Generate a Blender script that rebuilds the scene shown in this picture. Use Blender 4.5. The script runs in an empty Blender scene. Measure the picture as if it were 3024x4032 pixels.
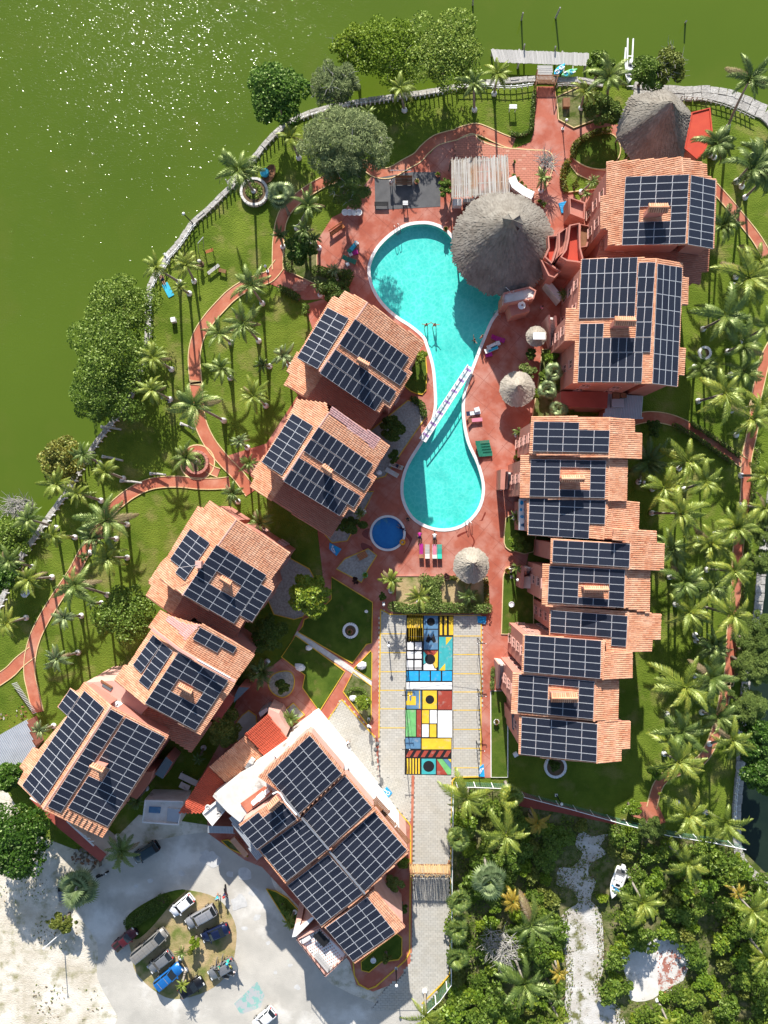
import bpy, bmesh, math, random
from mathutils import Vector, Matrix, Quaternion
from mathutils.geometry import tessellate_polygon, delaunay_2d_cdt
random.seed(7)
R = random.Random(11)
sc = bpy.context.scene
col = sc.collection
# ---------------------------------------------------------------- camera
HC = 100.0                      # drone height above the ground
FPX = 2896.0                    # focal length in photo pixels
cam_d = bpy.data.cameras.new('camera'); cam = bpy.data.objects.new('camera', cam_d); col.objects.link(cam)
cam.location = (0, 0, HC); cam.rotation_euler = (0, 0, 0)
cam_d.sensor_fit = 'VERTICAL'; cam_d.sensor_height = 36.0; cam_d.lens = 36.0*FPX/4032.0
cam_d.clip_start = 1.0; cam_d.clip_end = 3000.0
sc.camera = cam
# ---------------------------------------------------------------- light
SUN_EL = math.radians(28.6); SUN_AZ = math.radians(-5.0)      # azimuth from +Y towards +X
w = bpy.data.worlds.new('World'); sc.world = w; w.use_nodes = True
nt = w.node_tree; bg = nt.nodes['Background']
sky = nt.nodes.new('ShaderNodeTexSky'); sky.sky_type = 'NISHITA'; sky.sun_disc = False
sky.sun_elevation = SUN_EL; sky.sun_rotation = SUN_AZ; sky.air_density = 1.0; sky.dust_density = 0.9
nt.links.new(sky.outputs[0], bg.inputs[0]); bg.inputs[1].default_value = 0.10
sun_d = bpy.data.lights.new('sun', 'SUN'); sun_d.energy = 4.8; sun_d.angle = math.radians(0.53); sun_d.color = (1.0, 0.955, 0.89)
sun = bpy.data.objects.new('sun', sun_d); col.objects.link(sun); sun.location = (0, 60, 80)
_d = Vector((math.sin(SUN_AZ)*math.cos(SUN_EL), math.cos(SUN_AZ)*math.cos(SUN_EL), math.sin(SUN_EL)))
sun.rotation_euler = (-_d).to_track_quat('-Z', 'Y').to_euler()
sc.view_settings.view_transform = 'Standard'; sc.view_settings.look = 'None'
sc.view_settings.gamma = 1.0; sc.view_settings.use_curve_mapping = False
sc.view_settings.exposure = 0.90
sc.render.engine = 'CYCLES'
try:
    sc.cycles.max_bounces = 6; sc.cycles.transparent_max_bounces = 12; sc.cycles.caustics_reflective = False
    sc.cycles.sample_clamp_direct = 0.0; sc.cycles.sample_clamp_indirect = 4.0
except Exception: pass
# ---------------------------------------------------------------- coordinates measured on the site survey photo
CR = {'F': (0,0,1.82278), 'A': (800,0,.60277), 'B': (1800,0,.73779), 'C': (500,700,.60277), 'D': (1300,600,.60277),
      'E': (2000,550,.61724), 'G': (0,1000,.60277), 'I': (900,1100,.49720), 'J': (1400,1900,.42194), 'K': (1900,1600,.67752),
      'L': (0,1900,.60277), 'M': (900,2200,.66305), 'N': (0,2600,.60277), 'O': (700,2750,.66305), 'Q': (0,3250,.72333),
      'R': (1600,2950,.85835), 'S': (1850,2500,.70766), 'a': (1080,1120,.37372), 'b': (960,1550,.37372), 'c': (560,1950,.36166),
      'd': (440,2380,.36166), 'e': (60,2680,.37372), 'f': (900,2850,.44605), 'g': (900,3200,.44605), 'p': (0,0,1.0)}
def c(k, *v):
    r = c_(k, *v); CC[r if isinstance(r, tuple) else r[0]] = k; return r
CC = {}
def c_(k, *v):
    ox, oy, s = CR[k]
    if len(v) == 2 and not isinstance(v[0], tuple): return (ox+v[0]*s, oy+v[1]*s)
    if isinstance(v[0], tuple): return [(ox+a*s, oy+b*s) for a, b in v]
    return [(ox+v[i]*s, oy+v[i+1]*s) for i in range(0, len(v), 2)]
def W(p, h=0.0):
    s = (HC-h)/FPX
    return Vector(((p[0]-1512)*s, (2016-p[1])*s, h))
PXM = HC/FPX                     # metres per photo pixel on the ground
# ---------------------------------------------------------------- materials
MATS = {}
def mat(name, base=(.5,.5,.5), rough=.8, metal=0.0, c2=None, scale=1.0, detail=4.0, c3=None, scale3=None, bump=0.0, bscale=None,
        island=None, spec=.3, lo=.35, hi=.65, lo3=.5, hi3=.62, coat=0.0, objrand=None):
    m = bpy.data.materials.new(name); m.use_nodes = True; MATS[name] = m
    n = m.node_tree.nodes; l = m.node_tree.links; b = n['Principled BSDF']
    b.inputs['Roughness'].default_value = rough; b.inputs['Metallic'].default_value = metal
    b.inputs['Specular IOR Level'].default_value = spec
    if coat: b.inputs['Coat Weight'].default_value = coat; b.inputs['Coat Roughness'].default_value = .05
    g = n.new('ShaderNodeNewGeometry'); pos = g.outputs['Position']
    cur = None
    def rgb(cc):
        r = n.new('ShaderNodeRGB'); r.outputs[0].default_value = (*cc, 1); return r.outputs[0]
    def mix(f, a, bb):
        x = n.new('ShaderNodeMix'); x.data_type = 'RGBA'; l.new(f, x.inputs[0]); l.new(a, x.inputs[6]); l.new(bb, x.inputs[7]); return x.outputs[2]
    def noise(s, d, lo_, hi_, rough_=.6):
        t = n.new('ShaderNodeTexNoise'); t.inputs['Scale'].default_value = s; t.inputs['Detail'].default_value = d; t.inputs['Roughness'].default_value = rough_
        l.new(pos, t.inputs['Vector'])
        r = n.new('ShaderNodeMapRange'); r.inputs[1].default_value = lo_; r.inputs[2].default_value = hi_; l.new(t.outputs[0], r.inputs[0]); return r.outputs[0]
    cur = rgb(base)
    if c2 is not None: cur = mix(noise(scale, detail, lo, hi), cur, rgb(c2))
    if c3 is not None: cur = mix(noise(scale3 or scale*.23, 6, lo3, hi3), cur, rgb(c3))
    if island is not None:
        r = n.new('ShaderNodeValToRGB'); r.color_ramp.interpolation = 'LINEAR'
        els = r.color_ramp.elements
        while len(els) < len(island): els.new(.5)
        for i, cc in enumerate(island):
            els[i].position = i/(len(island)-1); els[i].color = (*cc, 1)
        l.new(g.outputs['Random Per Island'], r.inputs[0])
        if c2 is None and c3 is None: cur = r.outputs[0]
        else:
            x = n.new('ShaderNodeMix'); x.data_type = 'RGBA'; x.inputs[0].default_value = .55; l.new(cur, x.inputs[6]); l.new(r.outputs[0], x.inputs[7]); cur = x.outputs[2]
    if objrand is not None:
        oi = n.new('ShaderNodeObjectInfo'); cur = mix(oi.outputs['Random'], cur, rgb(objrand))
    l.new(cur, b.inputs['Base Color'])
    if bump:
        t = n.new('ShaderNodeTexNoise'); t.inputs['Scale'].default_value = bscale or 6; t.inputs['Detail'].default_value = 5; l.new(pos, t.inputs['Vector'])
        bp = n.new('ShaderNodeBump'); bp.inputs['Strength'].default_value = bump; bp.inputs['Distance'].default_value = .15
        l.new(t.outputs[0], bp.inputs['Height']); l.new(bp.outputs[0], b.inputs['Normal'])
    return m
def leafmat(name, a, b2, c3=None, trans=.42, gloss=.12, rough=.45):
    m = bpy.data.materials.new(name); m.use_nodes = True; MATS[name] = m
    n = m.node_tree.nodes; l = m.node_tree.links; n.remove(n['Principled BSDF']); out = n['Material Output']
    g = n.new('ShaderNodeNewGeometry'); oi = n.new('ShaderNodeObjectInfo')
    r = n.new('ShaderNodeValToRGB'); els = r.color_ramp.elements
    els[0].color = (*a, 1); els[1].color = (*(c3 or b2), 1)
    if c3: e = els.new(.6); e.color = (*b2, 1)
    ad = n.new('ShaderNodeMath'); ad.operation = 'MULTIPLY_ADD'; l.new(g.outputs['Random Per Island'], ad.inputs[0]); ad.inputs[1].default_value = .6
    m2 = n.new('ShaderNodeMath'); m2.operation = 'MULTIPLY'; l.new(oi.outputs['Random'], m2.inputs[0]); m2.inputs[1].default_value = .4
    l.new(m2.outputs[0], ad.inputs[2]); l.new(ad.outputs[0], r.inputs[0])
    d = n.new('ShaderNodeBsdfDiffuse'); t = n.new('ShaderNodeBsdfTranslucent'); gl = n.new('ShaderNodeBsdfGlossy'); gl.inputs['Roughness'].default_value = rough
    gl.inputs[0].default_value = (.75, .85, .45, 1)
    l.new(r.outputs[0], d.inputs[0]); l.new(r.outputs[0], t.inputs[0])
    x = n.new('ShaderNodeMixShader'); x.inputs[0].default_value = trans; l.new(d.outputs[0], x.inputs[1]); l.new(t.outputs[0], x.inputs[2])
    y = n.new('ShaderNodeMixShader'); y.inputs[0].default_value = gloss*.55; l.new(x.outputs[0], y.inputs[1]); l.new(gl.outputs[0], y.inputs[2])
    l.new(y.outputs[0], out.inputs[0]); return m

M = MATS
mat('grass', (.070,.115,.012), 1, c2=(.150,.200,.026), scale=.22, detail=9, lo=.32, hi=.66, c3=(.27,.23,.085), scale3=.30, lo3=.53, hi3=.80, bump=.8, bscale=5, spec=.05)
mat('grass_fine', (.05,.09,.012), 1, c2=(.10,.145,.022), scale=.5, detail=8, c3=(.17,.15,.05), scale3=.6, lo3=.57, hi3=.8, bump=.5, bscale=12, spec=.05)
mat('undergrowth_soil', (.11,.135,.04), 1, c2=(.24,.21,.11), scale=.3, detail=8, c3=(.07,.10,.02), scale3=.9, lo3=.42, hi3=.6, bump=.6, bscale=4, spec=.05)
mat('sand', (.76,.70,.60), 1, c2=(.50,.44,.34), scale=.28, detail=10, c3=(.25,.23,.11), scale3=.55, lo3=.50, hi3=.72, bump=.5, bscale=5, spec=.05)
mat('sand_path', (.62,.60,.56), 1, c2=(.46,.42,.36), scale=.5, detail=8, c3=(.16,.16,.06), scale3=.55, lo3=.54, hi3=.64, bump=.4, bscale=5, spec=.05)
mat('sand_brown', (.50,.37,.21), 1, c2=(.36,.27,.13), scale=.5, detail=8, c3=(.15,.18,.045), scale3=.3, lo3=.46, hi3=.66, bump=.4, bscale=6, spec=.05)
mat('yard_concrete', (.54,.505,.44), .95, c2=(.42,.395,.345), scale=.25, detail=9, c3=(.70,.67,.61), scale3=.12, lo3=.54, hi3=.68, bump=.25, bscale=8, spec=.1)
mat('gravel_white', (.46,.44,.40), 1, c2=(.3,.28,.25), scale=4, bump=.6, bscale=12, spec=.05)
mat('deck_red', (.44,.140,.09), .85, c2=(.35,.095,.06), scale=.35, detail=9, c3=(.54,.31,.25), scale3=.3, lo3=.44, hi3=.78, bump=.12, bscale=10, spec=.15)
mat('path_red', (.48,.165,.095), .85, c2=(.38,.11,.065), scale=.4, detail=9, c3=(.56,.28,.19), scale3=.3, lo3=.48, hi3=.78, bump=.12, bscale=10, spec=.15)
mat('kerb_cream', (.72,.55,.30), .8, c2=(.62,.45,.22), scale=1.5)
mat('kerb_yellow', (.75,.47,.035), .75, c2=(.62,.38,.05), scale=1.5)
mat('paver_pink', (.50,.22,.15), .9, island=[(.46,.19,.125),(.55,.26,.18),(.50,.20,.14),(.58,.33,.24)], spec=.1)
mat('paver_gap', (.30,.15,.10), 1)
mat('paver_grey', (.4,.4,.38), .95, island=[(.43,.40,.34),(.53,.495,.425),(.48,.445,.38),(.57,.535,.46)], c2=(.37,.345,.29), scale=.4, spec=.1)
mat('paver_grey_gap', (.22,.215,.2), 1)
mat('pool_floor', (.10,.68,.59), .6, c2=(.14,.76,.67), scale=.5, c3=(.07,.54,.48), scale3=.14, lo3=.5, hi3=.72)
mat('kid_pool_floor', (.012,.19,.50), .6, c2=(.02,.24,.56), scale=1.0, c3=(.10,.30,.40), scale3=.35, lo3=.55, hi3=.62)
mat('white_paint', (.78,.77,.74), .7, c2=(.70,.69,.66), scale=1.5)
mat('white_stained', (.70,.68,.64), .85, c2=(.58,.55,.5), scale=.6, c3=(.33,.30,.26), scale3=.5, lo3=.6, hi3=.68)
mat('white_plain', (.80,.80,.79), .6)
mat('stucco_pink', (.50,.225,.175), .95, c2=(.45,.195,.15), scale=.8, bump=.15, bscale=12, spec=.1)
mat('stucco_light', (.62,.37,.31), .95, c2=(.56,.32,.26), scale=.8, bump=.15, bscale=12, spec=.1)
mat('fascia', (.58,.27,.19), .9, c2=(.5,.22,.15), scale=2)
mat('tile_terracotta', (.5,.2,.1), .85, island=[(.56,.245,.135),(.68,.345,.20),(.61,.285,.16),(.72,.42,.27),(.45,.165,.09),(.64,.31,.18)], c2=(.74,.46,.30), scale=.7, c3=(.42,.22,.15), scale3=.55, lo3=.56, hi3=.78, spec=.2)
mat('tile_red', (.5,.1,.05), .8, island=[(.46,.085,.045),(.54,.11,.06),(.50,.095,.05)], c2=(.5,.09,.05), scale=.7, spec=.2)
mat('tile_dull', (.4,.17,.11), .9, island=[(.36,.14,.085),(.42,.18,.12),(.33,.12,.075),(.46,.22,.15)], c2=(.42,.18,.12), scale=.7, spec=.15)
mat('tile_faded', (.5,.3,.28), .9, island=[(.50,.27,.24),(.56,.34,.32),(.45,.22,.2),(.62,.42,.40)], c2=(.56,.33,.32), scale=.7, spec=.15)
mat('tile_under', (.38,.165,.105), 1)
mat('roof_flat_red', (.36,.085,.06), .85, c2=(.30,.07,.05), scale=.7)
mat('roof_bright_red', (.52,.07,.035), .8, c2=(.46,.055,.03), scale=.6, c3=(.33,.16,.12), scale3=.35, lo3=.6, hi3=.66)
mat('terrace_red', (.50,.065,.035), .75, c2=(.44,.055,.03), scale=.8)
mat('metal_roof', (.46,.49,.52), .45, metal=.35, c2=(.40,.43,.46), scale=.6)
mat('alu', (.62,.63,.65), .45, metal=.25)
mat('steel', (.5,.5,.5), .35, metal=.7)
mat('dark_metal', (.02,.02,.022), .45, metal=.3)
mat('wood_grey', (.40,.385,.36), .9, island=[(.34,.33,.31),(.48,.47,.45),(.40,.385,.36),(.52,.50,.46)], c2=(.36,.34,.31), scale=3, objrand=(.50,.48,.45))
mat('wood_brown', (.19,.085,.04), .8, c2=(.25,.12,.06), scale=2)
mat('wood_orange', (.42,.15,.05), .8, c2=(.36,.12,.04), scale=3)
mat('reed', (.42,.38,.32), .9, c2=(.30,.24,.17), scale=1.2, c3=(.34,.17,.07), scale3=.35, lo3=.52, hi3=.62, objrand=(.55,.53,.49))
mat('reed_tan', (.42,.29,.13), .9, c2=(.33,.21,.09), scale=2, objrand=(.52,.38,.2))
mat('thatch', (.30,.28,.245), 1, island=[(.14,.125,.105),(.22,.20,.17),(.18,.165,.14),(.26,.24,.205)], c2=(.14,.12,.10), scale=.6, spec=.05)
mat('thatch_light', (.4,.36,.3), 1, island=[(.30,.27,.22),(.42,.38,.31),(.36,.32,.26),(.50,.455,.38)], c2=(.30,.265,.21), scale=1.5, spec=.05)
mat('stone', (.40,.38,.34), 1, c2=(.27,.255,.23), scale=1.2, c3=(.55,.53,.49), scale3=2.2, lo3=.52, hi3=.6, bump=.6, bscale=4, island=[(.34,.32,.29),(.48,.46,.42)])
mat('ruin', (.58,.56,.52), .95, c2=(.36,.14,.10), scale=.9, detail=8, lo=.48, hi=.56, c3=(.2,.3,.2), scale3=.5, lo3=.62, hi3=.7)
mat('canal_shade', (.010,.020,.014), .08, c2=(.016,.028,.018), scale=.3)  # canal water with the trees' shade painted into its colour
mat('stone_white', (.66,.64,.60), .95, c2=(.5,.48,.44), scale=1.5, bump=.4, bscale=4)
mat('soil', (.16,.11,.065), 1, c2=(.11,.075,.045), scale=1)
mat('black_floor', (.085,.085,.088), .8, c2=(.11,.11,.112), scale=1)
mat('trunk_palm', (.30,.27,.23), .95, c2=(.22,.19,.155), scale=2.5)
mat('trunk_wood', (.19,.155,.12), .95, c2=(.13,.105,.08), scale=3)
mat('dead_wood', (.42,.40,.37), .95, c2=(.32,.3,.27), scale=3)
mat('glass_dark', (.012,.016,.02), .08, spec=.6)
mat('glass_blue', (.10,.14,.16), .1, spec=.6)
mat('rubber', (.015,.015,.015), .8)
for nm, cc in dict(black=(.012,.012,.014), paint_yellow=(.78,.50,.035), paint_blue=(.03,.22,.50), paint_sky=(.02,.36,.70), paint_teal=(.05,.40,.42),
                   paint_red=(.34,.055,.035), paint_green=(.16,.46,.16), paint_white=(.82,.82,.80), paint_slate=(.10,.22,.36), paint_orange=(.70,.30,.03),
                   towel_blue=(.05,.45,.62), cloth_white=(.75,.75,.75), cloth_navy=(.02,.03,.08), cloth_red=(.55,.03,.03), cloth_lime=(.45,.60,.03), cloth_pink=(.65,.22,.30),
                   cloth_magenta=(.42,.02,.22), cloth_green=(.02,.20,.13), wire_green=(.10,.26,.19), cloth_teal=(.02,.42,.32), cloth_grey=(.12,.12,.12), hair=(.02,.013,.01), skin=(.42,.23,.15),
                   skin_dark=(.20,.10,.06), terracotta=(.42,.16,.09), plastic_white=(.75,.75,.74), kayak_blue=(.02,.40,.62), kayak_green=(.20,.55,.25),
                   rubber_orange=(.8,.36,.02), lamp_glass=(.8,.8,.78), bridge_white=(.78,.78,.80), bridge_purple=(.36,.22,.48), bridge_teal=(.45,.60,.62)).items():
    mat(nm, cc, .75, c2=tuple(x*.82 for x in cc), scale=1.5, **(dict(c3=(.40,.37,.32), scale3=1.4, lo3=.56, hi3=.86) if nm[:5] == 'paint' else {}))
for nm, cc in dict(car_white=(.78,.78,.79), car_silver=(.30,.30,.31), car_navy=(.008,.014,.05), car_maroon=(.09,.012,.016), car_grey=(.20,.205,.21), car_blue=(.015,.15,.45),
                   car_black=(.01,.01,.012), car_teal=(.02,.045,.055), car_van=(.26,.245,.22)).items():
    mat(nm, cc, .35, metal=.25 if nm != 'car_white' else 0, c2=tuple(x*.93 for x in cc), scale=1.2, coat=.7)
leafmat('frond_green', (.05,.095,.018), (.12,.175,.03), (.25,.28,.06), trans=.28, gloss=.16)
leafmat('frond_yellow', (.085,.14,.018), (.21,.26,.03), (.42,.40,.06), trans=.32, gloss=.14)
leafmat('frond_orange', (.30,.24,.03), (.42,.30,.04), (.38,.18,.03), trans=.3, gloss=.1)
leafmat('frond_grey', (.07,.11,.04), (.13,.18,.075), (.22,.27,.14), trans=.25, gloss=.16)
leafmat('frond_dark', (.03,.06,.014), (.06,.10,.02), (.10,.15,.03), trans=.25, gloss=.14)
leafmat('frond_dry', (.16,.11,.06), (.26,.2,.12), trans=.2, gloss=.05)
leafmat('leaf_dark', (.03,.085,.010), (.075,.165,.016), (.13,.25,.025), gloss=.08)
leafmat('leaf_mid', (.075,.14,.018), (.16,.245,.03), (.28,.34,.05), gloss=.07)
leafmat('leaf_olive', (.09,.12,.022), (.19,.22,.04), (.31,.29,.06), gloss=.05)
leafmat('leaf_yellow', (.10,.18,.012), (.21,.30,.022), (.36,.42,.035), gloss=.05)
leafmat('leaf_bright', (.10,.20,.018), (.20,.30,.025), (.33,.36,.03), gloss=.08)
leafmat('leaf_red', (.16,.19,.03), (.28,.24,.04), (.34,.14,.05), gloss=.08)
leafmat('leaf_flower', (.07,.11,.015), (.14,.14,.015), (.42,.06,.015), gloss=.05)
leafmat('leaf_hedge', (.09,.15,.03), (.2,.27,.06), (.38,.38,.17), gloss=.06)
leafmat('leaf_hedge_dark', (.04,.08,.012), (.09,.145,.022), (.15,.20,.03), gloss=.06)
leafmat('leaf_purple', (.05,.015,.02), (.12,.03,.04), gloss=.06)
leafmat('needle_grey', (.10,.14,.05), (.19,.23,.095), (.30,.34,.17), trans=.3, gloss=.04)
leafmat('needle_green', (.08,.13,.03), (.16,.22,.05), (.25,.31,.08), trans=.3, gloss=.04)
# solar cells
def solar_mat():
    m = bpy.data.materials.new('solar_cells'); m.use_nodes = True; MATS['solar_cells'] = m
    n = m.node_tree.nodes; l = m.node_tree.links; b = n['Principled BSDF']
    b.inputs['Roughness'].default_value = .22; b.inputs['Specular IOR Level'].default_value = .34
    uv = n.new('ShaderNodeUVMap'); sp = n.new('ShaderNodeSeparateXYZ'); l.new(uv.outputs[0], sp.inputs[0])
    def line(o, k, wd):
        a = n.new('ShaderNodeMath'); a.operation = 'MULTIPLY'; l.new(o, a.inputs[0]); a.inputs[1].default_value = k
        f = n.new('ShaderNodeMath'); f.operation = 'FRACT'; l.new(a.outputs[0], f.inputs[0])
        s = n.new('ShaderNodeMath'); s.operation = 'LESS_THAN'; l.new(f.outputs[0], s.inputs[0]); s.inputs[1].default_value = wd; return s.outputs[0]
    mx = n.new('ShaderNodeMath'); mx.operation = 'MAXIMUM'; l.new(line(sp.outputs[0], 12, .10), mx.inputs[0]); l.new(line(sp.outputs[1], 6, .09), mx.inputs[1])
    oi = n.new('ShaderNodeObjectInfo'); x0 = n.new('ShaderNodeMix'); x0.data_type = 'RGBA'; l.new(oi.outputs['Random'], x0.inputs[0])
    x0.inputs[6].default_value = (.011,.013,.022,1); x0.inputs[7].default_value = (.018,.021,.032,1)
    x = n.new('ShaderNodeMix'); x.data_type = 'RGBA'; l.new(mx.outputs[0], x.inputs[0]); l.new(x0.outputs[2], x.inputs[6]); x.inputs[7].default_value = (.045,.05,.07,1)
    l.new(x.outputs[2], b.inputs['Base Color'])
solar_mat()
def water_mats():
    m = bpy.data.materials.new('lagoon_water'); m.use_nodes = True; MATS['lagoon_water'] = m
    n = m.node_tree.nodes; l = m.node_tree.links; n.remove(n['Principled BSDF']); g = n.new('ShaderNodeNewGeometry')
    def noise(s, d, vec=None):
        t = n.new('ShaderNodeTexNoise'); t.inputs['Scale'].default_value = s; t.inputs['Detail'].default_value = d; l.new(vec or g.outputs['Position'], t.inputs['Vector']); return t.outputs[0]
    def ma(op, a, b, cc=None):
        t = n.new('ShaderNodeMath'); t.operation = op
        for i, v in enumerate((a, b, cc)):
            if v is None: continue
            if isinstance(v, (int, float)): t.inputs[i].default_value = v
            else: l.new(v, t.inputs[i])
        return t.outputs[0]
    def rng(v, a, b, cc, d):
        t = n.new('ShaderNodeMapRange'); l.new(v, t.inputs[0])
        for i, q in enumerate((a, b, cc, d)): t.inputs[i+1].default_value = q
        return t.outputs[0]
    def mixc(f, a, b):
        x = n.new('ShaderNodeMix'); x.data_type = 'RGBA'; l.new(f, x.inputs[0])
        for i, v in ((6, a), (7, b)):
            if isinstance(v, tuple): x.inputs[i].default_value = (*v, 1)
            else: l.new(v, x.inputs[i])
        return x.outputs[2]
    colr = mixc(rng(noise(.03, 4), .35, .68, 0, 1), (.070,.112,.0105), (.086,.132,.0125))
    colr = mixc(rng(noise(.16, 5), .55, .75, 0, .5), colr, (.095,.125,.016))
    df = n.new('ShaderNodeBsdfDiffuse'); l.new(colr, df.inputs[0])
    mp = n.new('ShaderNodeMapping'); mp.inputs['Rotation'].default_value = (0, 0, .45); mp.inputs['Scale'].default_value = (1.0, 1.7, 1); l.new(g.outputs['Position'], mp.inputs[0])
    sp = n.new('ShaderNodeSeparateXYZ'); l.new(g.outputs['Position'], sp.inputs[0])
    # ripples: open water in the north-west is ruffled by wind, the lee of the trees is calm
    wind = ma('MULTIPLY_ADD', noise(.06, 4), 30.0, ma('SUBTRACT', sp.outputs[1], ma('MULTIPLY', sp.outputs[0], 1.2)))
    st = ma('MULTIPLY', rng(wind, 66, 112, .0, 1.0), rng(noise(.9, 3), .42, .74, .22, 1.0))
    hgt = ma('ADD', noise(2.6, 3, mp.outputs[0]), ma('MULTIPLY', noise(.9, 2, mp.outputs[0]), .8))
    bp = n.new('ShaderNodeBump'); l.new(st, bp.inputs['Strength']); bp.inputs['Distance'].default_value = .22; l.new(hgt, bp.inputs['Height'])
    gl = n.new('ShaderNodeBsdfGlossy'); gl.inputs['Roughness'].default_value = .035; l.new(bp.outputs[0], gl.inputs['Normal'])
    ms = n.new('ShaderNodeMixShader'); ms.inputs[0].default_value = .02; l.new(df.outputs[0], ms.inputs[1]); l.new(gl.outputs[0], ms.inputs[2]); l.new(ms.outputs[0], n['Material Output'].inputs[0])
    m = bpy.data.materials.new('glint_facet'); m.use_nodes = True; MATS['glint_facet'] = m; n = m.node_tree.nodes; l = m.node_tree.links; n.remove(n['Principled BSDF'])
    tr = n.new('ShaderNodeBsdfTransparent'); gl = n.new('ShaderNodeBsdfGlossy'); gl.inputs['Roughness'].default_value = .17; ms = n.new('ShaderNodeMixShader'); ms.inputs[0].default_value = .025
    l.new(tr.outputs[0], ms.inputs[1]); l.new(gl.outputs[0], ms.inputs[2]); l.new(ms.outputs[0], n['Material Output'].inputs[0])
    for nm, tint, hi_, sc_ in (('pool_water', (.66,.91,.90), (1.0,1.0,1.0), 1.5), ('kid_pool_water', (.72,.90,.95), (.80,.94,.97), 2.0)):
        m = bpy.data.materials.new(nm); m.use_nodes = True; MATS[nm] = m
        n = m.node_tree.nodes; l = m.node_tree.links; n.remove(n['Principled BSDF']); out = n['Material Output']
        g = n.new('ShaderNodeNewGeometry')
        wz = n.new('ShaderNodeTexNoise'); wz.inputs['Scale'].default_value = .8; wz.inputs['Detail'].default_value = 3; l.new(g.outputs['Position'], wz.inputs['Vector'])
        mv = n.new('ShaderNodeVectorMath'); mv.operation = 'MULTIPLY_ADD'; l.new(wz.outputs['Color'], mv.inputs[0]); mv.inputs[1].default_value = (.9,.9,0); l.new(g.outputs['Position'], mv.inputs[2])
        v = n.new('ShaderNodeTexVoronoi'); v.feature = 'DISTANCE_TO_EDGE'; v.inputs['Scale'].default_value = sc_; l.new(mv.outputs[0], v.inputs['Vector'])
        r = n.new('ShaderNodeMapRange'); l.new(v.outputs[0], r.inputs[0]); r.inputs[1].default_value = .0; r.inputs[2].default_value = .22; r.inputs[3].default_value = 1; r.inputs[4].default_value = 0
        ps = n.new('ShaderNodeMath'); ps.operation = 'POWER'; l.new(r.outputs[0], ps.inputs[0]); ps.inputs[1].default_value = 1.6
        x = n.new('ShaderNodeMix'); x.data_type = 'RGBA'; l.new(ps.outputs[0], x.inputs[0]); x.inputs[6].default_value = (*tint, 1); x.inputs[7].default_value = (*hi_, 1)  # caustic light lines painted into the water's tint along the cell edges
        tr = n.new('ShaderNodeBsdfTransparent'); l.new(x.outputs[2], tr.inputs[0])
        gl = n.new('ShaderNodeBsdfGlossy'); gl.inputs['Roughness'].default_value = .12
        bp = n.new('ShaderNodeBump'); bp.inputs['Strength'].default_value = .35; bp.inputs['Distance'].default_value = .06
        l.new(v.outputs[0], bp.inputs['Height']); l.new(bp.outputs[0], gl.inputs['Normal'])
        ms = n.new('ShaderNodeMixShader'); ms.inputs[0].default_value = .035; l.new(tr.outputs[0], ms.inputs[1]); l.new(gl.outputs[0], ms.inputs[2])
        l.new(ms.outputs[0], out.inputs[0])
water_mats()
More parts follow.
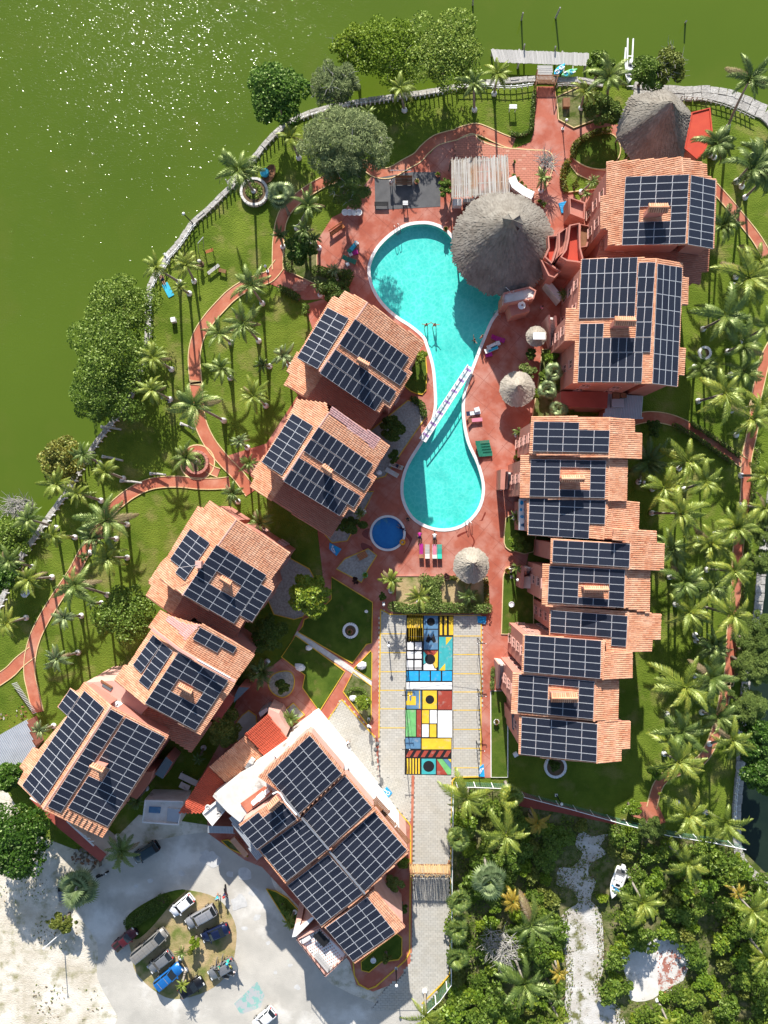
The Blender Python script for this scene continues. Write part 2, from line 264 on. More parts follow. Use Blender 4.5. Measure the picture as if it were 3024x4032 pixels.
# ---------------------------------------------------------------- mesh helpers
class MB:
    def __init__(s): s.v = []; s.f = []; s.m = []; s.mats = []
    def mi(s, m):
        if isinstance(m, str): m = MATS[m]
        if m is None: return 0
        if m not in s.mats: s.mats.append(m)
        return s.mats.index(m)
    def face(s, pts, m=None, k=0):
        b = len(s.v); s.v += [tuple(p) for p in pts]; s.f.append(tuple(range(b, b+len(pts)))); s.m.append(s.mi(m) if m else 0)
    def raw(s, vs, fs, m):
        b = len(s.v); s.v += [tuple(p) for p in vs]; k = s.mi(m)
        for f in fs: s.f.append(tuple(i+b for i in f)); s.m.append(k)
    def box(s, cx, cy, cz, sx, sy, sz, m, rz=0.0, rot=None):
        q = rot or Matrix.Rotation(rz, 3, 'Z'); o = Vector((cx, cy, cz))
        vs = [o + q @ Vector((x*sx/2, y*sy/2, z*sz/2)) for z in (-1, 1) for x, y in ((-1,-1),(1,-1),(1,1),(-1,1))]
        s.raw(vs, [(3,2,1,0),(4,5,6,7),(0,1,5,4),(1,2,6,5),(2,3,7,6),(3,0,4,7)], m)
    def beam(s, a, b, wd, ht, m):
        a = Vector(a); b = Vector(b); d = b-a; L = d.length
        if L < 1e-6: return
        q = d.to_track_quat('X', 'Z').to_matrix(); o = (a+b)/2
        s.box(o.x, o.y, o.z, L, wd, ht, m, rot=q)
    def tube(s, pts, rad, m, n=6, caps=True):
        pts = [Vector(p) for p in pts]; k = len(pts)
        if not isinstance(rad, (list, tuple)): rad = [rad]*k
        vs = []; fs = []
        for i, p in enumerate(pts):
            d = (pts[min(i+1, k-1)]-pts[max(i-1, 0)]).normalized(); q = d.to_track_quat('Z', 'Y')
            for j in range(n):
                a = 2*math.pi*j/n; vs.append(p + q @ Vector((rad[i]*math.cos(a), rad[i]*math.sin(a), 0)))
        for i in range(k-1):
            for j in range(n): fs.append((i*n+j, i*n+(j+1) % n, (i+1)*n+(j+1) % n, (i+1)*n+j))
        if caps: fs.append(tuple(range(n-1, -1, -1))); fs.append(tuple((k-1)*n+j for j in range(n)))
        s.raw(vs, fs, m)
    def lathe(s, cx, cy, prof, m, n=16, cap=True):
        vs = []; fs = []
        for r, z in prof:
            for j in range(n): a = 2*math.pi*j/n; vs.append((cx+r*math.cos(a), cy+r*math.sin(a), z))
        for i in range(len(prof)-1):
            for j in range(n): fs.append((i*n+j, i*n+(j+1) % n, (i+1)*n+(j+1) % n, (i+1)*n+j))
        if cap: fs.append(tuple((len(prof)-1)*n+j for j in range(n))); fs.append(tuple(range(n-1, -1, -1)))
        s.raw(vs, fs, m)
    def ball(s, o, r, m, n=8, k=5, sz=1.0):
        o = Vector(o); s.lathe(o.x, o.y, [(max(r*math.sin(math.pi*i/k), .001), o.z - r*sz*math.cos(math.pi*i/k)) for i in range(k+1)], m, n, True)
    def prism(s, poly, z0, z1, m, mtop=None, bottom=True):
        """poly: CCW list of (x,y); z0/z1 numbers or lists"""
        n = len(poly); z0 = z0 if isinstance(z0, list) else [z0]*n; z1 = z1 if isinstance(z1, list) else [z1]*n
        lo = [(p[0], p[1], z) for p, z in zip(poly, z0)]; hi = [(p[0], p[1], z) for p, z in zip(poly, z1)]
        s.raw(lo+hi, [(i, (i+1) % n, n+(i+1) % n, n+i) for i in range(n)], m)
        tri = tessellate_polygon([[Vector((p[0], p[1], 0)) for p in poly]])
        up = []
        for t in tri:
            a, b, cc = [Vector((*poly[i][:2], 0)) for i in t]
            if (b-a).cross(cc-a).z < 0: t = (t[0], t[2], t[1])
            up.append(t)
        s.raw(hi, up, mtop or m)
        if bottom: s.raw(lo, [(t[0], t[2], t[1]) for t in up], m)
    def mesh(s, name, smooth=False):
        me = bpy.data.meshes.new(name); me.from_pydata(s.v, [], s.f)
        for m in s.mats: me.materials.append(m)
        if len(s.mats) > 1: me.polygons.foreach_set('material_index', s.m)
        if smooth: me.polygons.foreach_set('use_smooth', [True]*len(me.polygons))
        me.update(); return me
    def build(s, name, parent=None, smooth=False, **kw):
        return link(name, s.mesh(name, smooth), parent, **kw)
def link(name, me, parent=None, label=None, cat=None, group=None, kind=None, mw=None, loc=None):
    o = bpy.data.objects.new(name, me); col.objects.link(o)
    if parent is not None:
        o.parent = parent; ofs = root_origin(parent)
        if mw is not None: o.matrix_basis = Matrix.Translation(-ofs) @ mw; WORG[o.name] = None
        elif loc is not None: o.location = Vector(loc)-ofs; WORG[o.name] = None
        else: o.location = -ofs; WORG[o.name] = Vector((0,0,0))
    elif mw is not None: o.matrix_world = mw; WORG[o.name] = None
    elif loc is not None: o.location = loc; WORG[o.name] = None
    else:
        vs = me.vertices
        if len(vs) and me.users <= 1:
            xs = [v.co.x for v in vs]; ys = [v.co.y for v in vs]; zs = [v.co.z for v in vs]
            q = Vector(((min(xs)+max(xs))/2, (min(ys)+max(ys))/2, min(zs))); me.transform(Matrix.Translation(-q)); o.location = q; WORG[o.name] = q
        else: WORG[o.name] = Vector((0,0,0))
    tag(o, label, cat, group, kind); return o
WORG = {}
def root_origin(p):
    v = WORG.get(p.name); return v if v is not None else Vector((0,0,0))
def tag(o, label=None, cat=None, group=None, kind=None):
    if label: o['label'] = label
    if cat: o['category'] = cat
    if group: o['group'] = group
    if kind: o['kind'] = kind
    return o
def thing(name, label, cat, loc=(0,0,0), group=None, rz=0.0):
    o = bpy.data.objects.new(name, None); col.objects.link(o); o.empty_display_size = .3
    o.location = loc; o.rotation_euler = (0, 0, rz); WORG[o.name] = Vector(loc)
    return tag(o, label, cat, group)
def lthing(name, label, cat, loc=(0,0,0), group=None, rz=0.0):
    """thing whose parts are modelled in local coordinates"""
    o = thing(name, label, cat, loc, group, rz); WORG[o.name] = Vector((0,0,0)); return o
def area2(p): return sum(p[i][0]*p[(i+1) % len(p)][1]-p[(i+1) % len(p)][0]*p[i][1] for i in range(len(p)))/2
def ccw(p): return list(p) if area2(p) > 0 else list(reversed(p))
def smooth_closed(p, k=5):
    n = len(p); out = []
    for i in range(n):
        a, b, cc, d = [Vector(p[(i+j-1) % n]) for j in range(4)]
        for t in range(k):
            t /= k; out.append(tuple(.5*((2*b)+(cc-a)*t+(2*a-5*b+4*cc-d)*t*t+(3*b-a-3*cc+d)*t**3)))
    return out
def smooth_open(p, k=5):
    n = len(p); out = []
    for i in range(n-1):
        a, b, cc, d = Vector(p[max(i-1,0)]), Vector(p[i]), Vector(p[i+1]), Vector(p[min(i+2,n-1)])
        for t in range(k):
            t /= k; out.append(tuple(.5*((2*b)+(cc-a)*t+(2*a-5*b+4*cc-d)*t*t+(3*b-a-3*cc+d)*t**3)))
    out.append(tuple(p[-1])); return out
def inset(poly, d):
    """poly CCW (x,y); d number or per-edge list, inwards positive"""
    n = len(poly); d = d if isinstance(d, list) else [d]*n; out = []
    for i in range(n):
        a, b, cc = Vector(poly[i-1][:2]), Vector(poly[i][:2]), Vector(poly[(i+1) % n][:2])
        e1 = (b-a).normalized(); e2 = (cc-b).normalized(); n1 = Vector((-e1.y, e1.x)); n2 = Vector((-e2.y, e2.x))
        p1 = b+n1*d[i-1]; p2 = b+n2*d[i]; cr = e1.x*e2.y-e1.y*e2.x
        if abs(cr) < .05: out.append(tuple((p1+p2)/2)); continue
        t = ((p2-p1).x*e2.y-(p2-p1).y*e2.x)/cr; q = p1+e1*t
        if (q-b).length > 6*max(max(map(abs, d)), .05): q = (p1+p2)/2
        out.append(tuple(q))
    return out
def wpoly(px): return [tuple(W(p)[:2]) for p in px]
ZL = [0.0]
def cdt_fill(loops):
    vs = []; ed = []
    for lp in loops:
        b = len(vs); vs += [Vector((p[0], p[1])) for p in lp]; ed += [(b+i, b+(i+1) % len(lp)) for i in range(len(lp))]
    ov, oe, of = delaunay_2d_cdt(vs, ed, [], 0, 1e-5)[:3]
    fs = []
    for f in of:
        cx = sum(ov[i].x for i in f)/len(f); cy = sum(ov[i].y for i in f)/len(f)
        if not inside((cx, cy), loops[0]) or any(inside((cx, cy), h) for h in loops[1:]): continue
        a, b, cc = [ov[i] for i in f[:3]]; x = (b-a).cross(cc-a)
        if abs(x) < 1e-9: continue
        fs.append(tuple(f) if x > 0 else tuple(reversed(f)))
    return [(v.x, v.y) for v in ov], fs
def sheet(name, px, z, m, holes=(), kind='structure', parent=None, world=False, bevel=0.0, **kw):
    loops = [ccw(px if world else wpoly(px))] + [ccw(h) for h in holes]
    flat, fs = cdt_fill(loops)
    mb = MB(); mb.raw([(p[0], p[1], z) for p in flat], fs, m)
    for lp in loops[:1]:                # skirt gives the slab an edge
        k = len(lp); mb.raw([(p[0], p[1], z-.3) for p in lp]+[(p[0], p[1], z) for p in lp], [(i, (i+1) % k, k+(i+1) % k, k+i) for i in range(k)], m)
    return mb.build(name, parent, kind=kind, **kw)
def offset_line(p, d, closed=False):
    n = len(p); out = []
    for i in range(n):
        a = Vector(p[i-1] if (i or closed) else p[0]); b = Vector(p[(i+1) % n] if (i < n-1 or closed) else p[-1])
        t = (b-a).normalized(); out.append((p[i][0]-t.y*d, p[i][1]+t.x*d))
    return out
def strip(mb, pts, wd, z0, z1, m, closed=False):
    """box-section band along a polyline of world (x,y)"""
    L = offset_line(pts, wd/2, closed); Rr = offset_line(pts, -wd/2, closed); n = len(pts); vs = []; fs = []
    for a, b in zip(L, Rr): vs += [(*a, z0), (*a, z1), (*b, z1), (*b, z0)]
    for i in range(n if closed else n-1):
        j = (i+1) % n
        for k in range(3): fs.append((i*4+k, i*4+k+1, j*4+k+1, j*4+k)[::-1] if False else (i*4+k, j*4+k, j*4+k+1, i*4+k+1))
    if not closed: fs += [(0,1,2,3), ((n-1)*4+3, (n-1)*4+2, (n-1)*4+1, (n-1)*4)]
    mb.raw(vs, fs, m)
def ribbon(name, px, wd, z, m, kerb=None, kw=.11, kh=.06, k=6):
    pts = smooth_open(wpoly(px), k); L = offset_line(pts, wd/2); Rr = offset_line(pts, -wd/2); n = len(pts)
    mb = MB(); vs = []
    for a, b in zip(L, Rr): vs += [(*a, z), (*b, z)]
    mb.raw(vs, [(2*i+1, 2*i+3, 2*i+2, 2*i) for i in range(n-1)], m)
    o = mb.build(name, kind='structure')
    if kerb:
        for ln in (L, Rr):
            q = MB(); strip(q, ln, kw, z-.2, z+kh, kerb); q.build('kerb', o)
    return o
def kerb_on(o, loop, m, wd=.16, z0=-.2, z1=.1, closed=True):
    q = MB(); strip(q, loop, wd, z0, z1, m, closed); return q.build('kerb', o)
def resample(pts, step, closed=False):
    out = []; acc = 0; P = [Vector(p) for p in pts] + ([Vector(pts[0])] if closed else [])
    for a, b in zip(P, P[1:]):
        L = (b-a).length
        while acc <= L and L > 0:
            out.append((a+(b-a)*acc/L, (b-a).normalized())); acc += step
        acc -= L
    return out
def inside(p, poly):
    x, y = p[0], p[1]; r = False; n = len(poly)
    for i in range(n):
        x1, y1 = poly[i][:2]; x2, y2 = poly[i-1][:2]
        if (y1 > y) != (y2 > y) and x < (x2-x1)*(y-y1)/(y2-y1)+x1: r = not r
    return r
# ================================================================ THE SETTING
lagoon = sheet('lagoon', [(-30000,-30000),(33000,-30000),(33000,34000),(-30000,34000)], -1.25, 'lagoon_water')
bed = sheet('lagoon_bed', [(-30000,-30000),(33000,-30000),(33000,34000),(-30000,34000)], -3.5, 'soil')
# small glossy facets added on the open lagoon, tilted sunward to make it glint
rw = random.Random(21); mb = MB()
while len(mb.f) < 22000:
    x, y = rw.uniform(-900, 1250), rw.uniform(-700, 1500)
    if rw.random() > math.exp(-((x-480)/430)**2-((y-60)/480)**2): continue
    p = W((x, y)); p.z = -1.25+rw.uniform(.01,.05); ti = math.radians(abs(rw.gauss(14, 6.5))); az = math.pi/2+rw.gauss(-.35, .55)
    nn = Vector((math.cos(az)*math.sin(ti), math.sin(az)*math.sin(ti), math.cos(ti))); u = nn.cross(Vector((math.sin(az), -math.cos(az), .01))).normalized(); v = nn.cross(u)
    a, b = rw.uniform(.012,.04), rw.uniform(.04,.15); mb.face([p-u*a, p-v*b, p+u*a, p+v*b], 'glint_facet')
mb.build('lagoon_glint_facets', kind='stuff')
SHORE = (c('L',-60,900,0,800,60,650,130,500,230,360,330,210,440,60) + c('G',500,1450,600,1280,680,1170,760,1070,830,980,905,830,945,690,965,560,968,430,965,330,985,200,1040,110,1090,40)
         + c('C',250,530,330,440,420,310,520,220,640,100,720,20) + c('A',160,1215,330,1040,400,950,500,850,650,760,830,705,960,680,1150,650,1300,630,1500,600,1659,570)
         + c('B',150,445,400,425,440,425,540,430,640,430,800,460,940,480,1180,505,1300,500,1450,520,1590,580,1659,620,1800,800))
RSHORE = c('F',1800,600,1690,900,1650,1180,1635,1330,1612,1450,1600,1640,1590,1760,1597,1850,1640,1900,1680,1930,1900,2050)
LAND = SHORE + RSHORE + c('F',3200,2080,3200,9000,-1500,9000,-1500,1500)
pool_px = smooth_closed(c('D',600,470,500,485,400,545,320,625,275,710,264,790,290,890,350,985,440,1068,535,1130,615,1200) +
    c('F',925,745,938,790,943,840,943,885,930,930,908,965,884,1005,872,1045,876,1085,900,1122,948,1141,996,1133,1030,1100,1041,1055,1030,1005,1008,955,998,900,1000,850,1016,800,1035,750) +
    c('D',1040,1110,1095,1025,1112,935,1030,880,930,800,850,690,800,575,740,510,670,478), 4)
POOL = ccw(wpoly(pool_px))
kc = W(c('J',300,472)); KR = 147*.42194*PXM
KID = [(kc.x+KR*math.cos(2*math.pi*i/40), kc.y+KR*math.sin(2*math.pi*i/40)) for i in range(40)]
POOLX = ccw(inset(POOL, -.42)); KIDX = ccw(inset(KID, -.3))
lawn = sheet('lawn', LAND, 0.0, 'grass', holes=[POOLX, KIDX])
lot = sheet('overgrown_ground', c('R',205,160,470,175,500,195,960,318,1180,370,1520,440,1640,560,1800,700,1800,1400,-100,1400,-20,1230,60,1200,200,1050), .012, 'undergrowth_soil')
sandy = sheet('sandy_ground', c('F',-300,1690,10,1700,70,1800,200,1850,260,1800,300,1760,500,1790,620,1880,760,1960,960,2100,890,2200,890,2400,-300,2400), .012, 'sand')
yard = sheet('concrete_yard', smooth_closed(c('Q',400,440,450,300,560,215,720,130,900,70,1180,40,1300,140,1450,230,1490,330,1600,520,1659,640,1800,860,2150,1000,2285,1010,2285,1250,720,1250,640,1040,530,830,530,640), 3), .024, 'yard_concrete')
island = sheet('parking_island', smooth_closed(c('Q',1000,350,900,380,720,480,685,560,715,690,740,800,850,905,960,945,1130,900,1245,800,1285,650,1275,520,1180,395), 4), .036, 'sand_brown')
ig = sheet('grass_patch', smooth_closed(c('Q',1010,350,880,375,705,480,690,570,740,620,820,560,930,430), 4), .044, 'grass_fine')
clear = sheet('sand_track', smooth_closed(c('R',800,372,850,400,925,390,890,440,915,480,850,520,835,570,870,610,845,690,895,760,905,1000,875,1100,980,1190,990,1330,740,1330,735,1000,705,800,735,740,790,700,750,640,690,620,700,545,760,540,810,480,775,440), 3), .024, 'sand_path')
pad = sheet('ruined_pad', smooth_closed(c('R',985,925,1120,880,1230,840,1290,930,1300,1000,1200,1080,1130,1145,1030,1150,1010,1050), 3), .024, 'white_stained')
padr = sheet('red_floor_remains', c('R',1180,960,1230,930,1290,1010,1270,1060,1160,1120,1150,1050), .034, 'ruin')
sheet('canal', c('F',1560,1640,1900,1600,1900,2060,1640,2060,1560,1900) , -1.235, 'canal_shade'); sheet('canal', c('F',1600,1100,1900,1100,1900,1590,1570,1600), -1.235, 'canal_shade')  # dark sheets over the lagoon, painting the canal trees' shade
# ---- red concrete deck round the pools
DECK = (c('B',425,462,522,462,535,635,620,692,740,652,870,668,875,760,800,860,795,970,700,1010,640,1084) + c('E',410,330,600,240,620,600,480,800,440,1040,300,1240,220,1500,200,1790) +
        c('K',280,60,260,160,250,420,330,520,240,1000,170,1430,160,1600) + c('M',1560,1000,1555,1300,1325,1300) + c('O',1400,460,1390,900,1385,1570,1290,1690,1160,1740,1060,1700,1020,1560,500,1000,400,960,180,800,170,640,5,700,300,180) +
        c('M',60,800,330,580,560,100) + c('I',700,1950,100,1500,-20,1400,300,1300,560,900,700,500,600,200) + c('C',1300,790,1160,800,1000,720,850,660,950,600,1000,520,1030,420,1250,400,1340,260,1420,220) +
        c('D',110,360,300,120,500,130,650,0) + c('A',1480,1010,1520,960,1659,900) + c('B',60,712,150,755,300,795,390,760,410,700,415,600))
deck = sheet('pool_deck', DECK, .05, 'deck_red', holes=[POOLX, KIDX])
dj = MB(); dx0, dx1, dy0, dy1 = -28, 33, -60, 60; DW = wpoly(DECK); rj = random.Random(2)
mat('joint', (.27,.08,.055), .95, c2=(.36,.12,.085), scale=.6)
def joint(a, b, wd=.05):
    d = (b-a); L = d.length; n = max(1, int(L/.5))
    for i in range(n):
        p, q_ = a+d*i/n, a+d*(i+1)/n; m = (p+q_)/2
        if rj.random() < .12 or not inside(m, DW) or inside(m, POOLX) or inside(m, KIDX): continue
        s = Vector((-d.y, d.x))/L*wd/2; dj.face([(*(p+s), .056), (*(p-s), .056), (*(q_-s), .056), (*(q_+s), .056)], 'joint')
for k in range(36):
    t_ = -40+k*2.6; u_ = Vector((.77,-.64)); v_ = Vector((.64,.77))
    joint(u_*t_+v_*-50, u_*t_+v_*50); joint(v_*t_+u_*-50, v_*t_+u_*50)
dj.build('deck_joints', kind='structure')
# ---- winding garden paths with cream kerbs
PM = PXM
ribbon('garden_path', c('C',1000,560,935,640,860,672,760,715,680,770,620,830,540,920,475,1020,447,1110,440,1200,450,1330) + c('G',1280,850,1290,960,1310,1100,1370,1230,1460,1345,1560,1450,1640,1560), 78*.60277*PM, .062, 'path_red', 'kerb_cream')
ribbon('garden_path', c('G',1500,1490,1420,1500,1300,1500,1180,1488,1060,1490,960,1510,860,1560,780,1620,700,1700) + c('L',660,290,560,440,480,590,380,740,300,870,235,1000,200,1130,195,1250,215,1350,250,1500), 72*.60277*PM, .066, 'path_red', 'kerb_cream')
ribbon('garden_path', c('L',215,1105,130,1170,60,1240,-60,1320), 75*.60277*PM, .058, 'path_red', 'kerb_cream')
ribbon('garden_path', c('C',985,600,985,500,990,400,1010,280,1060,190,1180,90,1300,20) + c('A',850,1165,980,1095,1060,1085,1130,1125,1220,1130,1320,1075,1400,1030,1450,975,1530,915,1659,880), 70*.60277*PM, .07, 'path_red', 'kerb_cream')
ribbon('garden_path', c('B',0,715,90,690,150,705,220,738,300,770), 60*.73779*PM, .066, 'path_red', 'kerb_cream')
ribbon('garden_path', c('B',590,860,640,890,700,925,800,945), 62*.73779*PM, .062, 'path_red', 'kerb_cream')
ribbon('garden_path', c('E',1310,300,1400,400,1490,510,1590,640,1680,800), 62*.61724*PM, .06, 'path_red', 'kerb_cream')
ribbon('garden_path', c('E',1690,1300,1640,1400,1600,1560,1570,1700) + c('K',1590,-20,1565,150,1530,320,1530,450,1518,600,1492,760,1478,900,1470,1100,1448,1300,1430,1600) + c('S',1425,250,1405,400,1350,590,1270,710,1130,765,1050,830,1010,960), 58*.67752*PM, .062, 'path_red', 'kerb_cream')
ribbon('garden_path', c('K',850,85,960,62,1080,75,1200,125,1350,215,1520,330), 62*.67752*PM, .056, 'path_red', 'kerb_cream')
sheet('garden_path', c('S',950,930,1040,930,1090,1040,1060,1055,895,1005), .068, 'path_red')
sheet('garden_path', c('R',470,170,500,180,620,230,960,322,960,345,700,290,540,265,480,250), .062, 'roof_flat_red')
# loop path round the planter by the west lawn
lc = W(c('G',1290,1360)); lp = [(lc.x+1.85*math.cos(a*math.pi/14), lc.y+1.85*math.sin(a*math.pi/14)) for a in range(28)]
q = MB(); L1_ = [(lc.x+2.35*math.cos(a*math.pi/14), lc.y+2.35*math.sin(a*math.pi/14)) for a in range(28)]; q.face([(*p, .07) for p in L1_], 'path_red'); lo = q.build('ring_path', kind='structure'); kerb_on(lo, L1_, 'kerb_cream')
ribbon('garden_path', c('G',1340,1380,1380,1410,1430,1430), 1.2, .071, 'path_red', 'kerb_cream')
# ---- beds and lawns standing in the deck, each with its kerb
def bed_(name, px, m, km='kerb_cream', sm=0, z=.075, wd=.12):
    if sm: px = smooth_closed(px, sm)
    ZL[0] += .003; z += ZL[0]
    o = sheet(name, px, z, m); kerb_on(o, ccw(wpoly(px)), km, wd, -.1, z+.08); return o
bed_('lawn_bed', c('M',612,108,855,258,850,500,818,508,735,620,415,435,440,400,450,360,520,330,610,240), 'grass_fine', 'kerb_yellow')
bed_('lawn_bed', c('M',400,455,690,668,540,905,440,765,455,690,315,582), 'grass_fine', 'kerb_yellow')
sheet('stone_walk', c('M',408,428,850,720,850,758,392,455), .094, 'stone_white')
bed_('lawn_bed', c('M',845,545,852,560,850,720,745,650), 'grass_fine', 'kerb_yellow')
bed_('planting_bed', c('M',740,672,848,755,848,950,830,990,680,788), 'undergrowth_soil', 'kerb_yellow')
bed_('gravel_bed', c('M',315,668,370,672,392,720,375,790,320,822,262,795,236,740,262,690), 'gravel_white', 'kerb_yellow', 4)
bed_('gravel_bed', c('M',385,855,452,925,370,985,290,940), 'gravel_white', 'kerb_yellow')
bed_('gravel_bed', c('M',270,330,390,360,440,345,560,210,480,60,300,-40,180,120), 'gravel_white', 'kerb_yellow')
bed_('gravel_bed', c('M',640,60,690,0,830,-60,880,-20,830,60,790,140), 'gravel_white', 'kerb_yellow')
bed_('gravel_bed', c('M',80,930,120,900,165,930,170,1010,60,1080,-40,1090), 'yard_concrete', 'kerb_yellow')
bed_('planting_bed', c('I',1420,960,1540,985,1555,1100,1240,1560,1170,1580,1110,1550,1000,1300), 'gravel_white', 'kerb_yellow')
bed_('planting_bed', c('I',1330,700,1480,600,1560,610,1562,880,1490,905,1400,850), 'grass_fine', 'kerb_yellow', 2)
bed_('planting_bed', c('I',1150,1680,1100,1780,940,2070,820,2085,700,1950,900,1700), 'gravel_white', 'kerb_yellow')
bed_('sand_bed', c('J',375,870,1235,870,1245,1140,375,1150), 'sand_brown', 'deck_red')
bed_('planting_bed', c('J',1430,310,1395,380,1385,560,1420,620,1480,640,1659,645,1659,300), 'grass_fine', 'kerb_cream', 2)
bed_('planting_bed', c('J',1460,775,1400,800,1375,880,1360,1410,1659,1422,1659,790), 'grass_fine', 'kerb_cream')
sheet('white_walk', c('J',1395,800,1445,790,1440,1420,1360,1420), .098, 'white_stained')
bed_('grass_bed', c('S',115,310,210,310,210,790,117,790), 'grass_fine', 'white_paint')
sheet('white_walk', c('S',170,310,203,310,203,792,117,792,117,760,140,755,140,700,168,695,168,672,118,670,118,622,165,620), .10, 'white_plain')
bed_('lawn_bed', c('B',640,780,700,735,800,712,850,740,870,800,850,860,790,905,690,893,610,838), 'grass_fine', 'kerb_cream', 3)
bed_('lawn_bed', c('B',590,870,640,935,700,960,760,975,740,1010,590,1028,555,1000,560,930), 'grass', 'kerb_cream')
bed_('planting_bed', c('B',530,520,640,470,700,480,850,560,860,640,740,640,620,685,540,640), 'undergrowth_soil', 'kerb_cream')
bed_('planting_bed', c('C',1025,420,1240,400,1240,590,1470,640,1440,720,1310,800,1240,700,1030,600), 'undergrowth_soil', 'kerb_cream')
sheet('sand_pad', c('C',1030,430,1230,420,1230,600,1110,610,1040,560), .09, 'gravel_white')
bed_('planting_bed', c('E',215,1340,370,1330,380,1560,330,1700,340,1790,150,1790,200,1500), 'undergrowth_soil', 'kerb_cream')
bed_('planting_bed', c('g',335,668,420,690,520,750,690,935,590,1000,555,1020), 'grass_fine', 'kerb_yellow')
bed_('planting_bed', c('g',1170,1310,1310,1190,1480,1060,1530,1100,1528,1250,1500,1290,1350,1310,1240,1400,1175,1385), 'grass_fine', 'kerb_yellow')
sheet('gravel_patch', c('g',1178,1300,1320,1220,1350,1290,1240,1395,1180,1378), .09, 'gravel_white')
bed_('planting_bed', c('g',0,235,60,280,165,375,175,385,10,310,-60,240), 'undergrowth_soil', 'kerb_yellow')
sheet('sports_floor', c('D',290,170,535,130,720,130,720,355,545,365,295,378), .074, 'black_floor')
# yellow kerb line along the lodge pavement
q = MB(); strip(q, wpoly(c('f',850,-10,1000,170,1260,480,1450,720,1590,870,1607,900,1606,1230) + c('g',1600,960,1598,1230,1560,1300,1300,1530,1230,1555,1150,1510,1110,1430,1100,1310)), .17, -.1, .14, 'kerb_yellow'); q.build('kerb', kind='structure')
# ---- grey block paving: every block its own geometry, joined
def pavers(name, px, z, m, gap, lx, ly, rot=0.0, parts=0, pname='paver', kerb=None, holes=()):
    base = sheet(name, px, z, gap); P = ccw(wpoly(px)); cs, sn = math.cos(rot), math.sin(rot)
    U = [(x*cs+y*sn, -x*sn+y*cs) for x, y in P]; x0 = min(u[0] for u in U); x1 = max(u[0] for u in U); y0 = min(u[1] for u in U); y1 = max(u[1] for u in U)
    mb = MB(); cells = []; j = 0; y = y0
    while y < y1:
        x = x0 - (lx/2 if j % 2 else 0)
        while x < x1:
            u, v = x+lx/2, y+ly/2; X, Y = u*cs-v*sn, u*sn+v*cs
            if inside((X, Y), P): cells.append((X, Y))
            x += lx
        y += ly; j += 1
    R.shuffle(cells)
    if parts:
        k = MB(); k.box(0, 0, .02, lx-.03, ly-.03, .04, m); meshes = [k.mesh(pname)]
        for X, Y in cells[:parts]:
            link(pname, meshes[0], base, mw=Matrix.Translation((X, Y, z+R.uniform(-.006, .008))) @ Matrix.Rotation(rot, 4, 'Z'))
    for X, Y in cells[parts:]: mb.box(X, Y, z+.02+R.uniform(-.008, .008), lx-.03, ly-.02, .04, m, rz=rot+R.uniform(-.01, .01))
    if mb.v: mb.build('paving_blocks', base, kind='stuff')
    return base
PARK = c('M',903,300,960,330,1500,337,1497,1292,1335,1300) + c('O',1625,470,1612,1000,1610,1640,1560,1705,1440,1850,1150,1850,1230,1720,1330,1650,1384,1560,1400,900,1400,455) + c('M',1088,1290,890,1290,893,1060)
pav = pavers('parking_paving', PARK, .06, 'paver_grey', 'paver_grey_gap', .62, .33)
kerb_on(pav, wpoly(c('M',903,300,960,330,1500,337,1497,1292)), 'kerb_yellow', .15, -.1, .15, False)
kerb_on(pav, wpoly(c('M',903,300,893,1060)), 'kerb_yellow', .15, -.1, .15, False)
kerb_on(pav, wpoly(c('M',1497,1292,1345,1296,1328,1320) + c('O',1622,1000,1618,1630,1560,1700,1450,1810)), 'kerb_yellow', .16, -.1, .15, False)
pav2 = pavers('entrance_paving', c('M',672,835,580,972) + c('f',1000,170,1260,480,1450,720,1600,880) + c('M',1088,1500,1088,1292,890,1292,870,1055), .06, 'paver_grey', 'paver_grey_gap', .6, .3, rot=math.radians(24))
kerb_on(pav2, wpoly(c('M',870,1060,672,835,578,972)), 'kerb_yellow', .16, -.1, .15, False)
sheet('red_band', c('O',1388,455,1405,455,1392,1000,1390,1510,1378,1510), .116, 'path_red')
pat = pavers('paver_patio', smooth_closed(c('B',0,750,70,720,130,755,230,785,400,800,480,810,512,850,505,930,470,1010,400,1060,280,1030,200,850,0,850), 3), .078, 'paver_pink', 'paver_gap', .56, .30, parts=300)
q = MB(); strip(q, smooth_open(wpoly(c('B',0,748,80,715,130,755,230,787,400,802,480,808,514,850,500,930,465,1020)), 5), .14, -.1, .14, 'kerb_cream'); q.build('kerb', pat)
pavers('deck_paving', c('I',500,60,560,0,640,0,640,40,560,110), .07, 'paver_pink', 'paver_gap', .5, .3)
# mural painted on the parking floor + bay lines
MUR = pav
def paint(m, *v, z=.118, code='M'):
    P = wpoly(c(code, *v)); mb = PB; k = ccw(P)
    tri = tessellate_polygon([[Vector((x, y, 0)) for x, y in k]])
    fs = []
    for t in tri:
        a, b, cc = [Vector((*k[i], 0)) for i in t]
        fs.append(t if (b-a).cross(cc-a).z > 0 else (t[0], t[2], t[1]))
    mb.raw([(x, y, z) for x, y in k], fs, m)
def disc(m, x, y, r, z, code='M'):
    paint(m, *[w_ for i in range(24) for w_ in (x+r*math.cos(i*math.pi/12), y+r*math.sin(i*math.pi/12))], z=z, code=code)
PB = MB()
paint('black', 1056,335,1336,338,1322,1285,1045,1280, z=.112)
def rc(m, x0, y0, x1, y1, z=.118): paint(m, x0, y0, x1, y0, x1, y1, x0, y1, z=z)
for i in range(7): rc('paint_yellow', 1060+i*13.5, 334, 1071+i*13.5, 488)
rc('paint_yellow', 1060, 334, 1154, 350); rc('paint_yellow', 1060, 410, 1154, 488)
rc('paint_slate', 1160, 338, 1243, 415); disc('black', 1201, 374, 24, .124)
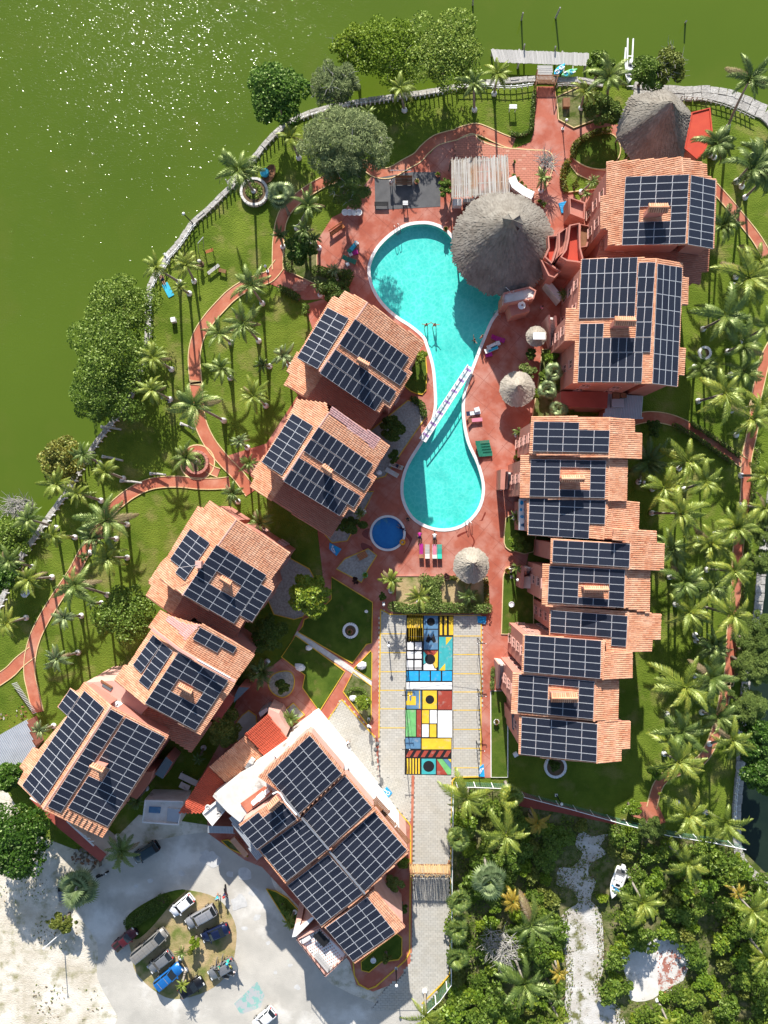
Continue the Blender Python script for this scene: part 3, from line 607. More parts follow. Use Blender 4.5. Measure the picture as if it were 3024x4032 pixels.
rc('paint_slate', 1160, 421, 1243, 538); paint('black', 1170,490,1186,440,1201,480,1218,440,1232,490,1218,500,1201,465,1186,500, z=.124)
for i in range(3): rc('paint_yellow', 1254+i*27, 343, 1268+i*27, 452)
rc('paint_yellow', 1322, 343, 1334, 452)
paint('paint_teal', 1250,462,1330,462,1328,660,1248,662); paint('paint_yellow', 1290,465,1328,465,1290,512, z=.124); paint('paint_yellow', 1250,662,1286,620,1286,662, z=.124)
for i in range(2):
    rc('paint_white', 1060+i*47, 495, 1098+i*49, 540); rc('paint_white', 1059+i*47, 550, 1097+i*49, 592); rc('paint_white', 1058+i*47, 602, 1096+i*49, 645)
rc('paint_white', 1058, 651, 1096, 657); rc('paint_white', 1105, 651, 1146, 657)
paint('paint_red', 1160,545,1243,545,1200,598); paint('paint_teal', 1158,548,1200,598,1158,625); paint('paint_white', 1158,630,1200,600,1235,660,1158,660); paint('paint_yellow', 1243,545,1241,640,1225,655,1200,598); disc('black', 1196, 596, 31, .124)
for i in range(4): rc('paint_sky', 1068+i*67, 666, 1128+i*66, 724)
rc('paint_sky', 1058, 668, 1062, 726); rc('paint_white', 1056, 732, 1326, 774)
rc('paint_slate', 1056, 782, 1144, 890); paint('paint_yellow', 1062,786,1092,786,1092,810,1075,810,1075,842,1085,842,1085,815,1112,815,1112,868,1056,868,1056,842,1062,842, z=.124); rc('paint_yellow', 1131, 783, 1137, 888, .124)
rc('paint_yellow', 1152, 782, 1236, 892); disc('black', 1195, 835, 26, .124); rc('paint_red', 1243, 784, 1326, 894)
rc('paint_green', 1052, 896, 1112, 1054); rc('paint_red', 1117, 896, 1143, 1056)
rc('paint_yellow', 1149, 898, 1190, 976); rc('paint_white', 1195, 898, 1236, 976); rc('paint_white', 1149, 982, 1188, 1057); rc('paint_yellow', 1194, 982, 1233, 1058); rc('paint_white', 1242, 900, 1326, 1060)
rc('paint_slate', 1050, 1062, 1140, 1126); rc('paint_yellow', 1147, 1066, 1322, 1130)
for i in range(6): paint('paint_red', 1072+i*45,1138,1098+i*45,1138,1074+i*45,1176,1050+i*45,1176)
for i in range(5): rc('paint_yellow', 1058+i*17, 1184, 1067+i*17, 1276)
rc('paint_teal', 1146, 1186, 1230, 1278); disc('black', 1188, 1231, 33, .124)
paint('paint_red', 1236,1190,1300,1280,1236,1282); paint('paint_green', 1236,1188,1270,1188,1321,1250,1321,1280,1300,1280); paint('paint_slate', 1272,1188,1300,1188,1320,1212,1320,1248); paint('paint_yellow', 1302,1188,1321,1188,1321,1210)
for k, y in enumerate((445, 557, 670, 780, 890, 1003)): rc('paint_yellow', 898, y-2.5, 1052, y+2.5, .112)
for k, y in enumerate((458, 568, 682, 790, 898, 1012, 1124, 1240)): rc('paint_yellow', 1334, y-2.5, 1496, y+2.5, .112)
rc('black', 1330, 900, 1334, 1130, .112)
PB.build('floor_mural', kind='structure')
# ---- blue accessible ramps with the wheelchair sign
def ramp(px, label, sym=True, side=None, stripes=4):
    r = thing('access_ramp', label, 'ramp', W(px[0])+Vector((0,0,.1)), 'blue accessible ramps')
    P = ccw(wpoly(px)); mb = MB(); mb.prism(P, .02, .20, 'paint_sky'); mb.build('ramp_slab', r)
    a, b, d = Vector(P[0]), Vector(P[1]), Vector(P[3]); o = Vector(P[0]); u = b-a; v = d-a
    mb = MB()
    if sym:
        def pt(x, y): q_ = o+u*x+v*y; return (q_.x, q_.y, .212)
        lw = .10
        circ = [pt(.5+.22*math.cos(t), .40+.22*math.sin(t)) for t in [math.pi*(.75+ .125*i) for i in range(11)]]
        for A, B in list(zip(circ, circ[1:]))+[(pt(.45,.85), pt(.5,.5)), (pt(.5,.5), pt(.72,.5)), (pt(.72,.5), pt(.8,.22)), (pt(.47,.68), pt(.66,.68))]: mb.beam(A, B, lw, .006, 'paint_white')
        q_ = o+u*.44+v*.93; mb.lathe(q_.x, q_.y, [(.12,.208),(.12,.214)], 'paint_white', 10)
        mb.build('wheelchair_sign', r)
    for i in range(stripes):
        mb = MB(); t = (i+.5)/stripes; A = o+u*.04+v*t; B = o+u*.96+v*t; mb.beam((A.x, A.y, .207), (B.x, B.y, .207), .05, .012, 'paint_blue'); mb.build('grip_strip', r)
    return r
ramp(c('M',1476,340,1530,342,1526,388,1480,380), 'blue ramp with grip strips at the top right corner of the parking', False)
ramp(c('M',1514,1218,1520,1292,1483,1290,1490,1235), 'tall narrow blue ramp at the bottom right corner of the parking')
ramp(c('M',913,1380,940,1352,972,1388,945,1418), 'blue ramp with white wheelchair sign on the yellow kerb beside the lodge')
ramp(c('I',800,2085,895,2135,855,2190,798,2135), 'blue ramp with white wheelchair sign in the shade by the small round pool')
ramp(c('D',1490,335,1548,320,1552,395,1510,400), 'pale blue striped ramp between the big thatched palapa and the north house', False, stripes=6)
# sign: puddles and wet streaks
PB = MB()
for P_ in (c('J',1205,275,1215,290,1195,330,1185,355,1150,355,1175,345), c('J',1060,440,1075,480,1105,520,1112,560,1095,600,1085,596,1100,560,1090,520,1070,490), c('J',950,490,1000,465,1045,450,1040,465,990,490,955,510),
           c('J',90,440,130,430,120,500,145,540,80,510,60,470), c('J',60,560,150,600,160,650,90,640,55,610), c('J',455,440,520,510,525,540,470,640,450,660,505,560,470,500)):
    k = ccw(wpoly(smooth_closed(P_, 3))); PB.face([(x, y, .056) for x, y in k], 'deck_wet' if 'deck_wet' in MATS else mat('deck_wet', (.20,.035,.02), .25, spec=.5))
PB.build('wet_patches', kind='structure')
# teal paint remains in the yard
PB = MB()
mat('paint_worn', (.22,.42,.37), .9, c2=(.40,.405,.40), scale=1.2, lo=.45, hi=.5)
paint('paint_worn', 1275,970,1400,850,1440,920,1420,990,1310,1028, z=.03, code='Q'); PB.build('faded_marking', kind='structure')
PB = MB(); R_ = random.Random(5)
mat('yard_patch', (.60,.59,.56), .95, c2=(.48,.47,.45), scale=1.5)
for x, y, r in ((1150,180,60),(1330,270,50),(1250,265,25),(1300,420,60),(1380,360,30),(1120,155,30),(1400,500,25),(1330,560,18),(990,260,20),(1500,800,12),(1620,880,20),(740,330,15),(1460,640,15),(1580,760,14),(820,300,18)):
    pts = [(x+r*R_.uniform(.6,1.1)*math.cos(i*.7), y+r*.8*R_.uniform(.6,1.1)*math.sin(i*.7)) for i in range(9)]
    PB.face([(*p, .029+.0004*r) for p in ccw(wpoly(c('Q', *[v for p in smooth_closed(pts, 3) for v in p])))], 'yard_patch')
PB.build('concrete_patches', kind='structure')
# ---- swimming pools
def pool(name, label, P, PX, depth, floor, water, ctop):
    r = thing(name, label, 'swimming pool', (sum(p[0] for p in P)/len(P), sum(p[1] for p in P)/len(P), -depth))
    tri = tessellate_polygon([[Vector((*p, 0)) for p in P]])
    def flat(z, m, nm, sub=0):
        fs = []
        for t in tri:
            a, b, cc = [Vector((*P[i], 0)) for i in t]; fs.append(t if (b-a).cross(cc-a).z > 0 else (t[0], t[2], t[1]))
        mb = MB(); mb.raw([(*p, z) for p in P], fs, m); return mb
    mb = flat(-depth, floor, 'b'); n = len(P); mb.raw([(*p, -depth) for p in P]+[(*p, .02) for p in P], [(n+i, n+(i+1) % n, (i+1) % n, i) for i in range(n)], floor); mb.build('basin', r)
    flat(-.13, water, 'w').build('water_surface', r)
    mb = MB(); n2 = len(PX)
    vs = [(*p, .1) for p in P]+[(*p, .1) for p in PX]+[(*p, -.2) for p in P]+[(*p, -.2) for p in PX]
    fs = []
    for i in range(n):
        j = (i+1) % n; fs += [(n+i, n+j, j, i), (2*n+i, i, j, 2*n+j), (3*n+i, 3*n+j, n+j, n+i)]
    mb.raw(vs, fs, ctop); mb.build('coping', r); return r
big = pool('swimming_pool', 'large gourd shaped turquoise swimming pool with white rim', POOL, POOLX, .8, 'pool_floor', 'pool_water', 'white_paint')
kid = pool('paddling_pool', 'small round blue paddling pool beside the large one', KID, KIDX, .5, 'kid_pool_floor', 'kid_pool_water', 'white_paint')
def ladder(code, x, y, ang):
    p = W(c(code, x, y)); mb = MB(); d = Vector((math.cos(ang), math.sin(ang), 0)); t = Vector((-d.y, d.x, 0))
    for s in (-.28, .28):
        q0 = p+t*s; mb.tube([q0-d*.55+Vector((0,0,.1)), q0-d*.5+Vector((0,0,.75)), q0-d*.2+Vector((0,0,.95)), q0+d*.3+Vector((0,0,.6)), q0+d*.32-Vector((0,0,.9))], .04, 'steel', 6)
    for z in (-.2, -.5, -.8): mb.beam(p-t*.28+d*.31+Vector((0,0,z)), p+t*.28+d*.31+Vector((0,0,z)), .1, .04, 'steel')
    mb.build('pool_ladder', big)
ladder('J', 1050, 375, math.radians(120)); ladder('D', 440, 505, math.radians(-60)); ladder('D', 1085, 1060, math.radians(170))
# ================================================================ BUILDINGS
class Plane:
    def __init__(s, o, n, down): s.o = o; s.n = n; s.d = down; s.u = n.cross(down).normalized()
    def P(s, px, off=0.0):
        dr = W(px, 0)-Vector((0,0,HC)); o = s.o+s.n*off
        t = (o-Vector((0,0,HC))).dot(s.n)/dr.dot(s.n); return Vector((0,0,HC))+dr*t
    def z(s, x, y): return s.o.z-((x-s.o.x)*s.n.x+(y-s.o.y)*s.n.y)/s.n.z
    def uv(s, p): q = p-s.o; return (q.dot(s.u), q.dot(s.d))
    def at(s, u, v, k=0.0): return s.o+s.u*u+s.d*v+s.n*k
def mkplane(a, b, h, side, tan, hb=None):
    A = W(a, h); B = W(b, h if hb is None else hb); d = (B-A).normalized(); perp = Vector((-d.y, d.x, 0)).normalized()
    if (W(side, h)-A).dot(perp) < 0: perp = -perp
    dn = (perp+Vector((0,0,-tan))).normalized(); n = d.cross(dn).normalized()
    if n.z < 0: n = -n
    dn = (dn - n*dn.dot(n)).normalized()
    return Plane(A, n, dn)
def rowspans(poly, u):
    xs = []; n = len(poly)
    for i in range(n):
        (u1, v1), (u2, v2) = poly[i], poly[(i+1) % n]
        if (u1 > u) != (u2 > u): xs.append(v1+(v2-v1)*(u-u1)/(u2-u1))
    xs.sort(); return list(zip(xs[::2], xs[1::2]))
def tiles(pl, pts, m, pitch=.235, ln=.42, parent=None, off=.0):
    poly = [pl.uv(p) for p in pts]; mb = MB(); u0 = min(p[0] for p in poly); u1 = max(p[0] for p in poly)
    u = u0+pitch/2; prof = ((-.5,.0),(-.24,.062),(.24,.062),(.5,.0))
    while u < u1:
        for a, b in rowspans(poly, u):
            v = a-R.uniform(0, .1)
            while v < b-.06:
                e = min(v+ln, b); ju = R.uniform(-.012, .012); jz = R.uniform(-.006, .01)
                vs = [pl.at(u+x*pitch*.92+ju, v, off+z+.0+jz) for x, z in prof]+[pl.at(u+x*pitch*1.0+ju, e+.03, off+z+.028+jz) for x, z in prof]
                mb.raw(vs, [(0,1,5,4),(1,2,6,5),(2,3,7,6),(4,5,6,7)], m); v += ln
        u += pitch
    if mb.v: return mb.build('roof_tiles', parent, kind='stuff')
def ridge_caps(a, b, m, parent, r=.13):
    d = b-a; L = d.length; n = max(2, int(L/.42)); q = d.to_track_quat('X', 'Z'); mb = MB()
    for i in range(n):
        s0 = a+d*(i/n); s1 = a+d*((i+1.08)/n); vs = []
        for s_, rr in ((s0, r*.9), (s1, r)):
            for k in range(5): an = math.pi*k/4; vs.append(s_+q @ Vector((0, rr*math.cos(an), rr*math.sin(an)*.8)))
        mb.raw(vs, [(k, k+1, 5+k+1, 5+k) for k in range(4)]+[(4,3,2,1,0)[::-1]], m)
    return mb.build('ridge_caps', parent, kind='stuff')
def poly3(pl, px): 
    p = [pl.P(q) for q in px]; return p if area2(p) > 0 else p[::-1]
def slope(root, pl, px, tile='tile_terracotta', ground=0.0, over=.45, wallm='stucco_pink', wall=True, th=.24, wz=None):
    """one roof slope: slab + tiles + the walls that carry it"""
    p = poly3(pl, px); n = len(p); mb = MB()
    lo = [q-Vector((0,0,th)) for q in p]
    tri = tessellate_polygon([[Vector((q.x, q.y, 0)) for q in p]]); up = []
    for t in tri:
        a, b, cc = [Vector((p[i].x, p[i].y, 0)) for i in t]; up.append(t if (b-a).cross(cc-a).z > 0 else (t[0], t[2], t[1]))
    mb.raw(p, up, 'tile_under' if tile else 'roof_flat_red'); mb.raw(lo, [(t[0], t[2], t[1]) for t in up], 'fascia')
    mb.raw(lo+p, [(i, (i+1) % n, n+(i+1) % n, n+i) for i in range(n)], 'fascia')
    rf = mb.build('roof', root)
    if tile: tiles(pl, p, tile, parent=rf)
    if wall:
        q = inset([(a.x, a.y) for a in p], over)
        if area2(q) > 1.0:
            mb = MB(); mb.prism(q, ground, [pl.z(*a)-th-.01 if wz is None else wz for a in q], wallm, bottom=False); wl = mb.build('wall', root); rf['_w'] = 1
            return rf, q, wl
    return rf, None, None
PANEL = {}
def panel_mesh(kind):
    if kind in PANEL: return PANEL[kind]
    lx, ly = (2.0, 1.0) if kind == 'l' else (1.0, 2.0); b = .027; mb = MB(); x, y = lx/2, ly/2; xi, yi = x-b, y-b
    o = [(-x,-y),(x,-y),(x,y),(-x,y)]; i = [(-xi,-yi),(xi,-yi),(xi,yi),(-xi,yi)]
    mb.raw([(*p, -.02) for p in o]+[(*p, .02) for p in o]+[(*p, .02) for p in i]+[(*p, .012) for p in i],
           [(k, (k+1) % 4, 4+(k+1) % 4, 4+k) for k in range(4)]+[(4+k, 4+(k+1) % 4, 8+(k+1) % 4, 8+k) for k in range(4)]+[(8+k, 8+(k+1) % 4, 12+(k+1) % 4, 12+k) for k in range(4)]+[(3,2,1,0)], 'alu')
    mb.raw([(*p, .012) for p in i], [(0,1,2,3)], 'solar_cells')
    me = mb.mesh('solar_panel'); uv = me.uv_layers.new(name='UVMap')
    for poly in me.polygons:
        for li in poly.loop_indices:
            v = me.vertices[me.loops[li].vertex_index].co; a, bb = (v.x/(2*xi)+.5, v.y/(2*yi)+.5); uv.data[li].uv = (a, bb) if kind == 'l' else (bb, a)
    PANEL[kind] = me; return me
def panels(root, pl, TL, TR, BR, BL, nc, nr, skip=(), off=.22):
    a, b, cc, d = [pl.P(q, off) for q in (TL, TR, BR, BL)]
    def at(s, t): return (a*(1-s)+b*s)*(1-t)+(d*(1-s)+cc*s)*t
    for r in range(nr):
        for k in range(nc):
            if (r, k) in skip: continue
            o = at((k+.5)/nc, (r+.5)/nr); u = at((k+1)/nc, (r+.5)/nr)-at(k/nc, (r+.5)/nr); v = at((k+.5)/nc, r/nr)-at((k+.5)/nc, (r+1)/nr)
            kd = 'l' if u.length > v.length else 'p'; nx, ny = (2.0, 1.0) if kd == 'l' else (1.0, 2.0)
            nz = u.cross(v).normalized(); ux = u.normalized(); vy = nz.cross(ux)
            M_ = Matrix.Identity(4)
            for i in range(3): M_[i][0] = ux[i]*(u.length-.022)/nx; M_[i][1] = vy[i]*(v.length-.022)/ny; M_[i][2] = nz[i]; M_[i][3] = o[i]+nz[i]*R.uniform(-.008, .008)
            link('solar_panel', panel_mesh(kd), root, mw=M_)
    # carrying rails under the array
    mb = MB()
    for r in range(nr):
        k = 0
        while k < nc:
            if (r, k) in skip: k += 1; continue
            e = k
            while e < nc and (r, e) not in skip: e += 1
            for t in (.25, .75): mb.beam(at(k/nc, (r+t)/nr)-pl.n*.07, at(e/nc, (r+t)/nr)-pl.n*.07, .05, .05, 'steel')
            k = e
    mb.build('panel_rails', root, kind='stuff')
def chimney(rf, pl, px, h, tile='tile_terracotta'):
    p = [W(q, pl.P(q).z+h) for q in px]; zc = sum(q.z for q in p)/len(p); p = [W(q, zc) for q in px]
    p = p if area2(p) > 0 else p[::-1]
    ins = inset([(q.x, q.y) for q in p], .22); mb = MB(); base = min(pl.z(*q) for q in ins)-.1
    mb.prism(ins, base, zc-.1, 'stucco_pink'); k = len(p)
    o = mb.build('chimney', rf)
    # little two slope tiled cap
    l01, l12 = (p[1]-p[0]).length, (p[2]-p[1]).length
    A, B, C_, D_ = (p[0], p[1], p[2], p[3]) if l01 > l12 else (p[1], p[2], p[3], p[0])
    ra = (A+D_)/2+Vector((0,0,.35)); rb = (B+C_)/2+Vector((0,0,.35))
    mb = MB(); mb.raw([A, B, C_, D_, ra, rb], [(0,1,5,4),(2,3,4,5),(1,2,5),(3,0,4),(3,2,1,0)], 'tile_under')
    for P0, P1 in ((A, B), (D_, C_)):
        L = (P1-P0).length; n = max(2, int(L/.24))
        for i in range(n):
            s = (i+.5)/n; lo_ = P0*(1-s)+P1*s; hi_ = ra*(1-s)+rb*s; mb.tube([hi_+Vector((0,0,.03)), lo_+Vector((0,0,.03))], [.085,.105], tile, 5)
    mb.tube([ra+Vector((0,0,.04)), rb+Vector((0,0,.04))], .12, tile, 6)
    for f in [mb]: f.build('chimney_cap', rf)
WIN = {}
def windows(root, ring, base=0.0, top=9.0, step=2.7, fh=3.0, only=None, parent=None, sill=1.0, w=1.1, h=1.3, arch=True):
    if not ring: return
    if 'f' not in WIN:
        mb = MB(); t = .07
        for x in (-.5+t/2, .5-t/2, 0): mb.box(x, 0, .5, t, .12, 1, 'stucco_light')
        for z in (t/2, 1-t/2): mb.box(0, 0.003, z, 1, .12, t, 'stucco_light')
        mb.box(0, -.06, -.05, 1.15, .26, .08, 'stucco_light'); WIN['f'] = mb.mesh('window')
        mb = MB(); mb.box(0, .02, .5, .9, .04, .9, 'glass_dark'); WIN['p'] = mb.mesh('pane')
    n = len(ring)
    for i in range(n):
        a, b = Vector(ring[i]), Vector(ring[(i+1) % n]); d = b-a; L = d.length
        if L < 2.2: continue
        nrm = Vector((d.y, -d.x))/L; mid = (a+b)/2
        if nrm.dot(-mid)/max(mid.length, 1) < .25: continue
        k = max(1, int(L/step)); fl = base
        while fl+fh < top:
            for j in range(k):
                p = a+d*((j+.5)/k)
                M_ = Matrix.Translation((p.x+nrm.x*.03, p.y+nrm.y*.03, fl+sill)) @ Matrix.Rotation(math.atan2(d.y, d.x), 4, 'Z') @ Matrix.Diagonal((w, 1, h, 1))
                f = link('window', WIN['f'], root, mw=M_); link('pane', WIN['p'], f)
            fl += fh
def flat_block(root, px, h, m='stucco_pink', mtop='white_stained', name='wall', para=.0, base=0.0, pm=None):
    P = ccw([tuple(W(q, h)[:2]) for q in px]); mb = MB(); mb.prism(P, base, h, m, mtop, bottom=False); o = mb.build(name, root)
    if para:
        mb = MB(); strip(mb, inset(P, .1), .2, h-.05, h+para, pm or m, True); mb.build('parapet', root)
    return o, P
def block(px, h, base, m, mtop=None, name='wall', parent=None):
    P = ccw([tuple(W(q, h)[:2]) for q in px]); mb = MB(); mb.prism(P, base, h, m, mtop, bottom=True); return mb.build(name, parent)
def house(name, label, x, y, group=None): return thing(name, label, 'house', W((x, y)), group)
def hole(r0, r1, c0, c1): return {(r, k) for r in range(r0, r1+1) for k in range(c0, c1+1)}
GW = 'terracotta roofed houses with solar panels'
# ---- east side, north house
h = house('tiled_house', 'northernmost pink house with solar panels on both slopes, below the hexagonal palapa', 2560, 800, GW)
w_ = mkplane(c('E',1108,112), c('E',1148,668), 13.6, c('E',600,400), .33); e_ = mkplane(c('E',1108,112), c('E',1148,668), 13.6, c('E',1300,400), .33)
rf, ring, _ = slope(h, w_, c('E',630,140,1108,112,1148,668,638,675,640,572,590,572,592,362,628,360)); windows(h, ring, 0, 10.4)
rf2, r2, _ = slope(h, e_, c('E',1108,112,1265,155,1268,228,1330,258,1312,697,1148,668)); ridge_caps(w_.P(c('E',1108,112)), w_.P(c('E',1146,660)), 'tile_terracotta', rf)
panels(h, w_, *c('E',750,237,1155,222,1133,662,728,674), 4, 9, hole(4,5,1,2)); panels(h, e_, *c('E',1168,225,1325,260,1308,695,1148,668), 2, 9)
chimney(rf, w_, c('E',897,408,1022,408,1020,468,890,465), 1.7)
lw = mkplane(c('E',1085,690), c('E',1078,880), 9.6, c('E',600,750), .22); le = mkplane(c('E',1085,690), c('E',1078,880), 9.6, c('E',1250,750), .22)
rf, ring, _ = slope(h, lw, c('E',596,640,1085,650,1078,880,940,800,560,790), 'tile_dull'); slope(h, le, c('E',1085,650,1285,692,1275,842,1232,842,1225,922,1110,900,1078,880), 'tile_dull')
# balconies with red floors curving towards the big palapa
bt = house('terrace_stair', 'pink terraces with red floors curving between the big palapa and the north house', 2240, 910)
tag(bt, cat='terrace')
def terrace(root, px, hh, wallm='stucco_pink', floor='terrace_red', base=0.0, para=.9, name='terrace_floor'):
    P = ccw([tuple(W(q, hh)[:2]) for q in px]); mb = MB(); mb.prism(P, base, hh, wallm, floor, bottom=False); mb.build(name, root)
    mb = MB(); strip(mb, inset(P, .1), .2, hh-.05, hh+para, wallm, True); mb.build('parapet', root)
terrace(bt, c('D',1550,490,1620,475,1622,560,1625,640,1640,700,1650,740,1535,725,1490,700,1525,650,1540,580), 6.0)
terrace(bt, c('D',1410,560,1480,555,1475,640,1450,720,1440,745,1390,700,1415,640), 4.4)
terrace(bt, c('D',1480,540,1540,500,1535,590,1515,665,1460,720,1480,640), 4.9, floor='stucco_pink')
terrace(bt, c('D',1358,705,1440,750,1500,790,1455,835,1415,820), 4.2, floor='stucco_pink')
terrace(bt, c('D',1555,300,1659,335,1659,450,1560,410), 3.0, floor='stucco_pink', para=.5)
terrace(bt, c('E',452,540,540,560,500,690,445,700), 3.4, floor='wood_brown', para=.4)
for i in range(7): block(c('D', 1385+i*14, 835+i*18-4, 1415+i*14, 820+i*18-10, 1510+i*2, 930+i*7, 1500, 975), 2.2-i*.3, 0, 'white_stained', name='step', parent=bt) if i < 4 else None
# ---- east side, second house
h = house('tiled_house', 'large pink house with a long ridge fully covered by upright panels, east of the pool', 2470, 1260, GW)
w_ = mkplane(c('E',945,760), c('E',920,1555), 13.6, c('E',500,1200), .30); e_ = mkplane(c('E',945,760), c('E',920,1555), 13.6, c('E',1100,1200), .34)
rf, ring, _ = slope(h, w_, c('E',468,762,825,752,945,758,920,1556,418,1552,430,1284,362,1282,372,1078,445,1080)); windows(h, ring, 0, 10.6)
slope(h, e_, c('E',945,758,1113,790,1112,880,1150,882,1145,1056,1105,1056,1092,1325,1132,1328,1122,1500,1086,1500,1080,1577,920,1556)); ridge_caps(w_.P(c('E',945,760)), w_.P(c('E',920,1550)), 'tile_terracotta', rf)
panels(h, w_, *c('E',470,762,827,750,808,1135,453,1140), 7, 4); panels(h, w_, *c('E',832,783,940,783,914,1258,815,1258), 2, 5); panels(h, w_, *c('E',460,1174,612,1172,607,1260,455,1262), 3, 1)
panels(h, w_, *c('E',455,1264,914,1262,910,1355,452,1356), 9, 1); panels(h, w_, *c('E',452,1358,860,1358,855,1547,446,1545), 8, 2); panels(h, e_, *c('E',955,790,1113,815,1080,1575,922,1555), 4, 8)
chimney(rf, w_, c('E',680,1128,812,1130,812,1190,675,1186), 1.9)
block(c('E',338,1606,640,1606,632,1712,336,1702), 4.2, 0, 'stucco_pink', 'roof_flat_red', 'wall', h)
def corrugated(root, px, h0, tilt, side, m='metal_roof', pitch=.22, name='metal_roof', walls=True):
    pl = mkplane(px[0], px[1], h0, side, tilt); p = poly3(pl, px); poly = [pl.uv(q) for q in p]; mb = MB()
    u = min(q[0] for q in poly); u1 = max(q[0] for q in poly)
    while u < u1:
        for a, b in rowspans(poly, min(u+pitch/2, u1-.01)):
            mb.raw([pl.at(u+pitch*x, v, z) for v in (a, b) for x, z in ((0,0),(.35,.06),(.65,.06),(1,0))], [(0,1,5,4),(1,2,6,5),(2,3,7,6)], m)
        u += pitch
    mb.build(name, root)
    if walls:
        q = inset([(a.x, a.y) for a in p], .2); mb = MB(); mb.prism(q, 0, [pl.z(*a)-.05 for a in q], 'stucco_pink', bottom=False); mb.build('wall', root)
corrugated(h, c('E',640,1622,860,1634,855,1782,605,1782), 3.6, .06, c('E',700,1780))
mb = MB(); p = W(c('E',700,1655), 3.6)
for x, y, sx, sy in ((690,1635,.9,.8),(735,1632,.8,.6),(698,1682,1.6,1.1)):
    p = W(c('E',x,y), 3.9); mb.box(p.x, p.y, 3.85, sx, sy, .6, 'wood_brown' if sx < 1 else 'steel')
mb.build('roof_vent', h)
def stair(root, px4, h0, h1, n, m='white_stained', wall='stucco_light', ww=.25):
    """px4: bottom-left, bottom-right, top-right, top-left (photo pixels); real treads between two parapet walls"""
    a, b, cc, d = W(px4[0], h0), W(px4[1], h0), W(px4[2], h1), W(px4[3], h1)
    for i in range(n):
        t0, t1 = i/n, (i+1)/n; P = ccw([tuple((a+(d-a)*t0)[:2]), tuple((b+(cc-b)*t0)[:2]), tuple((b+(cc-b)*t1)[:2]), tuple((a+(d-a)*t1)[:2])])
        mb = MB(); mb.prism(P, 0, h0+(h1-h0)*t1, m); mb.build('step', root)
    mb = MB()
    for s, e in ((a, d), (b, cc)):
        mb.raw([(s.x-ww/2, s.y, 0), (s.x+ww/2, s.y, 0), (s.x+ww/2, s.y, h0+1), (s.x-ww/2, s.y, h0+1), (e.x-ww/2, e.y, 0), (e.x+ww/2, e.y, 0), (e.x+ww/2, e.y, h1+1), (e.x-ww/2, e.y, h1+1)],
               [(0,1,2,3),(7,6,5,4),(0,4,5,1),(1,5,6,2),(2,6,7,3),(3,7,4,0)], wall)
    mb.build('side_wall', root)
def stair_thing(label, *a, **k):
    t = thing('outside_stair', label, 'staircase', W(a[0][0]), 'outside stairs of the east houses'); stair(t, *a, **k); return t
stair_thing('white outside stair with pink side walls climbing to the large house east of pool', c('E',262,1335,306,1335,292,1135,252,1130), .2, 3.4, 12)
# ---- east side, first row of three stepped roofs
h = house('tiled_house', 'stepped row of pink houses with three solar roofs, east of the bridge and lower pool', 2330, 1880, GW)
def row(h, ra, rb, hr, west, east, pan, tan=.2, te=.32, chim=None, tile='tile_terracotta', win=True, etile=None):
    w_ = mkplane(ra, rb, hr, (ra[0]-300, ra[1]), tan); rf, ring, _ = slope(h, w_, west, tile)
    if win: windows(h, ring, 0, hr-1.4, 2.2, 2.9)
    if east:
        e_ = mkplane(ra, rb, hr, (ra[0]+300, ra[1]), te); slope(h, e_, east, etile or tile); ridge_caps(w_.P(ra), w_.P(rb), tile, rf)
    for p in pan: panels(h, w_, *p[0], *p[1:])
    if chim: chimney(rf, w_, chim, 1.5)
row(h, c('K',738,62), c('K',735,300), 14.3, c('K',285,58,738,62,735,300,272,280), c('K',738,62,882,78,882,150,925,153,922,306,735,300), [(c('K',298,88,742,96,733,268,290,260), 5, 4, {(0,3),(0,4)})])
row(h, c('K',735,298), c('K',735,548), 13.7, c('K',222,283,735,296,735,546,268,536,217,536), c('K',735,296,842,306,836,552,735,546), [(c('K',280,307,718,315,712,532,272,522), 5, 5, hole(1,3,2,3))], chim=c('K',455,402,592,402,592,440,455,440))
row(h, c('K',722,545), c('K',702,772), 13.3, c('K',270,528,735,546,702,772,262,750,258,536), c('K',735,546,910,560,905,713,858,713,852,792,758,776,702,772), [(c('K',272,532,716,548,708,776,265,745), 5, 5, {(3,4),(4,4)})], etile='tile_terracotta')
mu = mkplane(c('K',215,545), c('K',268,545), 8.0, c('K',240,700), .0)
b_ = block(c('K',213,538,262,536,258,722,212,718), 7.2, 6.9, 'white_plain', 'white_plain', 'balcony', h)
for i, (x, y, rx, ry) in enumerate(((228,560,10,14),(246,600,8,12),(230,640,12,10),(244,690,9,16),(224,600,8,10),(232,690,10,9))):
    p = [tuple(W(c('K', x+rx*math.cos(k*.785), y+ry*math.sin(k*.785)), 7.24)) for k in range(8)][::-1]
    mb = MB(); mb.face(p, 'paint_slate' if i % 2 else 'paint_sky'); mb.build('painted_shape', b_)
t = stair_thing('short white outside stair with two dark landings beside the first row of houses', c('K',132,482,168,482,168,385,138,380), .2, 2.8, 9)
block(c('K',106,366,135,364,128,484,103,482), 3.6, 0, 'stucco_pink', name='side_wall', parent=t); block(c('K',180,372,214,352,214,485,172,486), 3.9, 0, 'stucco_pink', name='side_wall', parent=t)
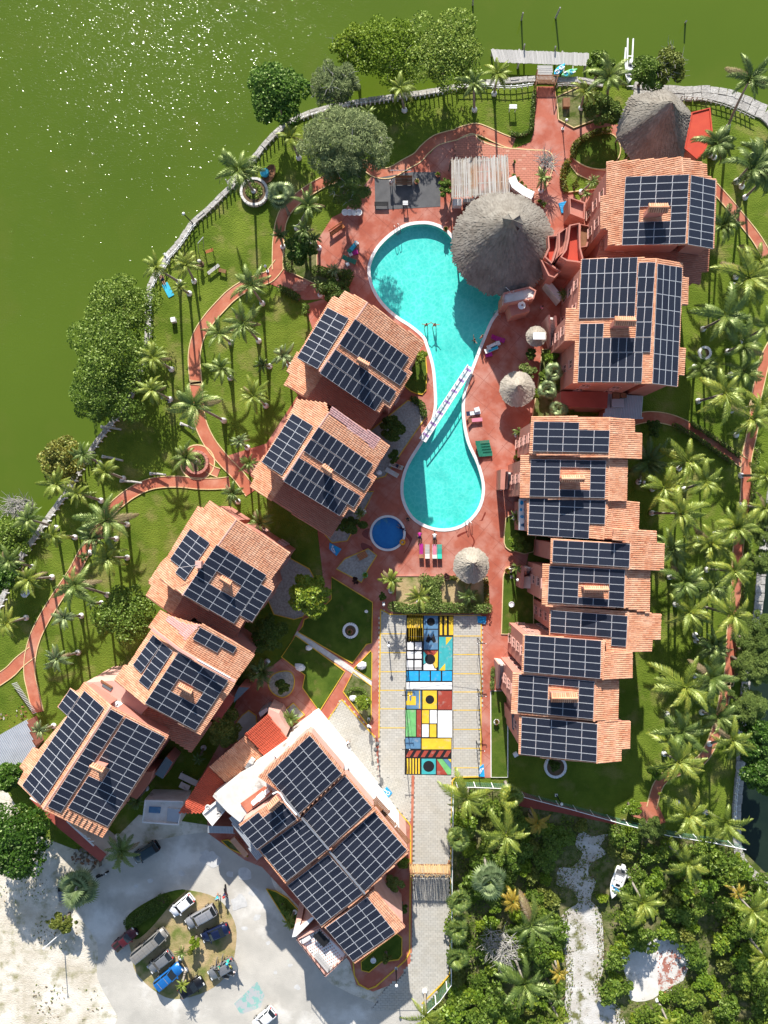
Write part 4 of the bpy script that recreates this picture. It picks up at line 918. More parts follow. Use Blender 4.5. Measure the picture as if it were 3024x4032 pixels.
# ---- east side, middle row
h = house('tiled_house', 'middle row of pink houses with three solar roofs, east of the thatched deck sunshade', 2400, 2330, GW)
row(h, c('K',860,790), c('K',850,948), 14.0, c('K',398,772,860,798,850,948,395,918), c('K',760,712,1008,722,1010,796,1055,798,1050,950,850,948,860,798,756,776), [(c('K',410,777,858,800,853,935,405,905), 5, 3)])
row(h, c('K',832,945), c('K',826,1172), 13.5, c('K',350,915,832,945,826,1170,380,1162,345,1158), c('K',832,945,973,952,968,1204,826,1172), [(c('K',387,928,828,950,822,1170,378,1138), 5, 5, hole(2,3,2,3))], chim=c('K',585,1042,730,1046,730,1082,585,1080))
row(h, c('K',848,1192), c('K',838,1428), 13.1, c('K',390,1160,848,1192,838,1428,720,1420,716,1360,388,1330), c('K',848,1198,1038,1206,1032,1352,986,1352,980,1426,838,1428), [(c('K',397,1185,843,1218,838,1350,392,1315), 5, 3), (c('K',750,1346,837,1352,834,1396,746,1390), 1, 1)])
t = stair_thing('outside stair with pink walls and a black pot on its landing beside the middle row', c('K',240,935,285,935,285,985,245,985), 3.0, .6, 8)
block(c('K',228,930,245,930,238,1060,218,1056), 3.4, 0, 'stucco_pink', name='side_wall', parent=t); block(c('K',310,935,345,925,345,1085,305,1065), 3.8, 0, 'stucco_pink', name='side_wall', parent=t); block(c('K',240,990,305,985,305,1060,236,1056), 2.4, 0, 'stucco_pink', 'white_stained', 'landing', t)
# ---- east side, southern row
h = house('tiled_house', 'southernmost row of pink houses with three solar roofs, beside the painted parking', 2290, 2730, GW)
row(h, c('K',705,1360), c('K',700,1588), 14.4, c('K',236,1325,712,1362,700,1588,228,1560), c('K',712,1428,870,1430,868,1580,700,1586), [(c('K',245,1328,690,1362,685,1583,238,1542), 5, 5)])
row(h, c('S',700,245), c('S',692,480), 13.9, c('S',240,210,700,246,690,480,275,440,230,436), c('S',700,246,828,246,822,482,690,480), [(c('S',272,218,693,258,687,468,265,425), 5, 5, hole(1,2,2,3))], chim=c('S',452,322,595,322,600,375,450,372))
row(h, c('S',712,490), c('S',706,713), 13.7, c('S',276,446,712,490,706,714,272,668), c('S',712,486,824,480,892,480,888,632,842,632,840,704,706,714), [(c('S',288,455,710,495,705,708,282,663), 5, 5)])
block(c('S',232,440,275,445,275,575,235,520), 6.0, 0, 'stucco_pink', 'glass_blue', 'bay_window', h)
stair_thing('white outside stair with pink walls at the north east corner of the parking', c('S',150,290,188,292,190,160,158,155), .2, 3.2, 12)
# ---- west side houses
GWW = 'terracotta roofed houses on the west side'
h = house('tiled_house', 'west house nearest the upper pool, upright solar panels beside an orange tile field', 1400, 1440, GW)
ra, rb = c('a',985,188), c('a',478,918)
nw = mkplane(ra, rb, 13.2, c('a',300,300), .30); ne = mkplane(ra, rb, 13.2, c('a',1500,1000), .27)
rf, ring, _ = slope(h, nw, c('a',745,65,985,188,478,918,232,768,490,330,617,128,680,152)); rfe, ring2, _ = slope(h, ne, c('a',985,188,1580,612,1408,892,1450,932,1216,1305,1155,1268,1100,1355,478,918)); windows(h, ring2, 0, 9)
ridge_caps(nw.P(ra), nw.P(rb), 'stucco_light', rf)
panels(h, nw, *c('a',560,243,785,358,455,890,238,770), 2, 8); panels(h, ne, *c('a',850,362,1420,772,1340,890,770,487), 9, 1); panels(h, ne, *c('a',765,492,1400,938,1325,1065,682,628), 10, 1)
panels(h, ne, *c('a',645,682,1285,1128,1208,1245,565,803), 10, 1); panels(h, ne, *c('a',560,810,1140,1205,1060,1332,480,935), 9, 1)
chimney(rfe, ne, c('a',890,765,1010,830,985,888,858,815), 1.6, 'tile_terracotta')
lr = (c('a',525,935), c('a',345,1205)); n2 = mkplane(*lr, 9.6, c('a',100,900), .28); e2 = mkplane(*lr, 9.6, c('a',900,1300), .22)
slope(h, n2, c('a',238,715,130,918,165,950,105,1056,345,1205,560,880)); slope(h, e2, c('a',560,880,345,1205,490,1308,560,1250,1000,1540,1240,1170), 'tile_dull')
h = house('tiled_house', 'second west house with a faded pinkish tile patch on its roof, beside the lower pool', 1340, 1870, GW)
ra, rb = c('b',892,210), c('b',418,908); nw = mkplane(ra, rb, 12.8, c('b',300,300), .30); ne = mkplane(ra, rb, 12.8, c('b',1500,1000), .27)
rf, ring, _ = slope(h, nw, c('b',560,60,870,100,892,210,418,908,182,716,455,285,450,262,530,130)); rfe, ring2, _ = slope(h, ne, c('b',892,210,1240,470,1362,590,1440,470,1540,545,1350,848,1394,882,1160,1250,1098,1216,1045,1300,418,908)); windows(h, ring2, 0, 9)
fp = poly3(ne, c('b',910,180,930,140,1440,470,1345,610,1240,470,892,212)); 
slope(h, ne, c('b',892,212,925,140,1345,412,1440,470,1362,590,1240,474), 'tile_faded', wall=False)
ridge_caps(nw.P(ra), nw.P(rb), 'stucco_light', rf)
panels(h, nw, *c('b',512,207,730,340,400,858,187,720), 2, 8); panels(h, ne, *c('b',785,347,1362,742,1285,858,710,470), 9, 1); panels(h, ne, *c('b',705,478,1343,900,1268,1020,625,600), 10, 1)
panels(h, ne, *c('b',582,672,1228,1078,1158,1198,502,795), 10, 1); panels(h, ne, *c('b',497,800,1088,1163,1010,1287,420,925), 9, 1); chimney(rfe, ne, c('b',850,735,948,812,905,862,795,788), 1.5)
lr = (c('b',470,860), c('b',300,1128)); n2 = mkplane(*lr, 9.4, c('b',100,900), .28); e2 = mkplane(*lr, 9.4, c('b',900,1300), .22)
slope(h, n2, c('b',215,645,78,852,115,890,62,985,300,1128,500,815)); slope(h, e2, c('b',500,815,300,1128,910,1520,1170,1110), 'tile_dull')
h = house('tiled_house', 'third west house with pale peach tiles and a square solar ring round its chimney', 860, 2200, GW)
ra, rb = c('c',1030,262), c('c',440,1086); nw = mkplane(ra, rb, 12.8, c('c',300,400), .30); ne = mkplane(ra, rb, 12.8, c('c',1500,1100), .25)
rf, _, _ = slope(h, nw, c('c',738,58,1030,262,440,1086,135,880,205,735,280,660,470,345,610,120,668,150)); rfe, ring2, _ = slope(h, ne, c('c',1030,262,1612,622,1405,910,1437,1010,1195,1392,1115,1356,1060,1446,998,1412,440,1086)); windows(h, ring2, 0, 9)
ridge_caps(nw.P(ra), nw.P(rb), 'stucco_light', rf)
panels(h, nw, *c('c',522,362,735,520,463,925,258,762), 2, 6, {(5,0)}); panels(h, ne, *c('c',808,537,1355,870,998,1395,445,1080), 4, 8, hole(3,4,1,2)); panels(h, ne, *c('c',1290,970,1418,1040,1195,1378,1065,1305), 1, 5)
chimney(rfe, ne, c('c',870,870,985,940,955,1000,835,925), .7)
lr = (c('c',480,1040), c('c',320,1305)); n2 = mkplane(*lr, 9.4, c('c',100,1000), .28); e2 = mkplane(*lr, 9.4, c('c',900,1400), .22)
slope(h, n2, c('c',205,735,65,945,105,985,38,1100,320,1306,500,1020)); slope(h, e2, c('c',500,1020,320,1306,462,1410,560,1330,985,1592,1130,1360), 'tile_dull')
mb = MB(); p = nw.P(c('c',632,750), .1); mb.box(p.x, p.y, p.z+.5, .7, .8, 1.0, 'stucco_light'); mb.tube([p+Vector((0,0,1)), p+Vector((-2.6,-.4,1.1))], .03, 'steel', 5); mb.build('roof_vent', h)
h = house('tiled_house', 'fourth west house with a mixed orange tile extension and a white flashing line across it', 770, 2600, GW)
ra, rb = c('d',735,497), c('d',360,1086); nw = mkplane(ra, rb, 12.6, c('d',200,500), .30); ne = mkplane(ra, rb, 12.6, c('d',1200,1000), .25)
rf, _, _ = slope(h, nw, c('d',440,262,735,497,360,1086,28,832,135,660,168,672)); rfe, ring2, _ = slope(h, ne, c('d',735,497,1345,842,1330,880,960,1422,360,1086)); windows(h, ring2, 0, 9)
ridge_caps(nw.P(ra), nw.P(rb), 'tile_terracotta', rf)
panels(h, nw, *c('d',450,327,550,415,320,750,230,660), 1, 5); panels(h, nw, *c('d',553,420,662,508,397,920,293,832), 1, 6); panels(h, ne, *c('d',725,522,1270,828,908,1370,360,1075), 4, 8, hole(3,4,1,2))
chimney(rfe, ne, c('d',745,850,890,930,862,990,712,905), .7)
xr = (c('d',950,225), c('d',770,495)); xn = mkplane(*xr, 11.8, c('d',500,200), .26); xe = mkplane(*xr, 11.8, c('d',1300,600), .25)
slope(h, xn, c('d',530,65,650,130,950,225,770,495,735,488,440,262,395,256)); slope(h, xe, c('d',950,225,985,215,1310,390,1555,548,1345,845,770,495))
panels(h, xe, *c('d',962,247,1362,467,1282,598,878,375), 3, 2, {(1,2)})
fl = MB(); pts = [W(q, 12.75) for q in c('d',440,266,735,492,1345,838)]
for A, B in zip(pts, pts[1:]): fl.beam(A, B, .3, .35, 'stucco_light')
fl.tube([W(q, 12.95) for q in c('d',930,600,1290,800)], .06, 'white_plain', 6); fl.build('flashing_wall', h)
fpatch = slope(h, Plane(xn.o+xn.n*.035, xn.n, xn.d), c('d',620,130,660,135,800,215,960,225,800,390,700,260,590,180), 'tile_faded', wall=False, th=.05)
lr = (c('d',400,1040), c('d',335,1250)); e2 = mkplane(*lr, 9.2, c('d',900,1400), .22); n2 = mkplane(*lr, 9.2, c('d',0,900), .28)
slope(h, e2, c('d',430,1000,335,1262,865,1612,1090,1290), 'tile_dull'); slope(h, n2, c('d',28,832,-30,910,290,1232,335,1262,430,1010))
for k in range(2): block(c('d',1335-k*220,1000+k*225,1385-k*60,900+k*110,1500-k*220,905+k*100,1330-k*170,1070+k*210), 5, 0, 'stucco_pink', 'tile_dull' if k else 'glass_blue', 'porch', h) if k == 0 else block(c('d',1265,975,1340,1015,1165,1285,1080,1240), 5.2, 0, 'stucco_pink', 'roof_flat_red', 'porch', h)
# ---- house at the south west corner
h = house('tiled_house', 'south west corner house almost wholly covered with long ranks of solar panels', 370, 2980, GW)
ra, rb = c('e',1010,268), c('e',298,1352); nw = mkplane(ra, rb, 13.2, c('e',100,600), .32); ne = mkplane(ra, rb, 13.2, c('e',1500,1000), .24)
rf, _, _ = slope(h, nw, c('e',730,15,1010,268,298,1352,28,1085,92,960,45,915,190,708,245,735,545,370,450,275,580,85,650,130)); rfe, ring2, _ = slope(h, ne, c('e',1010,268,1615,582,915,1656,298,1352)); windows(h, ring2, 0, 9.5)
ridge_caps(nw.P(ra), nw.P(rb), 'stucco_light', rf)
panels(h, nw, *c('e',728,105,935,285,265,1305,72,1105), 2, 15); panels(h, nw, *c('e',580,85,675,165,548,370,452,275), 1, 3); panels(h, ne, *c('e',1005,300,1142,375,480,1390,340,1325), 1, 15); panels(h, ne, *c('e',1165,390,1580,597,975,1537,555,1340), 3, 14, {(7,0),(8,0)})
chimney(rfe, ne, c('e',820,860,955,915,915,982,772,910), 1.7)
mb = MB()
for i in range(8):
    A = ne.P(c('e',555+i*52,1362+i*27), .14); mb.beam(A, A+ne.u*0+(ne.P(c('e',505+i*52,1440+i*27), .14)-A), .07, .05, 'dark_metal')
mb.build('panel_rails', h, kind='stuff')
flat_block(h, c('e',735,20,1020,0,1330,90,1420,250,1290,400,1005,262), 9.5, 'stucco_light', 'stucco_light', 'terrace_block')
mb = MB()
for x, y in ((1015,205),(1110,270),(1050,240),(1160,310)):
    p = W(c('e',x,y), 10.0); mb.box(p.x, p.y, 9.85, .9, .45, .7, 'white_plain', rz=-.6)
mb.build('air_conditioner', h)
for x, y in ((970,65),(890,115)):
    p = W(c('e',x,y), 9.55); mb = MB(); mb.box(p.x, p.y, 9.53, 1.3, .55, .1, 'glass_blue', rz=-.55); mb.box(p.x-.1, p.y+.35, 9.55, 1.6, .2, .2, 'wood_brown', rz=-.55); mb.build('skylight', h)
flat_block(h, c('e',150,1240,500,1450,965,1830,895,1908,460,1560), 4.6, 'white_stained', 'roof_flat_red', 'side_block')
mb = MB()
for i in range(6): mb.beam(W(c('e',560+i*44,1490+i*40), 4.9), W(c('e',640+i*38,1570+i*24), 5.0), .12, .1, 'white_stained')
mb.beam(W(c('e',545,1480), 4.8), W(c('e',830,1740), 4.8), .2, .1, 'white_stained'); mb.build('pergola_beam', h)
block(c('e',1310,960,1450,960,1420,1060,1280,1250,1210,1220), 5.0, 0, 'stucco_pink', 'tile_dull', 'porch', h)
block(c('e',1590,800,1659,860,1555,1035,1470,985), 4.0, 0, 'stucco_pink', 'glass_blue', 'porch', h)
# ---- corrugated shed, west
t = thing('metal_shed', 'grey corrugated metal shed roof at the left edge beside the red garden path', 'shed', W(c('N',100,600)))
corrugated(t, c('N',-60,520,172,388,228,568,110,720,150,742,115,800,-20,720), 3.2, .04, c('N',60,760), pitch=.26)
# ---- reception lodge: six stepped solar roofs
h = thing('reception_lodge', 'big lodge with stepped solar roofs and white terraces between parking and sandy yard', 'lodge', W((1250, 3300)))
def deckroof(h, px, hh, pan, nc, nr, skip=(), tilt=.07, tile='tile_terracotta', base=4.0):
    pl = mkplane(px[0], px[1], hh, px[2], tilt); rf, ring, _ = slope(h, pl, px, tile, 0.0, .2, 'stucco_light')
    panels(h, pl, *pan, nc, nr, skip); return rf, pl, ring
deckroof(h, c('f',700,70,735,88,1030,430,615,822,600,800,440,590,262,465), 10.6, c('f',340,450,718,100,998,440,617,793), 4, 7)
deckroof(h, c('f',1030,440,1300,755,895,1110,640,822), 9.9, c('f',655,820,1030,460,1265,740,880,1095), 4, 6)
rf, pl, _ = deckroof(h, c('f',88,892,470,632,500,670,625,838,255,1110), 10.2, c('f',90,915,437,645,605,838,250,1110), 4, 4, {(0,2),(0,3)})
chimney(rf, pl, c('f',422,628,482,690,378,782,330,720), 1.5)
deckroof(h, c('f',640,826,885,1112,505,1410,262,1110), 9.5, c('f',275,1110,660,840,870,1105,510,1390), 4, 6)
deckroof(h, c('f',1300,755,1600,1125,1205,1500,890,1120), 9.2, c('f',910,1135,1285,775,1572,1110,1195,1480), 4, 7)
deckroof(h, c('g',885,335,1215,715,825,1012,508,630), 8.8, c('g',520,645,880,370,1185,710,815,995), 4, 7)
deckroof(h, c('g',1215,735,1285,675,1560,1005,1500,1050,1110,1330,848,1010), 8.2, c('g',855,1015,1225,745,1470,1055,1098,1310), 4, 6)
# gutters between the roofs
mb = MB()
for A, B, z in ((c('f',460,600), c('f',630,820), 10.7), (c('f',645,830), c('f',885,1110), 10.1), (c('f',890,1125), c('f',1205,1500), 9.4)): mb.beam(W(A, z-.25), W(B, z-.25), .22, .1, 'steel')
mb.tube([W(q, 11) for q in c('f',390,620,430,600,455,615,500,690,600,805)], .1, 'white_plain', 6); mb.build('gutter', h)
flat_block(h, c('f',690,35,750,-2,1062,385,1040,420,720,66), 7.4, 'white_plain', 'white_plain', 'white_terrace')
flat_block(h, c('f',1040,420,1062,385,1290,660,1545,1015,1560,1070,1300,770), 6.8, 'white_plain', 'white_paint', 'white_terrace')
flat_block(h, c('f',690,35,715,70,270,455,430,590,340,660,160,790,100,870,-10,780,-140,640,280,330,560,130), 7.0, 'white_stained', 'white_stained', 'white_terrace')
block(c('f',315,555,385,600,165,785,105,705), 7.25, 7.0, 'path_red', 'path_red', 'red_terrace', h)
mb = MB()
for x, y, s in ((285,640,.8),(340,595,.55),(232,685,.6),(445,250,.9),(560,165,.7)):
    p = W(c('f',x,y), 7.5); mb.box(p.x, p.y, 7.5, s*1.3, s*.8, .7, 'white_plain', rz=.7)
mb.build('air_conditioner', h)
corrugated(h, c('f',0,835,90,770,180,880,90,915,250,1110,265,1105,320,1150,250,1205), 6.0, .05, c('f',250,1205), pitch=.2)
terrace(h, c('g',600,1098,810,990,1062,1240,858,1432), 6.2, 'stucco_light', 'white_plain', para=.55)
# lattice of floor tiles and terrace furniture
mb = MB(); a, b, d = W(c('g',610,1100), 6.2), W(c('g',805,1000), 6.2), W(c('g',850,1410), 6.2); R3 = random.Random(3)
for i in range(1, 11):
    for j in range(1, 15):
        p = a+(b-a)*i/11+(d-a)*j/15; mb.box(p.x, p.y, 6.215, .16, .16, .012, 'cloth_grey' if R3.random() < .3 else 'stucco_light', rz=.6)
mb.build('floor_tiles', h, kind='stuff')
pr = W(c('g',600,1105), 6.8); mb = MB()
for A, B in ((c('g',598,1110), c('g',848,1440)), (c('g',848,1440), c('g',1060,1260))):
    A, B = W(A, 7.6), W(B, 7.6); mb.tube([A, B], .05, 'dark_metal', 5)
    for k in range(7): q_ = A+(B-A)*k/6; mb.tube([q_-Vector((0,0,1.0)), q_], .04, 'dark_metal', 5)
mb.build('railing', h)
def prop_table(name, label, cat, px, hz, L, Wd, ang, m, legs='dark_metal', hgt=.75, slats=0, group=None):
    o = W(px, hz); t = lthing(name, label, cat, o, group, ang); mb = MB()
    if slats:
        for k in range(slats): m2 = MB(); m2.box(0, (k+.5)/slats*Wd-Wd/2, hgt, L, Wd/slats*.8, .05, m); m2.build('slat', t)
    else: mb.box(0, 0, hgt, L, Wd, .06, m); mb.build('tabletop', t)
    for x in (-1, 1):
        for y in (-1, 1): m2 = MB(); m2.box(x*(L/2-.1), y*(Wd/2-.08), hgt/2-.015, .08, .08, hgt-.04, legs); m2.build('leg', t)
    return t
prop_table('terrace_table', 'black square table on the tiled lodge terrace', 'table', c('g',825,1085), 6.22, 1.9, 1.1, math.radians(-45), 'black')
prop_table('terrace_bench', 'weathered wooden slat bench on the lodge terrace rail side', 'bench', c('g',835,1300), 6.22, 2.9, .8, math.radians(-50), 'wood_grey', 'wood_grey', .5, 4)
prop_table('terrace_bench', 'small white bench at the shaded north corner of the lodge terrace', 'bench', c('g',680,1105), 6.22, 1.5, .45, math.radians(30), 'white_plain', 'white_plain', .45, 3)
# corner tower wings
block(c('g',560,1100,590,980,640,960,625,1000,745,915,760,930,600,1090), 7.0, 0, 'stucco_light', 'white_plain', 'corner_wall', h)
block(c('g',1320,640,1480,520,1540,600,1500,880,1400,760), 4.5, 0, 'white_paint', 'white_paint', 'garden_wall', h) if False else None
# annexe with three roofs next to the lodge
h = thing('annexe', 'low restaurant annexe with a bright red tile end, terracotta middle and dark red tail', 'annexe', W(c('O',350,330)))
ax = mkplane(c('O',535,95), c('O',400,210), 5.6, c('O',400,100), .0)
p1 = mkplane(c('O',535,95), c('O',652,240), 5.2, c('O',400,210), .22); slope(h, mkplane(c('O',400,212), c('O',535,95), 6.2, c('O',600,330), .28), c('O',400,212,535,95,652,240,520,348), 'tile_red')
slope(h, mkplane(c('O',190,405), c('O',400,222), 5.6, c('O',450,450), .22), c('O',190,405,400,222,518,352,312,526), 'tile_terracotta')
slope(h, mkplane(c('O',5,680), c('O',185,405), 5.0, c('O',300,650), .18), c('O',185,405,310,526,180,650,130,682,5,680), 'tile_red')
block(c('O',540,60,600,90,655,200,640,232,535,92), 4.8, 0, 'stucco_light', 'stucco_light', 'gable_wall', h)
block(c('O',480,85,530,55,540,70,490,112), 3.4, 0, 'metal_roof', 'metal_roof', 'porch', h)
mb = MB(); p = W(c('O',430,385), 5.4); mb.box(p.x, p.y, p.z, 1.5, .6, .5, 'white_stained', rz=1.0); mb.build('roof_vent', h)
mb = MB()
for k in range(4): mb.beam(W(c('O',530+k*9,340-k*6), 3.4), W(c('O',585+k*14,325-k*24), 3.2), .12, .12, 'wood_brown')
mb.build('eave_beam', h)
t = thing('white_flat_roof', 'long stained white flat roof between the annexe and the lodge', 'roof', W(c('O',330,560)))
flat_block(t, c('O',520,360,560,395,370,560,205,757,146,682), 5.6, 'white_stained', 'white_stained', 'wall', .25, pm='white_paint')
mb = MB()
for x, y in ((175,650),(265,660),(240,690),(350,520)):
    p = W(c('O',x,y), 5.9); mb.lathe(p.x, p.y, [(.32,5.6),(.32,5.85),(.22,5.85),(.22,5.7)], 'white_stained', 12)
mb.build('roof_vent', t)
t = thing('gatehouse', 'small flat roofed white gatehouse with stained roof between corner house and annexe', 'hut', W(c('N',1060,980)))
flat_block(t, c('N',948,905,1205,912,1172,1072,930,1055), 3.4, 'white_stained', 'white_stained', 'wall', .35, pm='white_paint')
block(c('N',975,955,1050,960,1045,1000,970,995), 3.5, 3.4, 'paint_slate', 'paint_slate', 'roof_sheet', t); block(c('N',1095,965,1180,975,1170,1060,1090,1050), 3.6, 3.4, 'white_stained', 'metal_roof', 'roof_sheet', t)
t = thing('metal_canopy', 'blue grey metal canopy over the lodge side entrance', 'canopy', W(c('O',250,780)))
corrugated(t, c('O',178,755,330,760,335,802,180,798), 3.2, .05, c('O',250,820), pitch=.2)
mb = MB(); mb.beam(W(c('O',325,830), .9), W(c('O',410,930), .9), .75, .5, 'tile_terracotta'); t = mb.build('tiled_counter', label='orange tile topped garden wall by the lodge side door', cat='wall')
# ================================================================ THATCH, DOCK, BRIDGE, FENCES, FURNITURE
def palapa(name, label, cat, base_px, ez, apex_px, az, rad=None, ring_px=None, m='thatch', post=8, rows=16, group=None, prof=1.0, seed=1, strand=1.0, smoke=False):
    """conical thatch roof: base ring (photo pixels) at eave height, apex at its own height"""
    rr = random.Random(seed); A = W(apex_px, az)
    if ring_px: ring = [W(q, ez) for q in ring_px]; ring = ring if area2(ring) > 0 else ring[::-1]
    else:
        o = W(base_px, ez); ring = [o+Vector((rad*math.cos(i*math.pi/24)*rr.uniform(.975,1.02), rad*math.sin(i*math.pi/24)*rr.uniform(.975,1.02), 0)) for i in range(48)]
    n = len(ring); o = sum(ring, Vector())/n
    t = thing(name, label, cat, (o.x, o.y, 0), group)
    def sp(i, f):       # point on the thatch surface, f 0 apex .. 1 eave
        i0 = int(i) % n; q = ring[i0].lerp(ring[(i0+1) % n], i-int(i)); p = A.lerp(q, f)
        return p-Vector((0, 0, 0.10*(az-ez)*math.sin(math.pi*f)*prof))
    mb = MB(); K = 10; vs = [sp(i, (k+.02)/K) if k else A for k in range(K+1) for i in range(n)]
    mb.raw(vs, [(k*n+i, (k+1)*n+i, (k+1)*n+(i+1) % n, k*n+(i+1) % n) for k in range(K) for i in range(n)], m)
    mb.raw([sp(i, 1) for i in range(n)]+[sp(i, 1)-Vector((0,0,.35)) for i in range(n)], [(i, n+i, n+(i+1) % n, (i+1) % n) for i in range(n)], m)
    mb.raw([sp(i, 1)-Vector((0,0,.35)) for i in range(n)]+[A-Vector((0,0,.42*(az-ez)))], [((i+1) % n, i, n) for i in range(n)], m)
    th = mb.build('thatch_roof', t, smooth=True)
    # straw bundles, each real geometry, joined
    mb = MB(); per = sum((ring[i]-ring[(i+1) % n]).length for i in range(n))
    for k in range(rows):
        f0 = (k+.2)/rows; cnt = max(8, int(per*f0/(.17/strand)))
        for j in range(cnt):
            i = (j+rr.random())/cnt*n; f = f0+rr.uniform(-.5,.5)/rows; f1 = min(f+rr.uniform(1.0,1.9)/rows, 1.02+rr.uniform(0,.03))
            p = sp(i, max(f,.01)); e = sp(i+rr.uniform(-.10,.10)*n/48, f1); nn = Vector((p.x-o.x, p.y-o.y, 1.2)).normalized()
            w_ = Vector((-(p.y-o.y), p.x-o.x, 0)); w_ = (w_.normalized() if w_.length > 1e-3 else Vector((1,0,0)))*rr.uniform(.05,.11)
            l0, l1 = rr.uniform(.01,.03), rr.uniform(.04,.10)
            mb.face([p-w_+nn*l0, e-w_*1.2+nn*l1, e+w_*1.2+nn*(l1+rr.uniform(-.03,.03)), p+w_+nn*l0], m)
    mb.build('thatch_straw', th, kind='stuff')
    for k in range(post):
        q = sp(n*k/post, 1); q = Vector((o.x+(q.x-o.x)*.86, o.y+(q.y-o.y)*.86, 0)); mb = MB(); mb.tube([q, q+Vector((0,0,ez+.5))], .12 if rad is None or rad > 3 else .07, 'trunk_wood', 8); mb.build('post', t)
    return t, A, o
t, A, o = palapa('thatched_palapa', 'very large round grey thatched palapa with a vented peak beside the upper pool', 'palapa', c('D',1130,597), 3.4, c('D',1188,448), 11.6, rad=330*.60277*PM*.966, rows=22, post=12, seed=3)
# vent hood at the peak
mb = MB(); B = [W(q, z) for q, z in zip(c('D',1125,430,1165,402,1240,410,1262,470,1225,535,1140,515), (10.7,11.4,11.3,10.6,9.6,9.9))]; B = B if area2(B) > 0 else B[::-1]
AA = W(c('D',1192,442), 12.4); k = len(B)
mb.raw(B+[AA], [(i, (i+1) % k, k) for i in range(k)], 'thatch'); hd = mb.build('vent_hood', t)
mb = MB()
for q0, q1, q2 in ((c('D',1192,448), c('D',1175,475), c('D',1205,470)), (c('D',1215,480), c('D',1222,510), c('D',1240,500))):
    mb.face([W(q, 11.75-.7*i) for i, q in enumerate((q0, q1, q2))], 'black')
for i in range(k): mb.tube([B[i]+Vector((0,0,.05)), AA+Vector((0,0,.05))], .05, 'thatch', 5)
mb.build('hood_poles', hd, kind='stuff')
t, A, o = palapa('thatched_palapa', 'hexagonal brown grey thatched palapa at the top right near the lagoon wall', 'palapa', c('B',1045,690), 3.6, c('B',1150,545), 10.2, rows=20, post=8, seed=5,
    ring_px=[q for a, b in zip(c('B',1110,478,925,515,868,650,855,730,935,850,1080,868,1200,838,1215,780,1250,610,1175,520), c('B',925,515,868,650,855,730,935,850,1080,868,1200,838,1215,780,1250,610,1175,520,1110,478)) for q in [(a[0]+(b[0]-a[0])*i/4, a[1]+(b[1]-a[1])*i/4) for i in range(4)]])
palapa('thatch_umbrella', 'pale thatched sunshade with white knob between the bridge and the first row of houses', 'sunshade', c('E',60,1590), 2.6, c('E',64,1568), 4.3, rad=2.25, m='thatch_light', rows=10, post=1, seed=7, group='round thatch sunshades', strand=1.4)
palapa('thatch_umbrella', 'pale thatched sunshade with ragged edge on the deck south of the lower pool', 'sunshade', c('J',1080,772), 2.5, c('J',1098,752), 4.3, rad=2.28, m='thatch_light', rows=10, post=1, seed=8, group='round thatch sunshades', strand=1.4)
palapa('thatch_umbrella', 'small thatched sunshade half hidden by a white box beside the white outside stair', 'sunshade', c('E',180,1255), 2.6, c('E',178,1245), 3.6, rad=1.3, m='thatch_light', rows=8, post=1, seed=9, group='round thatch sunshades', strand=1.4)
mb = MB(); p = W(c('E',200,1252), 3.6); mb.box(p.x, p.y, 3.5, 1.6, .9, .25, 'white_plain'); mb.build('white_box', label='white box cover lying on the smallest thatched sunshade by the stair', cat='box')
# wing roof and red terrace by the hexagonal palapa
t = thing('red_canopy', 'bright red flat roof wing on the east side of the hexagonal thatched palapa', 'roof', W(c('B',1290,700)))
flat_block(t, c('B',1248,600,1350,574,1362,700,1325,800,1285,858,1210,795), 3.6, 'stucco_pink', 'roof_bright_red', 'wall', .12, pm='roof_bright_red')
# bar hut by the palapa
t = thing('pool_bar', 'pink bar hut with cluttered white roof tucked under the big palapa at the pool', 'hut', W(c('D',1220,960)))
flat_block(t, c('D',1130,920,1300,880,1345,905,1330,960,1125,1000), 4.0, 'stucco_pink', 'white_stained', 'wall', .3)
flat_block(t, c('D',1165,1000,1290,975,1308,1035,1185,1070), 3.2, 'stucco_pink', 'stucco_pink', 'porch')
mb = MB(); R4 = random.Random(4)
for k in range(10): p = W(c('D',1150+R4.random()*140, 900+R4.random()*60), 4.2); mb.beam(p, p+Vector((R4.uniform(-1,1), R4.uniform(-.6,.6), .1)), .05, .05, 'white_stained')
mb.build('roof_pipes', t, kind='stuff')
def dish(px, z, r, label, tilt=(.3,-.5)):
    o = W(px, z); d = lthing('satellite_dish', label, 'dish', o, 'satellite dishes'); mb = MB(); prof = [(r*math.sin(a), .35*r*(1-math.cos(a))*2) for a in [i*.25 for i in range(1, 6)]]
    mb.lathe(0, 0, prof, 'white_plain', 16, False); b = mb.build('reflector', d); b.rotation_euler = (tilt[0], tilt[1], 0); b.location.z = .5
    mb = MB(); mb.tube([(0,0,0),(0,0,.5)], .05, 'steel', 6); mb.build('mast', d); mb = MB(); mb.tube([(0,0,.5),(.2,-.3,1.1)], .025, 'steel', 5); mb.build('arm', d); return d
dish(c('D',1250,1005), 3.25, .55, 'white satellite dish on the pink porch of the pool bar')
